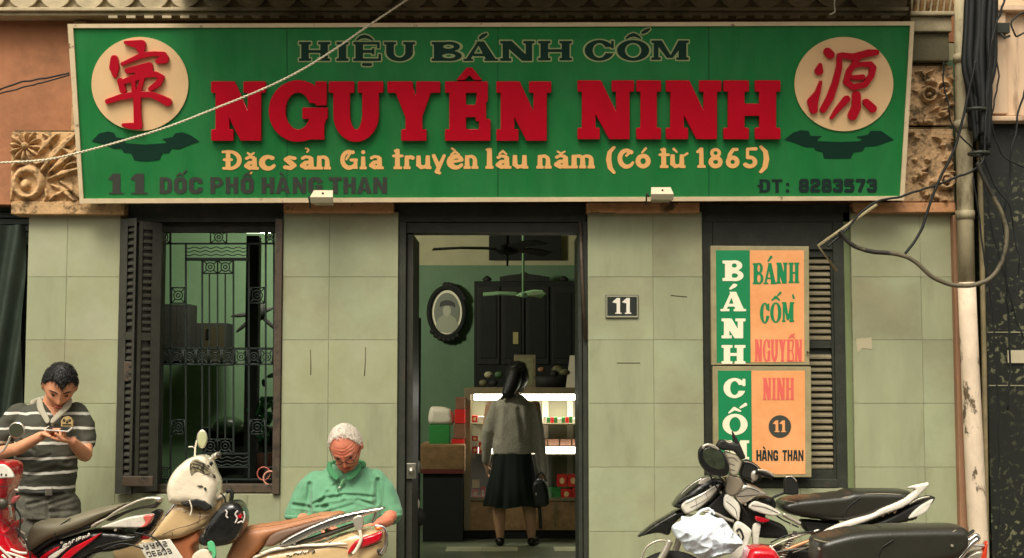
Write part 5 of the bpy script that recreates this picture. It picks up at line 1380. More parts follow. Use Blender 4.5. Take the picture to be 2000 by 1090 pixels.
# dark panels by the left jamb
onwall('folding_screen', M_dk, 803, 556, 813, 618, 9.9, .02, 'narrow dark frame hanging just inside the left door jamb', 'panel')
MB().box(W(803, 800, 9.7).x, W(821, 800, 9.7).x, 9.7, 9.74, .15, W(1000, 621, 9.7).z).build('standing_board', M_dk, label='tall dark board standing just inside the left door jamb', cat='board')
for k, (x, y, r, m) in enumerate(((812, 912, .04, M_steel), (806, 985, .05, M_boxwhite), (818, 1010, .05, M_dk2), (808, 962, .045, M_cableg))):
    MB().ball(W(x, y, 9.4), r, r * .7, r * 1.3).build('hanging_bag', m, label=('small grey', 'small pale', 'lowest dark', 'small brown')[k] + ' bag hanging inside the left door jamb', cat='bag')

# things seen through the left window
def winbox(name, a, b, c_, d, Y, dep, m, label, cat): return MB().pbox(a, b, c_, d, Y, dep).build(name, m, label=label, cat=cat, bevel=.006)
wc = thing('wall_cabinet', tuple(W(342, 710, 11.3)), 'tall dark wall cabinet at the left behind the window grille', 'cabinet')
MB().pbox(316, 594, 370, 712, 11.3, .25).build('carcass', M_dk, wc, bevel=.008)
for a in (318, 344): MB().pbox(a, 600, a + 24, 706, 11.28, .018).build('door', M_dk2, wc, bevel=.005)
wc = thing('wall_cabinet', tuple(W(410, 714, 11.6)), 'smaller dark cabinet with a shining door in the middle behind the grille', 'cabinet')
MB().pbox(379, 631, 442, 714, 11.6, .3).build('carcass', M_dk, wc, bevel=.008)
MB().pbox(394, 636, 440, 708, 11.58, .018).build('door', mat('glossy_door', C(46, 44, 32), .12), wc, bevel=.005)
MB().pbox(403, 642, 408, 662, 11.56, .012).build('handle', M_chrome, wc, bevel=.002)
winbox('post', 481, 460, 499, 1010, 10.2, .1, mat('post_green_black', C(34, 42, 30), .6, var=.3, vs=9), 'dark upright post behind the right half of the window grille', 'post')
sf = thing('wall_fan', tuple(W(505, 610, 10.8)), 'dark wall fan with drooping blades behind the window grille', 'fan')
MB().ball(W(505, 608, 10.8), .06, .06, .08).build('motor', M_dk, sf)
for x, y in ((450, 618), (536, 600), (540, 645), (460, 650)):
    a = W(505, 612, 10.8); b = W(x, y, 10.8); mb = MB(); v = (b - a).normalized(); mb.ball((a + b) / 2, (b - a).length / 2, .008, .018, 12, 6, Matrix.Rotation(-math.atan2(v.z, v.x), 3, 'Y')); mb.build('blade', M_dk, sf)
sh = thing('shelf_unit', tuple(W(470, 1000, 11.0)), 'dim low shelf stacked with goods behind the lower half of the grille', 'shelf')
MB().pbox(395, 842, 540, 1100, 11.0, .3).build('cabinet', M_dk, sh)
MB().pbox(390, 836, 540, 842, 10.96, .36).build('shelf_board', M_dk2, sh)
hel = MB().ball(W(447, 832, 10.8), .13, .12, .08); hel.build('round_cover', mat('cover_green', C(60, 84, 58), .3), label='round greenish domed cover on the dim shelf', cat='cover')
rl = random.Random(9)
pl_ = thing('pot_plant', tuple(W(515, 860, 10.3)), 'bushy green pot plant behind the right edge of the grille', 'plant')
mb = MB()
for k in range(60):
    c = W(515 + rl.gauss(0, 11), 815 + rl.gauss(0, 28), 10.3 + rl.gauss(0, .08)); a = rl.uniform(0, PI); r_ = Matrix.Rotation(a, 3, 'Y') @ Matrix.Rotation(rl.uniform(-.7, .7), 3, 'Z')
    mb.ball(c, rl.uniform(.04, .07), .003, rl.uniform(.012, .02), 8, 4, r_)
mb.build('foliage', mat('leaf_dark', C(34, 92, 48), .35, var=.3, vs=10), pl_)
c = W(515, 900, 10.3); MB().loft([(c.x, c.y, c.z - .12, .07, .07), (c.x, c.y, c.z + .06, .1, .1)], 18).build('pot', mat('pot_clay', C(90, 60, 44), .7), pl_)
MB().tube([(c.x, c.y, c.z), (c.x, c.y, c.z + .3)], .008).build('stem', M_dk2, pl_)
MB().box(c.x - .3, c.x + .3, 10.1, 10.5, .15, c.z - .12).build('plant_stand', M_dk, label='dark box stand under the pot plant', cat='stand')
MB().ring(W(515, 925, 8.80), .042, .004, n=24).build('cable_coil', mat('coil_red', C(176, 96, 78), .5), label='thin reddish cable ring caught in the bottom of the grille', cat='cable')
MB().ring(W(528, 934, 8.79), .045, .006, n=24).build('cable_coil', mat('coil_pink', C(200, 140, 118), .5), label='thicker pink cable ring at the bottom corner of the grille', cat='cable')

# ================================================================ people
M_skin = mat('skin_tan', C(218, 152, 114), .5, var=.12, vs=9, bump=.1, bs=60)
M_skin2 = mat('skin_pink', C(224, 140, 110), .42, var=.10, vs=30, color2=C(204, 104, 82), thr=(.45, .7), cs=11, bump=.1, bs=60)
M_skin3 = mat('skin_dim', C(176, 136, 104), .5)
M_hairb = mat('hair_black', C(24, 22, 20), .38, var=.3, vs=60, bump=.6, bs=120)
M_hairw = mat('hair_white', C(236, 226, 212), .6, var=.06, vs=30, bump=.2, bs=160)

def head_pts(rotm, c, s, fn=None, n=72, m=56):
    vs = []
    for i in range(m + 1):
        t = PI * i / m
        for k in range(n):
            a = 2 * PI * k / n
            x, y, z = .077 * math.sin(t) * math.cos(a), .096 * math.sin(t) * math.sin(a), .120 * math.cos(t)
            u = max(0, min(1, (-.005 - z) / .11))
            x *= 1 - .30 * u ** 1.3
            if y > 0: y *= 1 - .42 * u
            if y < -.0: y *= 1 - .06 * u
            ex = math.exp
            f = 1 if y < 0 else 0
            d = 0
            if f:
                d -= .025 * ex(-(x / .0125) ** 2 - ((z + .026) / .017) ** 2) + .012 * ex(-(x / .010) ** 2 - ((z - .004) / .024) ** 2)
                d -= .006 * ex(-((abs(x) - .020) / .010) ** 2 - ((z + .034) / .009) ** 2)
                d += .012 * ex(-((abs(x) - .032) / .015) ** 2 - ((z - .006) / .011) ** 2)
                d -= .006 * ex(-((abs(x) - .028) / .024) ** 2 - ((z - .030) / .008) ** 2)
                d -= .007 * ex(-(x / .022) ** 2 - ((z + .058) / .006) ** 2) + .006 * ex(-(x / .020) ** 2 - ((z + .071) / .007) ** 2)
                d -= .009 * ex(-(x / .024) ** 2 - ((z + .100) / .014) ** 2)
                d -= .006 * ex(-((abs(x) - .045) / .020) ** 2 - ((z + .022) / .022) ** 2)
            y += d
            p = Vector((x, y, z))
            if fn: p = fn(p, t, a)
            vs.append(Vector(c) + rotm @ (p * s))
    fs = []
    for i in range(m):
        for k in range(n):
            k2 = (k + 1) % n; fs.append((i * n + k, (i + 1) * n + k, (i + 1) * n + k2, i * n + k2))
    return vs, fs
def head(mb, c, rotm, s=1.0):
    vs, fs = head_pts(rotm, c, s); mb.add(vs, fs, True)
    for sg in (-1, 1):
        mb.ball(Vector(c) + rotm @ (Vector((sg * .079, .006, -.004)) * s), .010 * s, .020 * s, .031 * s, 14, 10, rotm @ Matrix.Rotation(sg * .25, 3, 'Z'))
def hair(name, c, rotm, s, m, parent, mask, thick=.013, seed=0, strands=700, flow=(0, -.7, -.5), slen=.032):
    def fn(p, t, a):
        k = mask(p); n_ = noise.noise(p * (25 if seed == 7 else 60) + Vector((seed, 0, 0))) * (.001 if seed == 7 else .003)
        return p * (1 + (k * (thick + n_) - (1 - k) * .012) / max(p.length, .01))
    vs, fs = head_pts(rotm, c, s, fn); mb = MB().add(vs, fs, True)
    base, _ = head_pts(Matrix.Identity(3), (0, 0, 0), 1.0); rr = random.Random(seed + 5); cnt = 0
    for tries in range(9000):
        if cnt >= strands: break
        p = base[rr.randrange(len(base))]
        if abs(p.z) > .119 or mask(p) < .35: continue
        cnt += 1
        nrm_ = p.normalized(); fl = (Vector(flow) + Vector((p.x * 5, 0, 0)) + Vector([rr.uniform(-.5, .5) for _ in range(3)])); fl = (fl - nrm_ * fl.dot(nrm_)).normalized()
        L = rr.uniform(.5, 1.0) * slen; q = p + nrm_ * (thick * .5 + .002)
        pts = [q, q + fl * L * .5 + nrm_ * rr.uniform(.001, .006), q + fl * L + nrm_ * rr.uniform(-.006, .003)]
        w_ = .55 if seed == 7 else 1
        mb.tube([Vector(c) + rotm @ (v * s) for v in pts], [.0019 * w_, .0016 * w_, .0004], 4)
    return mb.build(name, m, parent)
def sstep(a, b, x):
    t = max(0, min(1, (x - a) / (b - a))); return t * t * (3 - 2 * t)
def hand(mb, w, d, nrm, curl=.5, side=1, s=1.0, thumb=.6, spread=.06):
    d = Vector(d).normalized(); nrm = Vector(nrm); nrm = (nrm - d * nrm.dot(d)).normalized(); sd = d.cross(nrm) * side
    w = Vector(w)
    for u in (-.026, -.009, .009, .026):
        mb.limb([tuple(w + (sd * u * .6) * s) + (.014 * s,), tuple(w + (d * .05 + sd * u) * s) + (.0135 * s,), tuple(w + (d * .088 + sd * u * 1.1) * s) + (.0105 * s,)], 10)
    for i, (u, L) in enumerate(((-.030, .066), (-.010, .076), (.010, .070), (.029, .054))):
        b = w + (d * .088 + sd * u) * s; P_ = [tuple(b) + (.0098 * s,)]; a = curl * .35; dirn = (d + sd * u * spread * 30 * .1)
        for q, (fr_, r) in enumerate(((.45, .0092), (.32, .0086), (.26, .0076))):
            v = dirn * math.cos(a) + nrm * math.sin(a); b = b + v.normalized() * L * fr_ * s; P_.append(tuple(b) + (r * s,)); a += curl
        mb.limb(P_, 10)
    b = w + (d * .022 - sd * .028) * s
    v1 = (d * .6 - sd * .8 + nrm * .35 * thumb).normalized(); v2 = (d * .85 - sd * .35 + nrm * thumb).normalized(); b1 = b + v1 * .038 * s; b2 = b1 + v2 * .032 * s; b3 = b2 + v2 * .024 * s
    mb.limb([tuple(b) + (.014 * s,), tuple(b1) + (.0115 * s,), tuple(b2) + (.0105 * s,), tuple(b3) + (.008 * s,)], 10)
def HR(yaw, pitch, roll=0): return Matrix.Rotation(R(yaw), 3, 'Z') @ Matrix.Rotation(R(roll), 3, 'Y') @ Matrix.Rotation(R(pitch), 3, 'X')
def V4(px_, py_, Y, r): v = W(px_, py_, Y); return (v.x, v.y, v.z, r)

# ---- the standing man looking at a phone
Y1 = 8.10
man = thing('person', (W(92, 900, Y1).x, Y1, 0), 'standing man in a dark striped polo shirt bent over a phone', 'person')
hc = W(117, 753, Y1 - .10); hr = HR(22, 42, 4); HS = 1.16
mz = lambda y: W(92, y, Y1).z
mx_ = lambda x: W(x, 850, Y1).x
cx = mx_(93)
body = MB()
head(body, hc, hr, HS)
nk = Vector(hc) + hr @ Vector((0, .035, -.08))
body.limb([(cx, Y1 + .01, mz(812), .062), (cx + .02, Y1 - .01, mz(795), .060), tuple(nk) + (.062,)], 18)
body.loft([(cx, Y1, mz(1000), .14, .10), (cx, Y1, mz(940), .14, .10), (cx, Y1 + .01, mz(880), .16, .11), (cx, Y1 + .01, mz(820), .17, .11), (cx, Y1 + .01, mz(796), .12, .09), (cx, Y1, mz(786), .07, .07)])
ra = [V4(30, 812, Y1, .055), V4(2, 850, Y1 - .03, .048), V4(-14, 888, Y1 - .06, .044), V4(36, 876, Y1 - .22, .038), V4(80, 852, Y1 - .30, .028)]
la = [V4(157, 812, Y1, .055), V4(166, 850, Y1 + .0, .048), V4(165, 888, Y1 - .08, .047), V4(152, 874, Y1 - .2, .036), V4(141, 862, Y1 - .28, .028)]
body.limb(ra); body.limb(la)
for sx_, fx in ((62, 58), (124, 132)):
    body.limb([V4(sx_, 985, Y1, .085), V4(fx, 1110, Y1 - .01, .062), (W(fx, 1100, Y1).x, Y1 + .02, .10, .045)])
    body.limb([(W(fx, 1100, Y1).x, Y1 + .03, .06, .045), (W(fx, 1100, Y1).x + (.02 if sx_ > 90 else -.02), Y1 - .14, .045, .038)])
hand(body, W(82, 850, Y1 - .30), (.85, -.15, .30), (.2, -.1, -1), .75, 1, 1.05)
hand(body, W(140, 861, Y1 - .28), (-.92, -.25, .20), (0, -.15, 1), .55, 1, 1.05)
fuse('body', body, .0052, M_skin, man, 2)
def interp(x, T):
    if x <= T[0][0]: return T[0][1]
    for (a, b), (c, d) in zip(T[:-1], T[1:]):
        if x <= c: return b + (d - b) * (x - a) / (c - a)
    return T[-1][1]
def hmask(p):
    thr = interp(p.y, ((-.085, .074), (-.06, .076), (-.045, .066), (-.02, .022), (0, .004), (.03, -.055)))
    if p.y < -.04: thr -= .024 * math.exp(-((p.x - .004) / .016) ** 2)
    thr += noise.noise(p * 55) * .009
    return sstep(thr - .008, thr + .008, p.z)
hair('hair', hc, hr, HS, M_hairb, man, hmask, .013, 1, 900)
for sg in (-1, 1):
    MB().limb([tuple(Vector(hc) + hr @ (Vector((sg * .014, -.094, .030)) * HS)) + (.0036,), tuple(Vector(hc) + hr @ (Vector((sg * .032, -.091, .036)) * HS)) + (.0042,), tuple(Vector(hc) + hr @ (Vector((sg * .052, -.076, .031)) * HS)) + (.003,)], 8).build('eyebrow', M_hairb, man)
    MB().ball(Vector(hc) + hr @ (Vector((sg * .031, -.080, .005)) * HS), .013, .008, .004, rot=hr).build('eye', mat('eye_dark', C(36, 22, 18), .3), man)
MB().ball(Vector(hc) + hr @ (Vector((0, -.0935, -.064)) * HS), .023, .008, .0055, rot=hr).build('lips', mat('lips', C(166, 84, 72), .5), man)
# striped polo shirt
def stripes():
    m = bpy.data.materials.new('striped_knit'); m.use_nodes = True
    n, l = m.node_tree.nodes, m.node_tree.links; b = n['Principled BSDF']
    g = n.new('ShaderNodeNewGeometry'); sp = n.new('ShaderNodeSeparateXYZ'); l.new(g.outputs['Position'], sp.inputs[0])
    t = n.new('ShaderNodeTexNoise'); t.inputs['Scale'].default_value = 9; l.new(g.outputs['Position'], t.inputs['Vector'])
    a = n.new('ShaderNodeMath'); a.operation = 'MULTIPLY_ADD'; a.inputs[1].default_value = .03; l.new(t.outputs['Fac'], a.inputs[0]); l.new(sp.outputs['Z'], a.inputs[2])
    d = n.new('ShaderNodeMath'); d.operation = 'MULTIPLY_ADD'; d.inputs[1].default_value = 1 / .0875; d.inputs[2].default_value = .28; l.new(a.outputs[0], d.inputs[0])
    f = n.new('ShaderNodeMath'); f.operation = 'FRACT'; l.new(d.outputs[0], f.inputs[0])
    c_ = n.new('ShaderNodeMath'); c_.operation = 'LESS_THAN'; c_.inputs[1].default_value = .17; l.new(f.outputs[0], c_.inputs[0])
    mx = n.new('ShaderNodeMixRGB'); mx.inputs['Color1'].default_value = C(66, 66, 54); mx.inputs['Color2'].default_value = C(206, 204, 190)
    l.new(c_.outputs[0], mx.inputs['Fac']); l.new(mx.outputs[0], b.inputs['Base Color'])
    t2 = n.new('ShaderNodeTexNoise'); t2.inputs['Scale'].default_value = 180; bp = n.new('ShaderNodeBump'); bp.inputs['Strength'].default_value = .25; bp.inputs['Distance'].default_value = .004
    l.new(g.outputs['Position'], t2.inputs['Vector']); l.new(t2.outputs['Fac'], bp.inputs['Height']); l.new(bp.outputs[0], b.inputs['Normal'])
    b.inputs['Roughness'].default_value = .85
    return m
def folds(amp, sc, st=(1, 1, 1), seed=0, creases=(), Yc=8.1, vneck=None):
    cr = [([W(a, b, Yc) for a, b in pts], dep, wd) for pts, dep, wd in creases]
    def fn(co, n_):
        q = Vector((co.x * st[0], co.y * st[1], co.z * st[2])) * sc + Vector((seed, seed, 0))
        co = co + n_ * (noise.noise(q) * amp + noise.noise(q * 2.3) * amp * .4)
        if vneck and co.y < Yc + .1:
            vx, vb, sl = vneck; q_ = W(vx, vb, Yc); k = FPX / Yc
            up = (co.z - q_.z) * k; off = abs(co.x - q_.x) * k
            if up > 0: co = co + Vector((0, .075 * sstep(0, 5, up * sl - off), 0))
        if n_.y < .3:
            for pts, dep, wd in cr:
                best = 9
                for a, b in zip(pts[:-1], pts[1:]):
                    ex, ez = b.x - a.x, b.z - a.z; L = ex * ex + ez * ez
                    t = max(0, min(1, ((co.x - a.x) * ex + (co.z - a.z) * ez) / L))
                    best = min(best, math.hypot(co.x - a.x - ex * t, co.z - a.z - ez * t))
                if best < wd * 4: co = co + Vector((0, dep * .8 * (math.exp(-(best / wd) ** 2) - .45 * math.exp(-((best - 2 * wd) / wd) ** 2)), 0))
        return co
    return fn
sh = MB()
sh.loft([(cx - .005, Y1 - .005, mz(962), .178, .135), (cx, Y1 - .01, mz(940), .180, .14), (cx, Y1 - .02, mz(900), .186, .15), (cx, Y1 - .01, mz(860), .192, .145), (cx, Y1 - .005, mz(825), .200, .138), (cx, Y1, mz(803), .175, .115), (cx, Y1 + .005, mz(791), .115, .088), (cx + .005, Y1, mz(784), .078, .075)], 40)
sh.limb([V4(38, 808, Y1, .068), V4(18, 830, Y1 - .01, .070), V4(4, 852, Y1 - .03, .070)], 20)
sh.limb([V4(150, 806, Y1, .068), V4(162, 830, Y1, .070), V4(166, 860, Y1 - .02, .068)], 20)
M_knit = stripes()
shirt = fuse('shirt', sh, .007, M_knit, man, 6, folds(.010, 9, (1, 1, 1.6), 2, [([(60, 930), (110, 915), (140, 920)], .012, .012), ([(70, 900), (100, 890)], .01, .01), ([(128, 905), (160, 880)], .012, .012), ([(40, 860), (70, 880)], .010, .01)], Y1 - .13, (104, 822, .75)))
# collar: two pale flaps round the neck
M_colr = mat('collar_grey', C(160, 154, 134), .85, bump=.2, bs=120)
MB().tube([Vector((cx + .012 + .098 * math.cos(a_), Y1 - .012 + .088 * math.sin(a_), mz(786) + .022 * math.sin(a_))) for a_ in [R(q_) for q_ in range(-30, 211, 12)]], [.012] + [.019] * 19 + [.012], 10).build('collar_band', M_colr, man)
pillow('collar_flap', [(66, 784), (70, 776), (77, 780), (87, 798), (104, 819), (99, 827), (84, 813), (71, 799)], Y1 - .130, .008, M_colr, man, edge=.010, tilt=(-.45, .55))
pillow('collar_flap', [(137, 785), (133, 777), (127, 781), (119, 799), (105, 819), (110, 827), (124, 811), (134, 798)], Y1 - .130, .008, M_colr, man, edge=.010, tilt=(.35, .55))
MB().tube([W(104, 820, Y1 - .150), W(102, 838, Y1 - .158)], .010, 8).build('placket', M_colr, man)
MB().pprism([(119, 833), (119, 822), (124, 815), (131, 813), (138, 816), (142, 823), (142, 833)], Y1 - .166, .02).build('crest_badge', mat('badge_tan', C(176, 150, 98), .7, var=.2, vs=60), man)
mb = MB()
for (x, y) in ((125, 821), (131, 824), (136, 821)): mb.ball(W(x, y, Y1 - .167), .008, .003, .010)
mb.tube([W(122, 829, Y1 - .168), W(139, 829, Y1 - .168)], .0035, 6)
mb.build('badge_emblem', mat('badge_dark', C(62, 52, 36), .7), man)
tr_ = MB()
tr_.loft([(cx + .003, Y1, mz(1012), .165, .125), (cx + .003, Y1 - .002, mz(985), .174, .132), (cx + .003, Y1, mz(945), .168, .128)], 36)
for sx_, fx in ((62, 58), (124, 132)):
    tr_.limb([V4(sx_ + 1, 990, Y1, .098), V4(fx, 1090, Y1 - .01, .080), (W(fx, 1100, Y1).x, Y1 + .01, .14, .066)], 20)
fuse('jeans', tr_, .008, mat('grey_denim', C(92, 90, 78), .8, var=.35, vs=6, bump=.4, bs=70), man, 5, folds(.009, 10, (1, 1, 1.8), 5, [([(55, 985), (95, 975)], .012, .009), ([(98, 985), (145, 970)], .012, .009), ([(94, 965), (93, 1010)], .010, .008), ([(100, 1000), (140, 1000)], .010, .01)], Y1 - .12))
MB().ring((cx + .003, Y1 - .002, mz(958)), .150, .012, 'z', 40).build('belt', mat('belt_black', C(28, 26, 22), .5), man)
MB().pbox(88, 953, 101, 968, Y1 - .158, .02).build('belt_buckle', M_steel, man, bevel=.004)
for fx, d in ((58, -.02), (132, .02)):
    x = W(fx, 1100, Y1).x; MB().limb([(x, Y1 + .04, .055, .05), (x + d, Y1 - .15, .045, .043)]).build('shoe', mat('shoe_dark', C(34, 28, 24), .5), man)
wr = W(146, 866, Y1 - .24); MB().tube([wr + Vector((.006, 0, .004)), wr + Vector((-.014, -.008, .006))], .037, 18).build('watch', M_steel, man)
pc = W(114, 838, Y1 - .33)
ph_ = thing('phone', tuple(pc), 'thin white phone held flat in both hands by the standing man', 'phone')
mb = MB(); mb.box(-.072, .072, -.036, .036, -.004, .004); mt = Matrix.Translation(pc) @ Matrix.Rotation(R(4), 4, 'Y') @ Matrix.Rotation(R(14), 4, 'X')
mb.v = [tuple(mt @ Vector(v)) for v in mb.v]; mb.build('case', mat('phone_white', C(222, 214, 200), .3), ph_, bevel=.002)
mb = MB(); mb.box(-.064, .064, -.032, .032, .0042, .005); mb.v = [tuple(mt @ Vector(v)) for v in mb.v]; mb.build('screen', mat('phone_screen', C(40, 46, 48), .1), ph_)

# ---- the seated old man
Y2 = 8.17
old = thing('person', (W(672, 900, Y2).x, Y2, 0), 'white-haired old man in a mint green shirt sitting with head bowed', 'person')
hc = W(676, 872, Y2 - .14); hr = HR(-8, 48, -6); HS = 1.17
oz = lambda y: W(672, y, Y2).z
ox = lambda x: W(x, 950, Y2).x
cx = ox(674)
body = MB(); head(body, hc, hr, HS)
nk = Vector(hc) + hr @ Vector((0, .04, -.075))
body.limb([(cx, Y2 + .03, oz(935), .068), (cx, Y2 - .0, oz(920), .066), tuple(nk) + (.068,)], 18)
body.loft([(cx, Y2 + .02, .45, .16, .12), (cx, Y2, .6, .17, .14), (cx, Y2, oz(1000), .17, .14), (cx, Y2 + .02, oz(955), .17, .12), (cx, Y2 + .03, oz(932), .11, .09), (cx, Y2 + .03, oz(918), .07, .06)])
ra = [V4(614, 956, Y2 + .03, .045), V4(590, 975, Y2, .050), V4(584, 1012, Y2 - .04, .047), V4(606, 1020, Y2 - .14, .040), V4(628, 1024, Y2 - .2, .030)]
la = [V4(738, 955, Y2 + .03, .045), V4(756, 970, Y2, .050), V4(764, 1006, Y2 - .05, .048), V4(756, 1016, Y2 - .14, .040), V4(742, 1022, Y2 - .2, .031)]
body.limb(ra); body.limb(la)
for s_ in (-1, 1):
    body.limb([(cx + s_ * .09, Y2, .50, .09), (cx + s_ * .17, Y2 - .33, .48, .066), (cx + s_ * .17, Y2 - .34, .30, .058), (cx + s_ * .17, Y2 - .30, .08, .042)])
    body.limb([(cx + s_ * .17, Y2 - .28, .05, .045), (cx + s_ * .18, Y2 - .44, .04, .035)])
hand(body, W(630, 1024, Y2 - .2), (.8, -.5, -.2), (.1, -.2, -1), .8, 1, 1.1)
hand(body, W(742, 1022, Y2 - .2), (-.75, -.45, -.15), (-.1, -.3, -1), .9, -1, 1.15)
hc_o, hr_o = hc.copy(), hr.copy()
def wrinkles(co, n_):
    q = hr_o.transposed() @ (co - hc_o) / HS
    if abs(q.x) < .075 and q.y < -.03 and -.12 < q.z < .12:
        d = .0014 * math.sin(q.z * 420 + 2.5 * noise.noise(q * 30)) * sstep(.030, .045, q.z) * sstep(.085, .065, q.z)
        d += -.0030 * math.exp(-((q.z + .042 - (abs(q.x) - .03) * -.9) / .0035) ** 2) * (1 if .018 < abs(q.x) < .045 else 0)
        d += -.0020 * math.exp(-((q.z + .010) / .004) ** 2) * (1 if .015 < abs(q.x) < .045 else 0)
        co = co + n_ * (d + .0008 * noise.noise(q * 90))
    return co
fuse('body', body, .0045, M_skin2, old, 2, wrinkles)
def omask(p):
    thr = interp(p.y, ((-.085, .14), (-.045, .122), (-.034, .100), (-.022, .020), (0, .000), (.03, -.06)))
    thr += noise.noise(p * 50) * .012
    k = sstep(thr - .010, thr + .010, p.z)
    return k * (1 - .55 * sstep(.045, .0, abs(p.x)) * sstep(.05, -.02, p.y))
hair('hair', hc, hr, HS, M_hairw, old, omask, .007, 7, 2600, (0, .5, -.8), .026)
M_gl = mat('glasses_frame', C(52, 34, 28), .3)
mb = MB()
for sg in (-1, 1):
    c = Vector(hc) + hr @ (Vector((sg * .031, -.103, .000)) * HS)
    pts = [c + hr @ Vector((.025 * math.cos(2 * PI * k / 20), 0, .019 * math.sin(2 * PI * k / 20))) for k in range(20)]
    mb.tube(pts, .0022, 6, closed=True)
    mb.tube([c + hr @ Vector((sg * .025, 0, .004)), Vector(hc) + hr @ (Vector((sg * .080, -.02, .006)) * HS)], .0018, 6)
mb.tube([Vector(hc) + hr @ (Vector((-.010, -.106, .004)) * HS), Vector(hc) + hr @ (Vector((.010, -.106, .004)) * HS)], .0022, 6)
mb.build('glasses', M_gl, old)
for sg in (-1, 1):
    MB().ball(Vector(hc) + hr @ (Vector((sg * .031, -.080, .004)) * HS), .014, .009, .005, rot=hr).build('eye', mat('eye_dark2', C(70, 36, 30), .4), old)
    MB().limb([tuple(Vector(hc) + hr @ (Vector((sg * .014, -.095, .030)) * HS)) + (.003,), tuple(Vector(hc) + hr @ (Vector((sg * .048, -.080, .032)) * HS)) + (.003,)], 8).build('eyebrow', mat('brow_grey', C(150, 110, 92), .8), old)
MB().ball(Vector(hc) + hr @ (Vector((0, -.0935, -.064)) * HS), .022, .007, .0045, rot=hr).build('lips', mat('lips2', C(168, 78, 68), .5), old)
sh = MB()
sh.loft([(cx, Y2 - .01, .47, .20, .17), (cx, Y2 - .05, .60, .225, .20), (cx, Y2 - .05, oz(1015), .228, .19), (cx, Y2 - .03, oz(985), .232, .165), (cx, Y2 + .0, oz(955), .232, .15), (cx, Y2 + .02, oz(934), .200, .13), (cx + .005, Y2 + .03, oz(918), .145, .10), (cx + .01, Y2 + .02, oz(905), .088, .085)], 44)
sh.limb([V4(618, 942, Y2 + .02, .074), V4(600, 960, Y2 + .01, .076), V4(588, 984, Y2, .078), V4(581, 1004, Y2 - .02, .078)], 22)
sh.limb([V4(732, 940, Y2 + .02, .074), V4(747, 958, Y2 + .01, .074), V4(757, 980, Y2, .074), V4(763, 1002, Y2 - .02, .074)], 22)
M_mshirt = mat('mint_cotton', C(98, 152, 116), .85, var=.12, vs=12, bump=.35, bs=140, sheen=.2)
Yf_ = Y2 - .14
fuse('shirt', sh, .0065, M_mshirt, old, 5, folds(.008, 10, (1, 1, 1.2), 9, [
    ([(612, 985), (640, 972), (665, 970)], .022, .010), ([(665, 966), (700, 968), (728, 972)], .016, .009), ([(600, 948), (604, 1000)], .022, .012), ([(735, 940), (733, 985)], .026, .011),
    ([(640, 962), (620, 990)], .014, .01), ([(570, 988), (600, 992)], .016, .009), ([(604, 992), (640, 988)], .018, .010), ([(700, 975), (725, 985)], .014, .009), ([(650, 950), (670, 935)], .008, .008), ([(668, 930), (660, 955), (664, 962)], .006, .007), ([(690, 985), (640, 1000)], .010, .01)], Yf_, (671, 930, .7)))
M_collar2 = mat('collar_green', C(66, 132, 86), .8, bump=.2)
pillow('collar_flap', [(638, 904), (644, 904), (650, 915), (664, 927), (659, 937), (648, 931), (638, 918)], Y2 - .128, .006, M_collar2, old, edge=.012, tilt=(-.35, .5))
pillow('collar_flap', [(706, 905), (700, 907), (694, 917), (678, 927), (682, 937), (695, 931), (704, 918)], Y2 - .128, .006, M_collar2, old, edge=.012, tilt=(.35, .5))
MB().tube([Vector((cx + .008 + .105 * math.cos(a_), Y2 + .01 + .095 * math.sin(a_), oz(908) + .02 * math.sin(a_))) for a_ in [R(q_) for q_ in range(-30, 211, 12)]], .013, 10).build('collar_band', M_collar2, old)
MB().tube([W(671, 937, Y2 - .146), W(665, 948, Y2 - .154), W(659, 960, Y2 - .158)], [.009, .007, .003], 8).build('placket', mat('placket', C(98, 150, 104), .85), old)
MB().ball(W(663, 952, Y2 - .165), .006, .003, .006).build('button', M_white, old)
for pts in ([(562, 1006), (598, 1010)], [(746, 1004), (780, 1006)]):
    c = [W(a, b, Y2 - .03) for a, b in pts]
    MB().ring((c[0] + c[1]) / 2, .062 if pts[0][0] < 600 else .058, .016, 'z', 24).build('cuff', M_mshirt, old)
tr_ = MB(); tr_.loft([(cx, Y2, .44, .19, .16), (cx, Y2, .56, .20, .17)], 30)
for s_ in (-1, 1): tr_.limb([(cx + s_ * .09, Y2, .50, .11), (cx + s_ * .17, Y2 - .33, .49, .082), (cx + s_ * .17, Y2 - .34, .30, .075), (cx + s_ * .17, Y2 - .30, .10, .065)], 18)
fuse('trousers', tr_, .010, mat('trouser_grey', C(70, 70, 62), .8, var=.2), old, 4, folds(.006, 9))
for s_ in (-1, 1): MB().limb([(cx + s_ * .17, Y2 - .27, .05, .052), (cx + s_ * .18, Y2 - .46, .045, .042)]).build('shoe', mat('shoe_dark', C(34, 28, 24)), old)
st = thing('stool', (cx, Y2, 0), 'low wooden stool under the old man in the mint shirt', 'stool')
MB().box(cx - .17, cx + .17, Y2 - .15, Y2 + .15, .385, .425).build('seat', M_frame, st, bevel=.01)
for a in (-1, 1):
    for b in (-1, 1): MB().tube([(cx + a * .15, Y2 + b * .13, 0), (cx + a * .13, Y2 + b * .11, .385)], .016, 8).build('leg', M_frame, st)

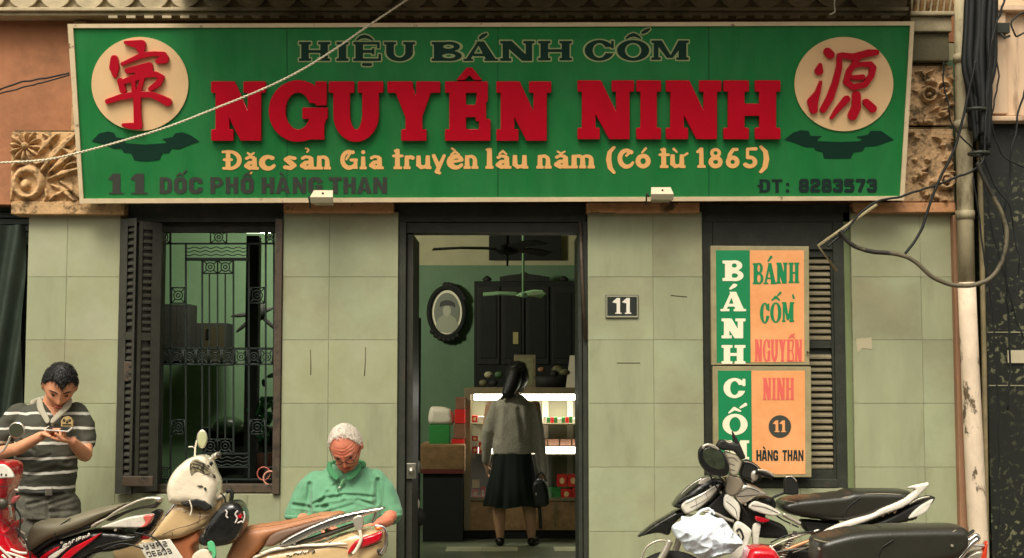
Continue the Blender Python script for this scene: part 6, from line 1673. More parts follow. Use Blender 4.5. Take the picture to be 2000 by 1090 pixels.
# ---- the woman at the display case, seen from behind
Y3 = 11.45
wom = thing('person', (W(1006, 900, Y3).x, Y3, .15), 'woman in grey cardigan and black skirt standing with her back turned at the display case', 'person')
wz = lambda y: W(1000, y, Y3).z
wx = lambda x: W(x, 850, Y3).x
hc = W(1010, 736, Y3 + .02); hr = HR(188, 8, 0); HS = .98
body = MB(); head(body, hc, hr, HS); cx = wx(1002)
body.limb([(cx, Y3, wz(785), .05), (cx + .01, Y3, wz(760), .048), tuple(hc) + (.05,)])
body.loft([(cx, Y3, wz(960), .15, .11), (cx, Y3, wz(900), .14, .10), (cx, Y3, wz(860), .12, .085), (cx, Y3, wz(800), .14, .09), (cx, Y3, wz(782), .11, .07), (cx, Y3, wz(774), .06, .05)])
body.limb([V4(958, 793, Y3, .045), V4(950, 840, Y3 - .01, .038), V4(948, 875, Y3 + .06, .032), V4(950, 908, Y3 + .14, .024)])
body.limb([V4(1046, 793, Y3, .045), V4(1053, 840, Y3, .038), V4(1058, 890, Y3, .034), V4(1061, 935, Y3 - .02, .024)])
hand(body, W(950, 908, Y3 + .14), (.1, .3, -1), (1, 0, .1), .5, 1, .9); hand(body, W(1061, 935, Y3 - .02), (0, -.05, -1), (-1, 0, 0), .9, 1, .9)
for x0, x1 in ((976, 975), (1032, 1036)):
    body.limb([V4(x0 + 4 if x0 < 1000 else x0 - 4, 940, Y3, .08), V4(x0, 985, Y3, .058), V4(x1, 1010, Y3 + .01, .054), V4(x1 + 2, 1047, Y3 + .02, .034)])
    body.limb([(wx(x1 + 2), Y3 + .03, .19, .036), (wx(x1 + 2) + (.03 if x1 > 1000 else -.01), Y3 + .15, .175, .028)])
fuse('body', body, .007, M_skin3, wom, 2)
hair('hair', hc, hr, HS, M_hairb, wom, lambda p: max(sstep(-.03, .02, p.y + .04) , sstep(.03, .05, p.z)), .022, 3, 700, (0, 0, -1), .06)
mb = MB(); mb.limb([V4(1006, 732, Y3 - .06, .068), V4(1000, 752, Y3 - .09, .066), V4(992, 768, Y3 - .10, .052)], 16); mb.limb([V4(996, 765, Y3 - .11, .03), V4(980, 778, Y3 - .10, .014)], 12)
mb.build('ponytail', M_hairb, wom)
sh = MB()
sh.loft([(cx, Y3, wz(886), .175, .13), (cx, Y3, wz(860), .172, .125), (cx, Y3, wz(820), .180, .125), (cx, Y3, wz(796), .175, .11), (cx, Y3, wz(780), .13, .085), (cx, Y3, wz(770), .07, .06)], 36)
sh.limb([V4(966, 797, Y3, .062), V4(954, 840, Y3 - .01, .058), V4(950, 872, Y3 + .05, .048), V4(950, 898, Y3 + .11, .04)], 18)
sh.limb([V4(1040, 797, Y3, .062), V4(1050, 840, Y3, .056), V4(1056, 885, Y3, .048), V4(1060, 922, Y3 - .01, .04)], 18)
M_card = mat('grey_knit', C(176, 170, 152), .95, var=.25, vs=70, bump=.9, bs=110)
fuse('cardigan', sh, .010, M_card, wom, 5, folds(.008, 9, (1, 1, .8), 4, [([(1015, 800), (1022, 850)], .012, .02), ([(975, 800), (970, 860)], .012, .02)], Y3 - .1))
sk = MB(); n = 72; secs = []
for i, (y, r_) in enumerate(((875, .150), (900, .165), (940, .195), (986, .232), (988, .222))):
    nn_ = [noise.noise(Vector((math.cos(2 * PI * k / n) * 3.2, math.sin(2 * PI * k / n) * 3.2, i * .25))) * .030 * i * .6 for k in range(n)]
    secs.append([(cx + (r_ + nn_[k]) * math.cos(2 * PI * k / n), Y3 + (r_ * .78 + nn_[k]) * math.sin(2 * PI * k / n), wz(y) + .01 * math.sin(k * 2 * PI / n * 4) * (i > 2)) for k in range(n)])
vs = [v for s_ in secs for v in s_]; fs = [(i * n + k, i * n + (k + 1) % n, (i + 1) * n + (k + 1) % n, (i + 1) * n + k) for i in range(4) for k in range(n)]
sk.add(vs, fs, True); sk.build('skirt', mat('black_skirt', C(22, 32, 26), .8, var=.2), wom)
for x in (977, 1038):
    MB().limb([(wx(x), Y3 + .0, .185, .038), (wx(x) + (.04 if x > 1000 else -.012), Y3 + .14, .178, .032)]).build('shoe', mat('shoe_black', C(16, 16, 14), .35), wom)
bg = thing('handbag', tuple(W(1056, 985, Y3 - .06)), 'dark shoulder bag with a dangling strap held by the woman', 'bag')
pillow('bag_body', [(1040, 986), (1036, 955), (1044, 938), (1062, 936), (1070, 955), (1072, 984), (1058, 990)], Y3 - .08, .05, mat('bag_dark', C(30, 32, 28), .45, var=.3, vs=30, bump=.3), bg, edge=.04)
MB().tube([W(1053, 984, Y3 - .06), W(1055, 1010, Y3 - .05), W(1056, 1033, Y3 - .05)], .014, 8).build('strap', mat('bag_dark', C(30, 32, 28)), bg)
MB().tube(smooth_path([(1046, 940), (1056, 922), (1068, 940)], Y3 - .06), .006, 8).build('handle', mat('bag_dark', C(30, 32, 28)), bg)
MB().ball(W(1047, 965, Y3 - .135), .008, .004, .012).build('clasp', M_steel, bg)
# ================================================================ motorbikes
P_black = mat('gloss_black', C(24, 24, 22), .28, wob=.35, coat=.5, var=.2, vs=6, rvar=.08)
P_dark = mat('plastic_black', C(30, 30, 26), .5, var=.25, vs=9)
P_seathi = mat('seat_highlight_tan', C(150, 142, 116), .45)  # pale colour for the painted highlight lines on the two black seats
P_seat = mat('seat_vinyl', C(46, 45, 38), .30, var=.15, vs=8, bump=.12, bs=120)
P_seatg = mat('seat_vinyl_grey', C(118, 112, 90), .5, var=.12, vs=8, bump=.12, bs=120)
P_brown = mat('seat_tan', C(180, 124, 86), .40, var=.10, vs=6, wob=.25)
P_brown2 = mat('seat_side_brown', C(120, 94, 78), .5, var=.12, bump=.1)
P_cream = mat('paint_cream', C(212, 180, 132), .25, wob=.35, coat=.8, var=.05, vs=5)
P_creamhi = mat('paint_pearl', C(236, 222, 196), .2, wob=.35, coat=.9)
P_red = mat('paint_red', C(196, 10, 30), .22, wob=.35, coat=.9, var=.06, vs=7)
P_silver = mat('paint_silver', C(196, 188, 170), .28, wob=.35, metal=.55, coat=.4, var=.1, vs=9)
P_rubber = mat('tyre_rubber', C(30, 30, 27), .85, bump=.3, bs=60)
P_lens = mat('lens_clear', C(214, 206, 190), .08, wob=.35, coat=1, var=.15, vs=18)
P_redlens = mat('lens_red', C(190, 12, 32), .12, wob=.35, coat=1)
P_orange = mat('lens_orange', C(226, 120, 40), .15, coat=1)
P_eng = mat('engine_metal', C(84, 80, 70), .45, metal=.6, var=.3, vs=20, bump=.4)
P_mirror = mat('mirror_glass', C(120, 124, 100), .04, metal=.9)
P_white = mat('plastic_white', C(222, 216, 200), .3, coat=.3, var=.14, vs=14, wob=.3)
P_orangepanel = mat('floor_orange', C(190, 116, 76), .4, var=.1)

PROF[:] = [3.2, .55]
def zoomer(ox, oy, s): return lambda pts: [(ox + p[0] / s, oy + p[1] / s) for p in pts]
ZC = zoomer(300, 780, 3.516); ZB = zoomer(0, 960, 5.0); ZD = zoomer(1200, 820, 4.037); ZE = zoomer(1500, 880, 4.0); ZR = zoomer(0, 860, 4.742)

def wheel(parent, px_, Y, r=.285, w=.042):
    x = W(px_, 1090, Y).x
    t = MB().ring((x, Y, r), r - w, w, n=48, m=12); o = t.build('wheel', P_rubber, parent)
    mb = MB().ring((x, Y, r), r - w * 1.9, .012, n=40, m=8)
    mb.build('rim', P_silver, o)
    mb = MB()
    for k in range(18):
        a = 2 * PI * k / 18
        mb.tube([(x + .03 * math.cos(a + .4), Y - .02, r + .03 * math.sin(a + .4)), (x + (r - w * 2) * math.cos(a), Y, r + (r - w * 2) * math.sin(a))], .0022, 5)
    mb.build('spokes', P_silver, o)
    MB().disc((x, Y - .05, r), .04, .10, 20).build('hub', P_eng, o)
    for k in range(40):
        pass
    return o
def lower(parent, px0, px1, Y):
    """engine, footrest and stand between the wheels, below the picture"""
    x0, x1 = W(px0, 1090, Y).x, W(px1, 1090, Y).x; xm = (x0 + x1) / 2
    mb = MB().disc((xm, Y - .13, .30), .11, .26, 24); mb.box(xm - .16, xm + .10, Y - .09, Y + .09, .22, .36)
    for k in range(6): mb.box(xm + .1 + k * .018, xm + .11 + k * .018, Y - .08, Y + .08, .27, .40)
    mb.build('engine', P_eng, parent, bevel=.006)
    a, b = (x1, x0) if x1 > x0 else (x0, x1)
    MB().limb([(xm, Y - .16, .17, .028), (x1 - .2 if x1 > x0 else x1 + .2, Y - .17, .19, .032), (x1 + .12 if x1 > x0 else x1 - .12, Y - .17, .25, .042)]).build('exhaust', P_silver, parent)
    MB().tube([(xm, Y - .08, .20), (xm + .05, Y - .24, .005)], .011, 8).build('side_stand', P_dark, parent)
def tubes(name, pts, Y, r, m, parent, Ys=None, n=6, lab_=None):
    o = MB().tube(smooth_path(pts, Y, n, Ys), r, 12).build(name, m, parent)
    if lab_: o['label'] = lab_
    return o
def strokes3(name, lst, Y, w, dep, m, parent):
    mb = MB()
    for pts in lst:
        mb.tube(smooth_path(pts, Y, 4), w, 6)
    return mb.build(name, m, parent)

# ---------------- cream scooter in the middle-left, nose to the left
YC_ = 7.62
sc_ = thing('scooter', (W(520, 1090, YC_).x, YC_, 0), 'cream and tan scooter with a brown seat parked before the seated man', 'scooter')
wheel(sc_, 275, YC_, .23, .05); wheel(sc_, 668, YC_, .23, .05); lower(sc_, 560, 668, YC_)
pillow('front_fender', [(225, 1080), (240, 1055), (285, 1050), (330, 1080), (335, 1120), (300, 1130), (250, 1110)], YC_, .07, P_cream, sc_, edge=.05)
tubes('fork', [(330, 1060), (300, 1110), (277, 1180)], YC_ - .05, .018, P_silver, sc_)
pillow('leg_shield', ZC([(0, 925), (50, 850), (110, 770), (170, 705), (240, 700), (300, 735), (395, 748), (430, 790), (400, 850), (340, 885), (200, 950), (60, 962), (-10, 960)]), YC_ - .08, .10, P_cream, sc_, edge=.12)
tubes('shield_trim', ZC([(-15, 935), (40, 868), (100, 790), (160, 712)]), YC_ - .15, [.010] * 12 + [.014] * 7, M_chrome, sc_)
tubes('shield_seam', ZC([(130, 935), (120, 860), (160, 800), (230, 770)]), YC_ - .178, .0016, P_dark, sc_)
pillow('floor_panel', ZC([(50, 965), (200, 945), (330, 880), (345, 960), (300, 1010), (310, 1080), (330, 1150), (150, 1150), (90, 1050)]), YC_ - .04, .10, P_orangepanel, sc_, edge=.08)
pillow('headlamp_cowl', ZC([(118, 690), (108, 620), (118, 560), (150, 495), (200, 440), (258, 398), (325, 378), (375, 392), (410, 440), (432, 500), (458, 560), (458, 640), (445, 700), (428, 752), (385, 758), (330, 728), (270, 716), (210, 722), (160, 716), (130, 706)]), YC_ - .10, .13, P_creamhi, sc_, edge=.14)
pillow('instrument_panel', ZC([(250, 440), (285, 408), (330, 425), (382, 470), (390, 508), (360, 517), (300, 502), (262, 530), (248, 485)]), YC_ - .226, .005, mat('dash_reflection_grey', C(140, 130, 104), .2, var=.4, vs=30, wob=.5, color2=C(60, 56, 42), thr=(.5, .58), cs=26), sc_, edge=.014)  # mottled greys of the dash imitate reflections in chrome
strokes3('dial_line', [ZC([(270, 440), (320, 455), (370, 490)]), ZC([(264, 462), (310, 475), (350, 500)]), ZC([(285, 422), (330, 440), (376, 478)])], YC_ - .233, .0018, .001, P_dark, sc_)
pillow('side_chrome', ZC([(118, 600), (122, 560), (150, 515), (200, 508), (222, 530), (205, 560), (180, 570), (190, 600), (150, 640), (124, 640)]), YC_ - .200, .010, M_chrome, sc_, edge=.012)
for k_, q_ in enumerate(([(130, 540), (168, 528), (196, 530), (160, 548)], [(160, 590), (200, 572), (214, 590), (190, 606)], [(185, 612), (200, 604), (204, 620)], [(296, 592), (330, 588), (344, 600), (318, 606)], [(342, 606), (360, 604), (366, 622), (352, 628)], [(400, 505), (424, 520), (430, 548), (410, 538)], [(384, 430), (400, 440), (404, 462), (392, 458)], [(238, 520), (262, 540), (250, 560)])):
    pillow('switch', ZC(q_), YC_ - (.212 if k_ < 3 else .232 if k_ < 5 else .20), .006, (P_dark, P_eng)[k_ % 2], sc_, edge=.008, curve=False, res=.0035)
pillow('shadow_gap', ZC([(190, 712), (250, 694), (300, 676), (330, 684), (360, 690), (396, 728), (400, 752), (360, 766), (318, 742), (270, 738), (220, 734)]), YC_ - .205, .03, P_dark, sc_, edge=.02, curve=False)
pillow('key_housing', ZC([(340, 700), (372, 716), (392, 742), (366, 752), (345, 735)]), YC_ - .215, .02, P_black, sc_, edge=.02)
pillow('column_trim', ZC([(268, 668), (300, 662), (330, 690), (310, 705), (280, 690)]), YC_ - .213, .012, P_eng, sc_, edge=.012, curve=False)
pillow('column_cover', ZC([(385, 640), (440, 600), (462, 640), (458, 720), (440, 800), (400, 850), (345, 850), (350, 770)]), YC_ - .06, .10, P_cream, sc_, edge=.06)
tubes('key_ribbon', ZC([(245, 690), (262, 750), (250, 800)]), YC_ - .24, .004, P_creamhi, sc_)
tubes('grip', ZC([(405, 400), (430, 385), (458, 380)]), YC_ - .02, .017, P_silver, sc_)
MB().ball(W(*ZC([(446, 384)])[0], YC_ - .03), .016).build('grip_end', P_eng, sc_)
for x in (395, 372): MB().ball(W(*ZC([(x, 440 + (395 - x))])[0], YC_ - .21), .011).build('button', P_dark, sc_)
tubes('mirror_stem', ZC([(283, 392), (287, 330), (297, 285)]), YC_ - .08, .0055, P_creamhi, sc_)
mm = MB().ball(W(*ZC([(333, 272)])[0], YC_ - .08), .031, .010, .052, 24, 14); mm.build('mirror', P_silver, sc_)
MB().ball(W(*ZC([(333, 272)])[0], YC_ - .088), .026, .004, .046, 24, 14).build('mirror_glass', mat('mirror_sheen', C(184, 186, 142), .2), sc_)
tubes('brake_lever', ZC([(240, 328), (265, 326), (285, 340)]), YC_ - .05, .004, P_silver, sc_)
pillow('glovebox', ZC([(425, 690), (500, 655), (505, 700), (470, 790), (425, 795)]), YC_ - .03, .10, P_cream, sc_, edge=.05)
pillow('glovebox_lid', ZC([(440, 660), (498, 640), (505, 668), (430, 700)]), YC_ - .06, .09, P_creamhi, sc_, edge=.03)
tubes('cable', ZC([(500, 640), (520, 625), (538, 650), (530, 700)]), YC_ - .10, .012, P_dark, sc_)
pillow('seat', ZC([(505, 1130), (545, 1000), (590, 912), (640, 872), (760, 852), (900, 832), (1060, 796), (1160, 775), (1300, 770), (1290, 800), (1100, 860), (960, 900), (820, 950), (760, 1010), (700, 1080), (640, 1140)]), YC_ - .02, .13, P_brown, sc_, edge=.12)
strokes3('seat_stitching', [ZC([(560, 1000), (610, 920), (680, 885), (820, 868), (980, 835), (1150, 795)])], YC_ - .150, .0014, .001, P_brown2, sc_)
pillow('seat_side', ZC([(765, 1000), (800, 935), (870, 895), (1000, 862), (1150, 820), (1270, 785), (1250, 812), (1120, 862), (1000, 912), (900, 962), (830, 1005), (770, 1012)]), YC_ - .12, .035, P_brown2, sc_, edge=.05)
pillow('grab_rail', ZC([(862, 1000), (900, 960), (1000, 905), (1120, 850), (1250, 800), (1400, 764), (1500, 748), (1590, 738), (1575, 758), (1480, 790), (1380, 830), (1240, 872), (1100, 925), (980, 985), (900, 1012)]), YC_ - .19, .022, M_chrome, sc_, edge=.022)
pillow('grab_rail_under', ZC([(900, 1010), (1060, 950), (1240, 890), (1400, 840), (1390, 870), (1250, 925), (1060, 985), (930, 1015)]), YC_ - .16, .03, P_eng, sc_, edge=.03)
pillow('rear_body', ZC([(600, 1180), (680, 1080), (800, 1020), (950, 992), (1150, 960), (1300, 905), (1420, 880), (1560, 880), (1600, 920), (1600, 1040), (1540, 1100), (1420, 1180)]), YC_ - .05, .15, P_cream, sc_, edge=.14)
pillow('rear_stripe', ZC([(680, 1082), (800, 1024), (950, 1000), (1150, 985), (1290, 975), (1340, 1000), (1180, 1012), (980, 1020), (820, 1050), (700, 1095)]), YC_ - .185, .020, P_creamhi, sc_, edge=.02)
pillow('rail_mount', ZC([(1370, 815), (1430, 795), (1445, 850), (1425, 905), (1385, 890)]), YC_ - .20, .018, P_silver, sc_, edge=.02)
pillow('tail_lamp', ZC([(1375, 985), (1425, 950), (1500, 925), (1568, 905), (1562, 965), (1490, 1000), (1420, 1020)]), YC_ - .20, .03, P_redlens, sc_, edge=.04)
pillow('tail_lamp_tip', ZC([(1332, 1058), (1360, 1000), (1420, 960), (1400, 1000), (1360, 1050)]), YC_ - .205, .015, P_redlens, sc_, edge=.02)
tubes('lamp_bar', ZC([(1415, 900), (1425, 960), (1400, 1020), (1370, 1062)]), YC_ - .235, .010, P_creamhi, sc_)
tubes('rear_hoop', ZC([(1520, 870), (1580, 880), (1600, 940), (1590, 1010), (1560, 1060)]), YC_ - .20, .009, M_chrome, sc_)
tubes('rear_hoop', ZC([(1500, 850), (1520, 800), (1525, 770)]), YC_ - .15, .008, M_chrome, sc_)
MB().ball(W(*ZC([(1545, 885)])[0], YC_ - .2), .02, .012, .012).build('turn_lamp', P_orange, sc_)
strokes3('script_emblem', [ZC([(912, 1078), (925, 1068), (935, 1082), (950, 1072)]), ZC([(958, 1072), (975, 1056), (990, 1066), (1000, 1056)]), ZC([(1008, 1064), (1022, 1046), (1035, 1060), (1048, 1050)]), ZC([(1056, 1056), (1072, 1038), (1100, 1036), (1106, 1048), (1086, 1056)])], YC_ - .202, .0025, .002, P_dark, sc_)
for k in range(3): MB().ball(W(*ZC([(1545 + k * 10, 1040 + k % 2 * 20)])[0], YC_ - .19), .012).build('lock_fitting', P_eng, sc_)
MB().box(W(560, 1090, YC_).x, W(690, 1090, YC_).x, YC_ - .1, YC_ + .1, .30, .46).build('under_seat_case', P_dark, sc_, bevel=.02)

# helmet hung on the scooter
YH = 7.44
hm = thing('helmet', tuple(W(440, 1060, YH)), 'glossy black helmet with a red star decal hanging on the cream scooter', 'helmet')
pillow('shell', ZC([(348, 960), (352, 900), (382, 838), (425, 782), (475, 725), (535, 692), (595, 697), (630, 738), (648, 805), (638, 875), (605, 938), (560, 978), (480, 1002), (410, 1002)]), YH, .11, P_black, hm, edge=.13)
pillow('lining', ZC([(318, 970), (330, 925), (372, 915), (420, 960), (400, 1000), (345, 1000)]), YH - .04, .06, P_dark, hm, edge=.05)
strokes3('decal_swirl', [ZC([(492, 760), (505, 775), (498, 800), (512, 815)]), ZC([(560, 850), (575, 815), (560, 790), (578, 765)]), ZC([(620, 770), (626, 800), (618, 840)]), ZC([(578, 850), (604, 838), (616, 848)])], YH - .112, .0045, .004, mat('decal_white', C(214, 206, 196), .4), hm)
c = W(*ZC([(600, 800)])[0], YH - .095)
MB().prism([(c.x + (.016 if k % 2 == 0 else .007) * math.sin(k * PI / 5), c.z + (.016 if k % 2 == 0 else .007) * math.cos(k * PI / 5)) for k in range(10)], YH - .122, .04).build('star_decal', P_red, hm)
tubes('chin_strap', ZC([(345, 960), (362, 900), (400, 960), (410, 1010)]), YH - .09, .006, P_silver, hm)
pillow('ribbon', ZC([(370, 985), (405, 968), (425, 1010), (430, 1075), (405, 1095), (400, 1050), (378, 1040)]), YH - .10, .008, mat('ribbon_green', C(96, 190, 130), .5), None, edge=.012)
bpy.data.objects['ribbon']['label'] = 'bright green tag dangling under the black helmet'; bpy.data.objects['ribbon']['category'] = 'ribbon'
pillow('rag', ZC([(265, 1085), (300, 1040), (360, 1020), (400, 1050), (430, 1110), (300, 1130)]), YH - .06, .03, P_creamhi, None, edge=.03)
bpy.data.objects['rag']['label'] = 'crumpled white cloth on the scooter floor beside the green tag'; bpy.data.objects['rag']['category'] = 'cloth'

# ---------------- grey and black underbone motorbike at the lower left, tail to the right
Y_B = 7.28
bk = thing('motorbike', (W(60, 1090, Y_B).x, Y_B, 0), 'black motorbike with a grey seat and red side stripe, its tail pointing right', 'motorbike')
wheel(bk, 215, Y_B); wheel(bk, -215, Y_B); lower(bk, -40, 215, Y_B)
pillow('tail_body', ZB([(300, 640), (420, 545), (560, 470), (760, 410), (960, 350), (1180, 345), (1360, 375), (1480, 350), (1540, 260), (1580, 190), (1575, 250), (1530, 340), (1440, 430), (1330, 520), (1150, 570), (960, 600), (800, 700), (560, 720), (380, 700)]), Y_B, .13, P_black, bk, edge=.10)
pillow('seat', ZB([(268, 590), (300, 470), (375, 300), (470, 272), (600, 266), (700, 240), (850, 190), (1000, 152), (1150, 125), (1260, 108), (1180, 175), (1040, 250), (900, 330), (720, 398), (540, 462), (420, 540), (320, 600)]), Y_B - .02, .14, P_seatg, bk, edge=.10)
tubes('seat_seam', ZB([(530, 462), (550, 380), (600, 320), (690, 262)]), Y_B - .152, .003, P_dark, bk)
tubes('seat_edge', ZB([(330, 600), (420, 535), (540, 458), (700, 395), (880, 338)]), Y_B - .12, .012, P_dark, bk)
pillow('grab_rail', ZB([(888, 340), (930, 300), (1040, 250), (1120, 190), (1230, 130), (1330, 85), (1440, 50), (1590, 52), (1560, 110), (1500, 75), (1400, 92), (1300, 130), (1180, 190), (1090, 250), (1000, 300), (920, 350)]), Y_B - .13, .025, P_silver, bk, edge=.02)
pillow('rail_under', ZB([(1050, 270), (1200, 200), (1350, 150), (1500, 120), (1570, 60), (1580, 100), (1520, 160), (1400, 165), (1250, 210), (1100, 285)]), Y_B - .09, .03, P_eng, bk, edge=.03)
pillow('tail_lamp', ZB([(985, 350), (1100, 300), (1250, 250), (1380, 228), (1500, 215), (1500, 255), (1460, 320), (1380, 352), (1200, 352)]), Y_B - .135, .018, P_lens, bk, edge=.02)
pillow('tail_lamp_red', ZB([(1400, 240), (1500, 222), (1490, 270), (1440, 335), (1370, 352), (1420, 300)]), Y_B - .152, .014, mat('lens_pink', C(206, 96, 84), .15, coat=1), bk, edge=.02)
pillow('rear_fender', ZB([(1350, 360), (1500, 190), (1580, 185), (1570, 250), (1480, 370), (1400, 440), (1320, 460)]), Y_B - .03, .05, P_dark, bk, edge=.03)
pillow('side_stripe', ZB([(590, 660), (690, 560), (820, 490), (990, 402), (960, 440), (860, 520), (740, 610), (650, 680)]), Y_B - .135, .012, P_red, bk, edge=.012)
pillow('side_stripe', ZB([(380, 660), (460, 590), (570, 535), (575, 560), (500, 610), (430, 670)]), Y_B - .13, .012, P_red, bk, edge=.012)
pillow('side_stripe', ZB([(470, 645), (560, 580), (690, 520), (640, 570), (560, 640), (500, 680)]), Y_B - .132, .010, P_white, bk, edge=.010)
strokes3('side_lettering', [ZB(p_) for p_ in ([(615, 530), (650, 510), (640, 535), (610, 545)], [(665, 518), (680, 490), (690, 520)], [(705, 505), (712, 475), (730, 470)], [(745, 490), (752, 455)], [(765, 480), (770, 450), (795, 445)], [(770, 465), (790, 458)], [(805, 470), (812, 440), (825, 455), (835, 430)], [(845, 452), (868, 410), (872, 425), (850, 440)])], Y_B - .140, .0035, .002, P_white, bk)
pillow('tail_reflector', ZB([(1385, 430), (1450, 425), (1455, 462), (1390, 470)]), Y_B - .08, .015, P_redlens, bk, edge=.015)
pl2 = pillow('number_plate', ZB([(1350, 512), (1660, 462), (1790, 650), (1810, 700), (1470, 740)]), Y_B - .10, .003, P_white, bk, edge=.004, curve=False)
rb = random.Random(21)
mb = MB()
u0, u1, v1 = np.array((1365, 520)), np.array((1650, 475)), np.array((1450, 690))
def plp(u, v): q = u0 + (u1 - u0) * u + (v1 - u0) * v; return tuple(q)
for row, n_ in ((.16, 4), (.58, 5)):
    for k in range(n_):
        u = (k + .5) / n_ * .86 + .06; w_ = .055; h_ = .12
        for (a, b, c_, d) in rb.sample([(-1, -1, 1, -1), (1, -1, 1, 0), (1, 0, 1, 1), (1, 1, -1, 1), (-1, 1, -1, 0), (-1, 0, -1, -1), (-1, 0, 1, 0)], 5):
            mb.tube([W(*ZB([plp(u + a * w_, row + b * h_)])[0], Y_B - .105), W(*ZB([plp(u + c_ * w_, row + d * h_)])[0], Y_B - .105)], .0024, 5)
mb.build('plate_characters', P_dark, bk)
pillow('front_shield', [(-120, 1130), (-100, 1040), (-130, 960), (-60, 930), (-30, 990), (-20, 1060), (30, 1130)], Y_B, .12, P_black, bk, edge=.08)
tubes('fork', [(-150, 960), (-190, 1080), (-215, 1200)], Y_B - .06, .02, P_silver, bk)
tubes('handlebar', [(-175, 900), (-120, 915), (-60, 905)], Y_B - .2, .014, P_dark, bk)

# ---------------- red motorbike cut by the left edge
Y_A = 6.95
ra_ = thing('motorbike', (W(-120, 1090, Y_A).x, Y_A, 0), 'bright red motorbike with a white badge, cut off by the left edge', 'motorbike')
wheel(ra_, 40, Y_A - .02); wheel(ra_, -420, Y_A); lower(ra_, -120, -420, Y_A)
pillow('head_cowl', ZR([(-300, 260), (-160, 200), (-40, 180), (60, 180), (130, 192), (160, 225), (166, 270), (152, 360), (118, 440), (92, 520), (72, 590), (-20, 640), (-200, 600), (-320, 420)]), Y_A - .02, .13, P_red, ra_, edge=.09)
pillow('badge', ZR([(-120, 262), (-30, 228), (40, 222), (95, 262), (132, 320), (120, 348), (20, 352), (-120, 372)]), Y_A - .142, .012, P_white, ra_, edge=.015)
for x, y in ((12, 318), (55, 322)): MB().ball(W(*ZR([(x, y)])[0], Y_A - .156), .005, .002, .006).build('badge_mark', P_dark, ra_)
pillow('leg_shield', ZR([(-300, 560), (-60, 600), (60, 600), (95, 660), (98, 760), (120, 800), (168, 735), (182, 760), (142, 830), (140, 880), (200, 980), (270, 1070), (330, 1160), (-300, 1160)]), Y_A + .02, .10, P_red, ra_, edge=.06)
tubes('side_trim', ZR([(92, 590), (88, 520), (130, 465), (170, 470)]), Y_A - .06, .010, P_silver, ra_)
pillow('turn_lamp', ZR([(110, 560), (135, 515), (190, 515), (160, 560), (120, 590)]), Y_A - .07, .02, mat('lens_rose', C(190, 90, 90), .2, coat=1), ra_, edge=.02)
tubes('side_trim', ZR([(88, 600), (98, 660), (105, 710)]), Y_A - .07, .008, P_silver, ra_)
MB().ball(W(*ZR([(20, 590)])[0], Y_A - .13), .03, .02, .03).build('horn', P_eng, ra_)
strokes3('white_graphic', [ZR(p_) for p_ in ([(-10, 985), (60, 1050), (130, 1120)], [(60, 1040), (160, 1070), (260, 1110)], [(100, 1010), (180, 1040), (250, 1045)], [(150, 1080), (200, 1120)], [(20, 1060), (70, 1110)])], Y_A - .095, .0065, .004, P_white, ra_)
strokes3('stand_rods', [ZR(p_) for p_ in ([(155, 820), (200, 850), (232, 870)], [(165, 900), (200, 950), (245, 1010)], [(200, 925), (250, 920)], [(230, 960), (250, 1040)])], Y_A + .05, .006, .004, P_silver, ra_)
tubes('mirror_stem', [(-40, 905), (-10, 890), (6, 880), (16, 864), (20, 852)], Y_A - .10, .006, P_silver, ra_)
c = W(33, 840, Y_A - .1)
MB().ball(c, .042, .012, .042, 28, 14).build('mirror', P_silver, ra_)
MB().disc((c.x, c.y - .013, c.z), .036, .004, 28).build('mirror_glass', mat('mirror_dark', C(66, 68, 54), .15), ra_)
tubes('handlebar', [(-120, 920), (-60, 905), (-20, 912)], Y_A - .14, .014, P_dark, ra_)
pillow('seat', [(-330, 1010), (-250, 985), (-150, 1000), (-140, 1030), (-240, 1035), (-330, 1040)], Y_A, .13, P_seat, ra_, edge=.06)
pillow('rear_body', [(-500, 1020), (-330, 1030), (-150, 1040), (-130, 1100), (-300, 1120), (-470, 1060)], Y_A, .12, P_red, ra_, edge=.06)

# ---------------- black and white motorbike right, nose to the left
Y_D = 7.92
bd_ = thing('motorbike', (W(1500, 1090, Y_D).x, Y_D, 0), 'black and white motorbike nose-left below the vertical sign, farther of the right pair', 'motorbike')
wheel(bd_, 1312, Y_D); wheel(bd_, 1722, Y_D); lower(bd_, 1480, 1722, Y_D)
tubes('tyre_wall', [(1250, 1100), (1262, 1070), (1286, 1056), (1312, 1058)], Y_D - .05, .006, P_silver, bd_)
pillow('front_fender', ZD([(178, 922), (230, 870), (300, 815), (400, 755), (490, 705), (560, 700), (580, 745), (520, 770), (460, 830), (425, 905), (340, 890), (250, 905)]), Y_D - .01, .065, P_black, bd_, edge=.05)
tubes('fork', ZD([(440, 950), (400, 1040), (350, 1130), (300, 1260)]), Y_D - .09, .020, P_silver, bd_)
tubes('fork', ZD([(520, 900), (480, 1040), (400, 1220)]), Y_D + .09, .020, P_silver, bd_)
pillow('head_cowl', ZD([(458, 682), (475, 640), (520, 585), (600, 515), (700, 452), (780, 436), (850, 450), (866, 500), (830, 560), (760, 640), (690, 690), (640, 715), (540, 700)]), Y_D - .06, .12, P_black, bd_, edge=.10)
pillow('head_lamp', ZD([(520, 682), (545, 640), (620, 600), (700, 560), (780, 510), (830, 505), (790, 580), (720, 655), (640, 712), (560, 742)]), Y_D - .155, .03, P_lens, bd_, edge=.04)
pillow('lamp_slit', ZD([(500, 640), (560, 600), (640, 580), (560, 630), (505, 660)]), Y_D - .17, .012, P_dark, bd_, edge=.015)
pillow('cowl_highlight', ZD([(660, 500), (700, 462), (790, 452), (760, 475), (690, 510)]), Y_D - .165, .008, P_lens, bd_, edge=.012)
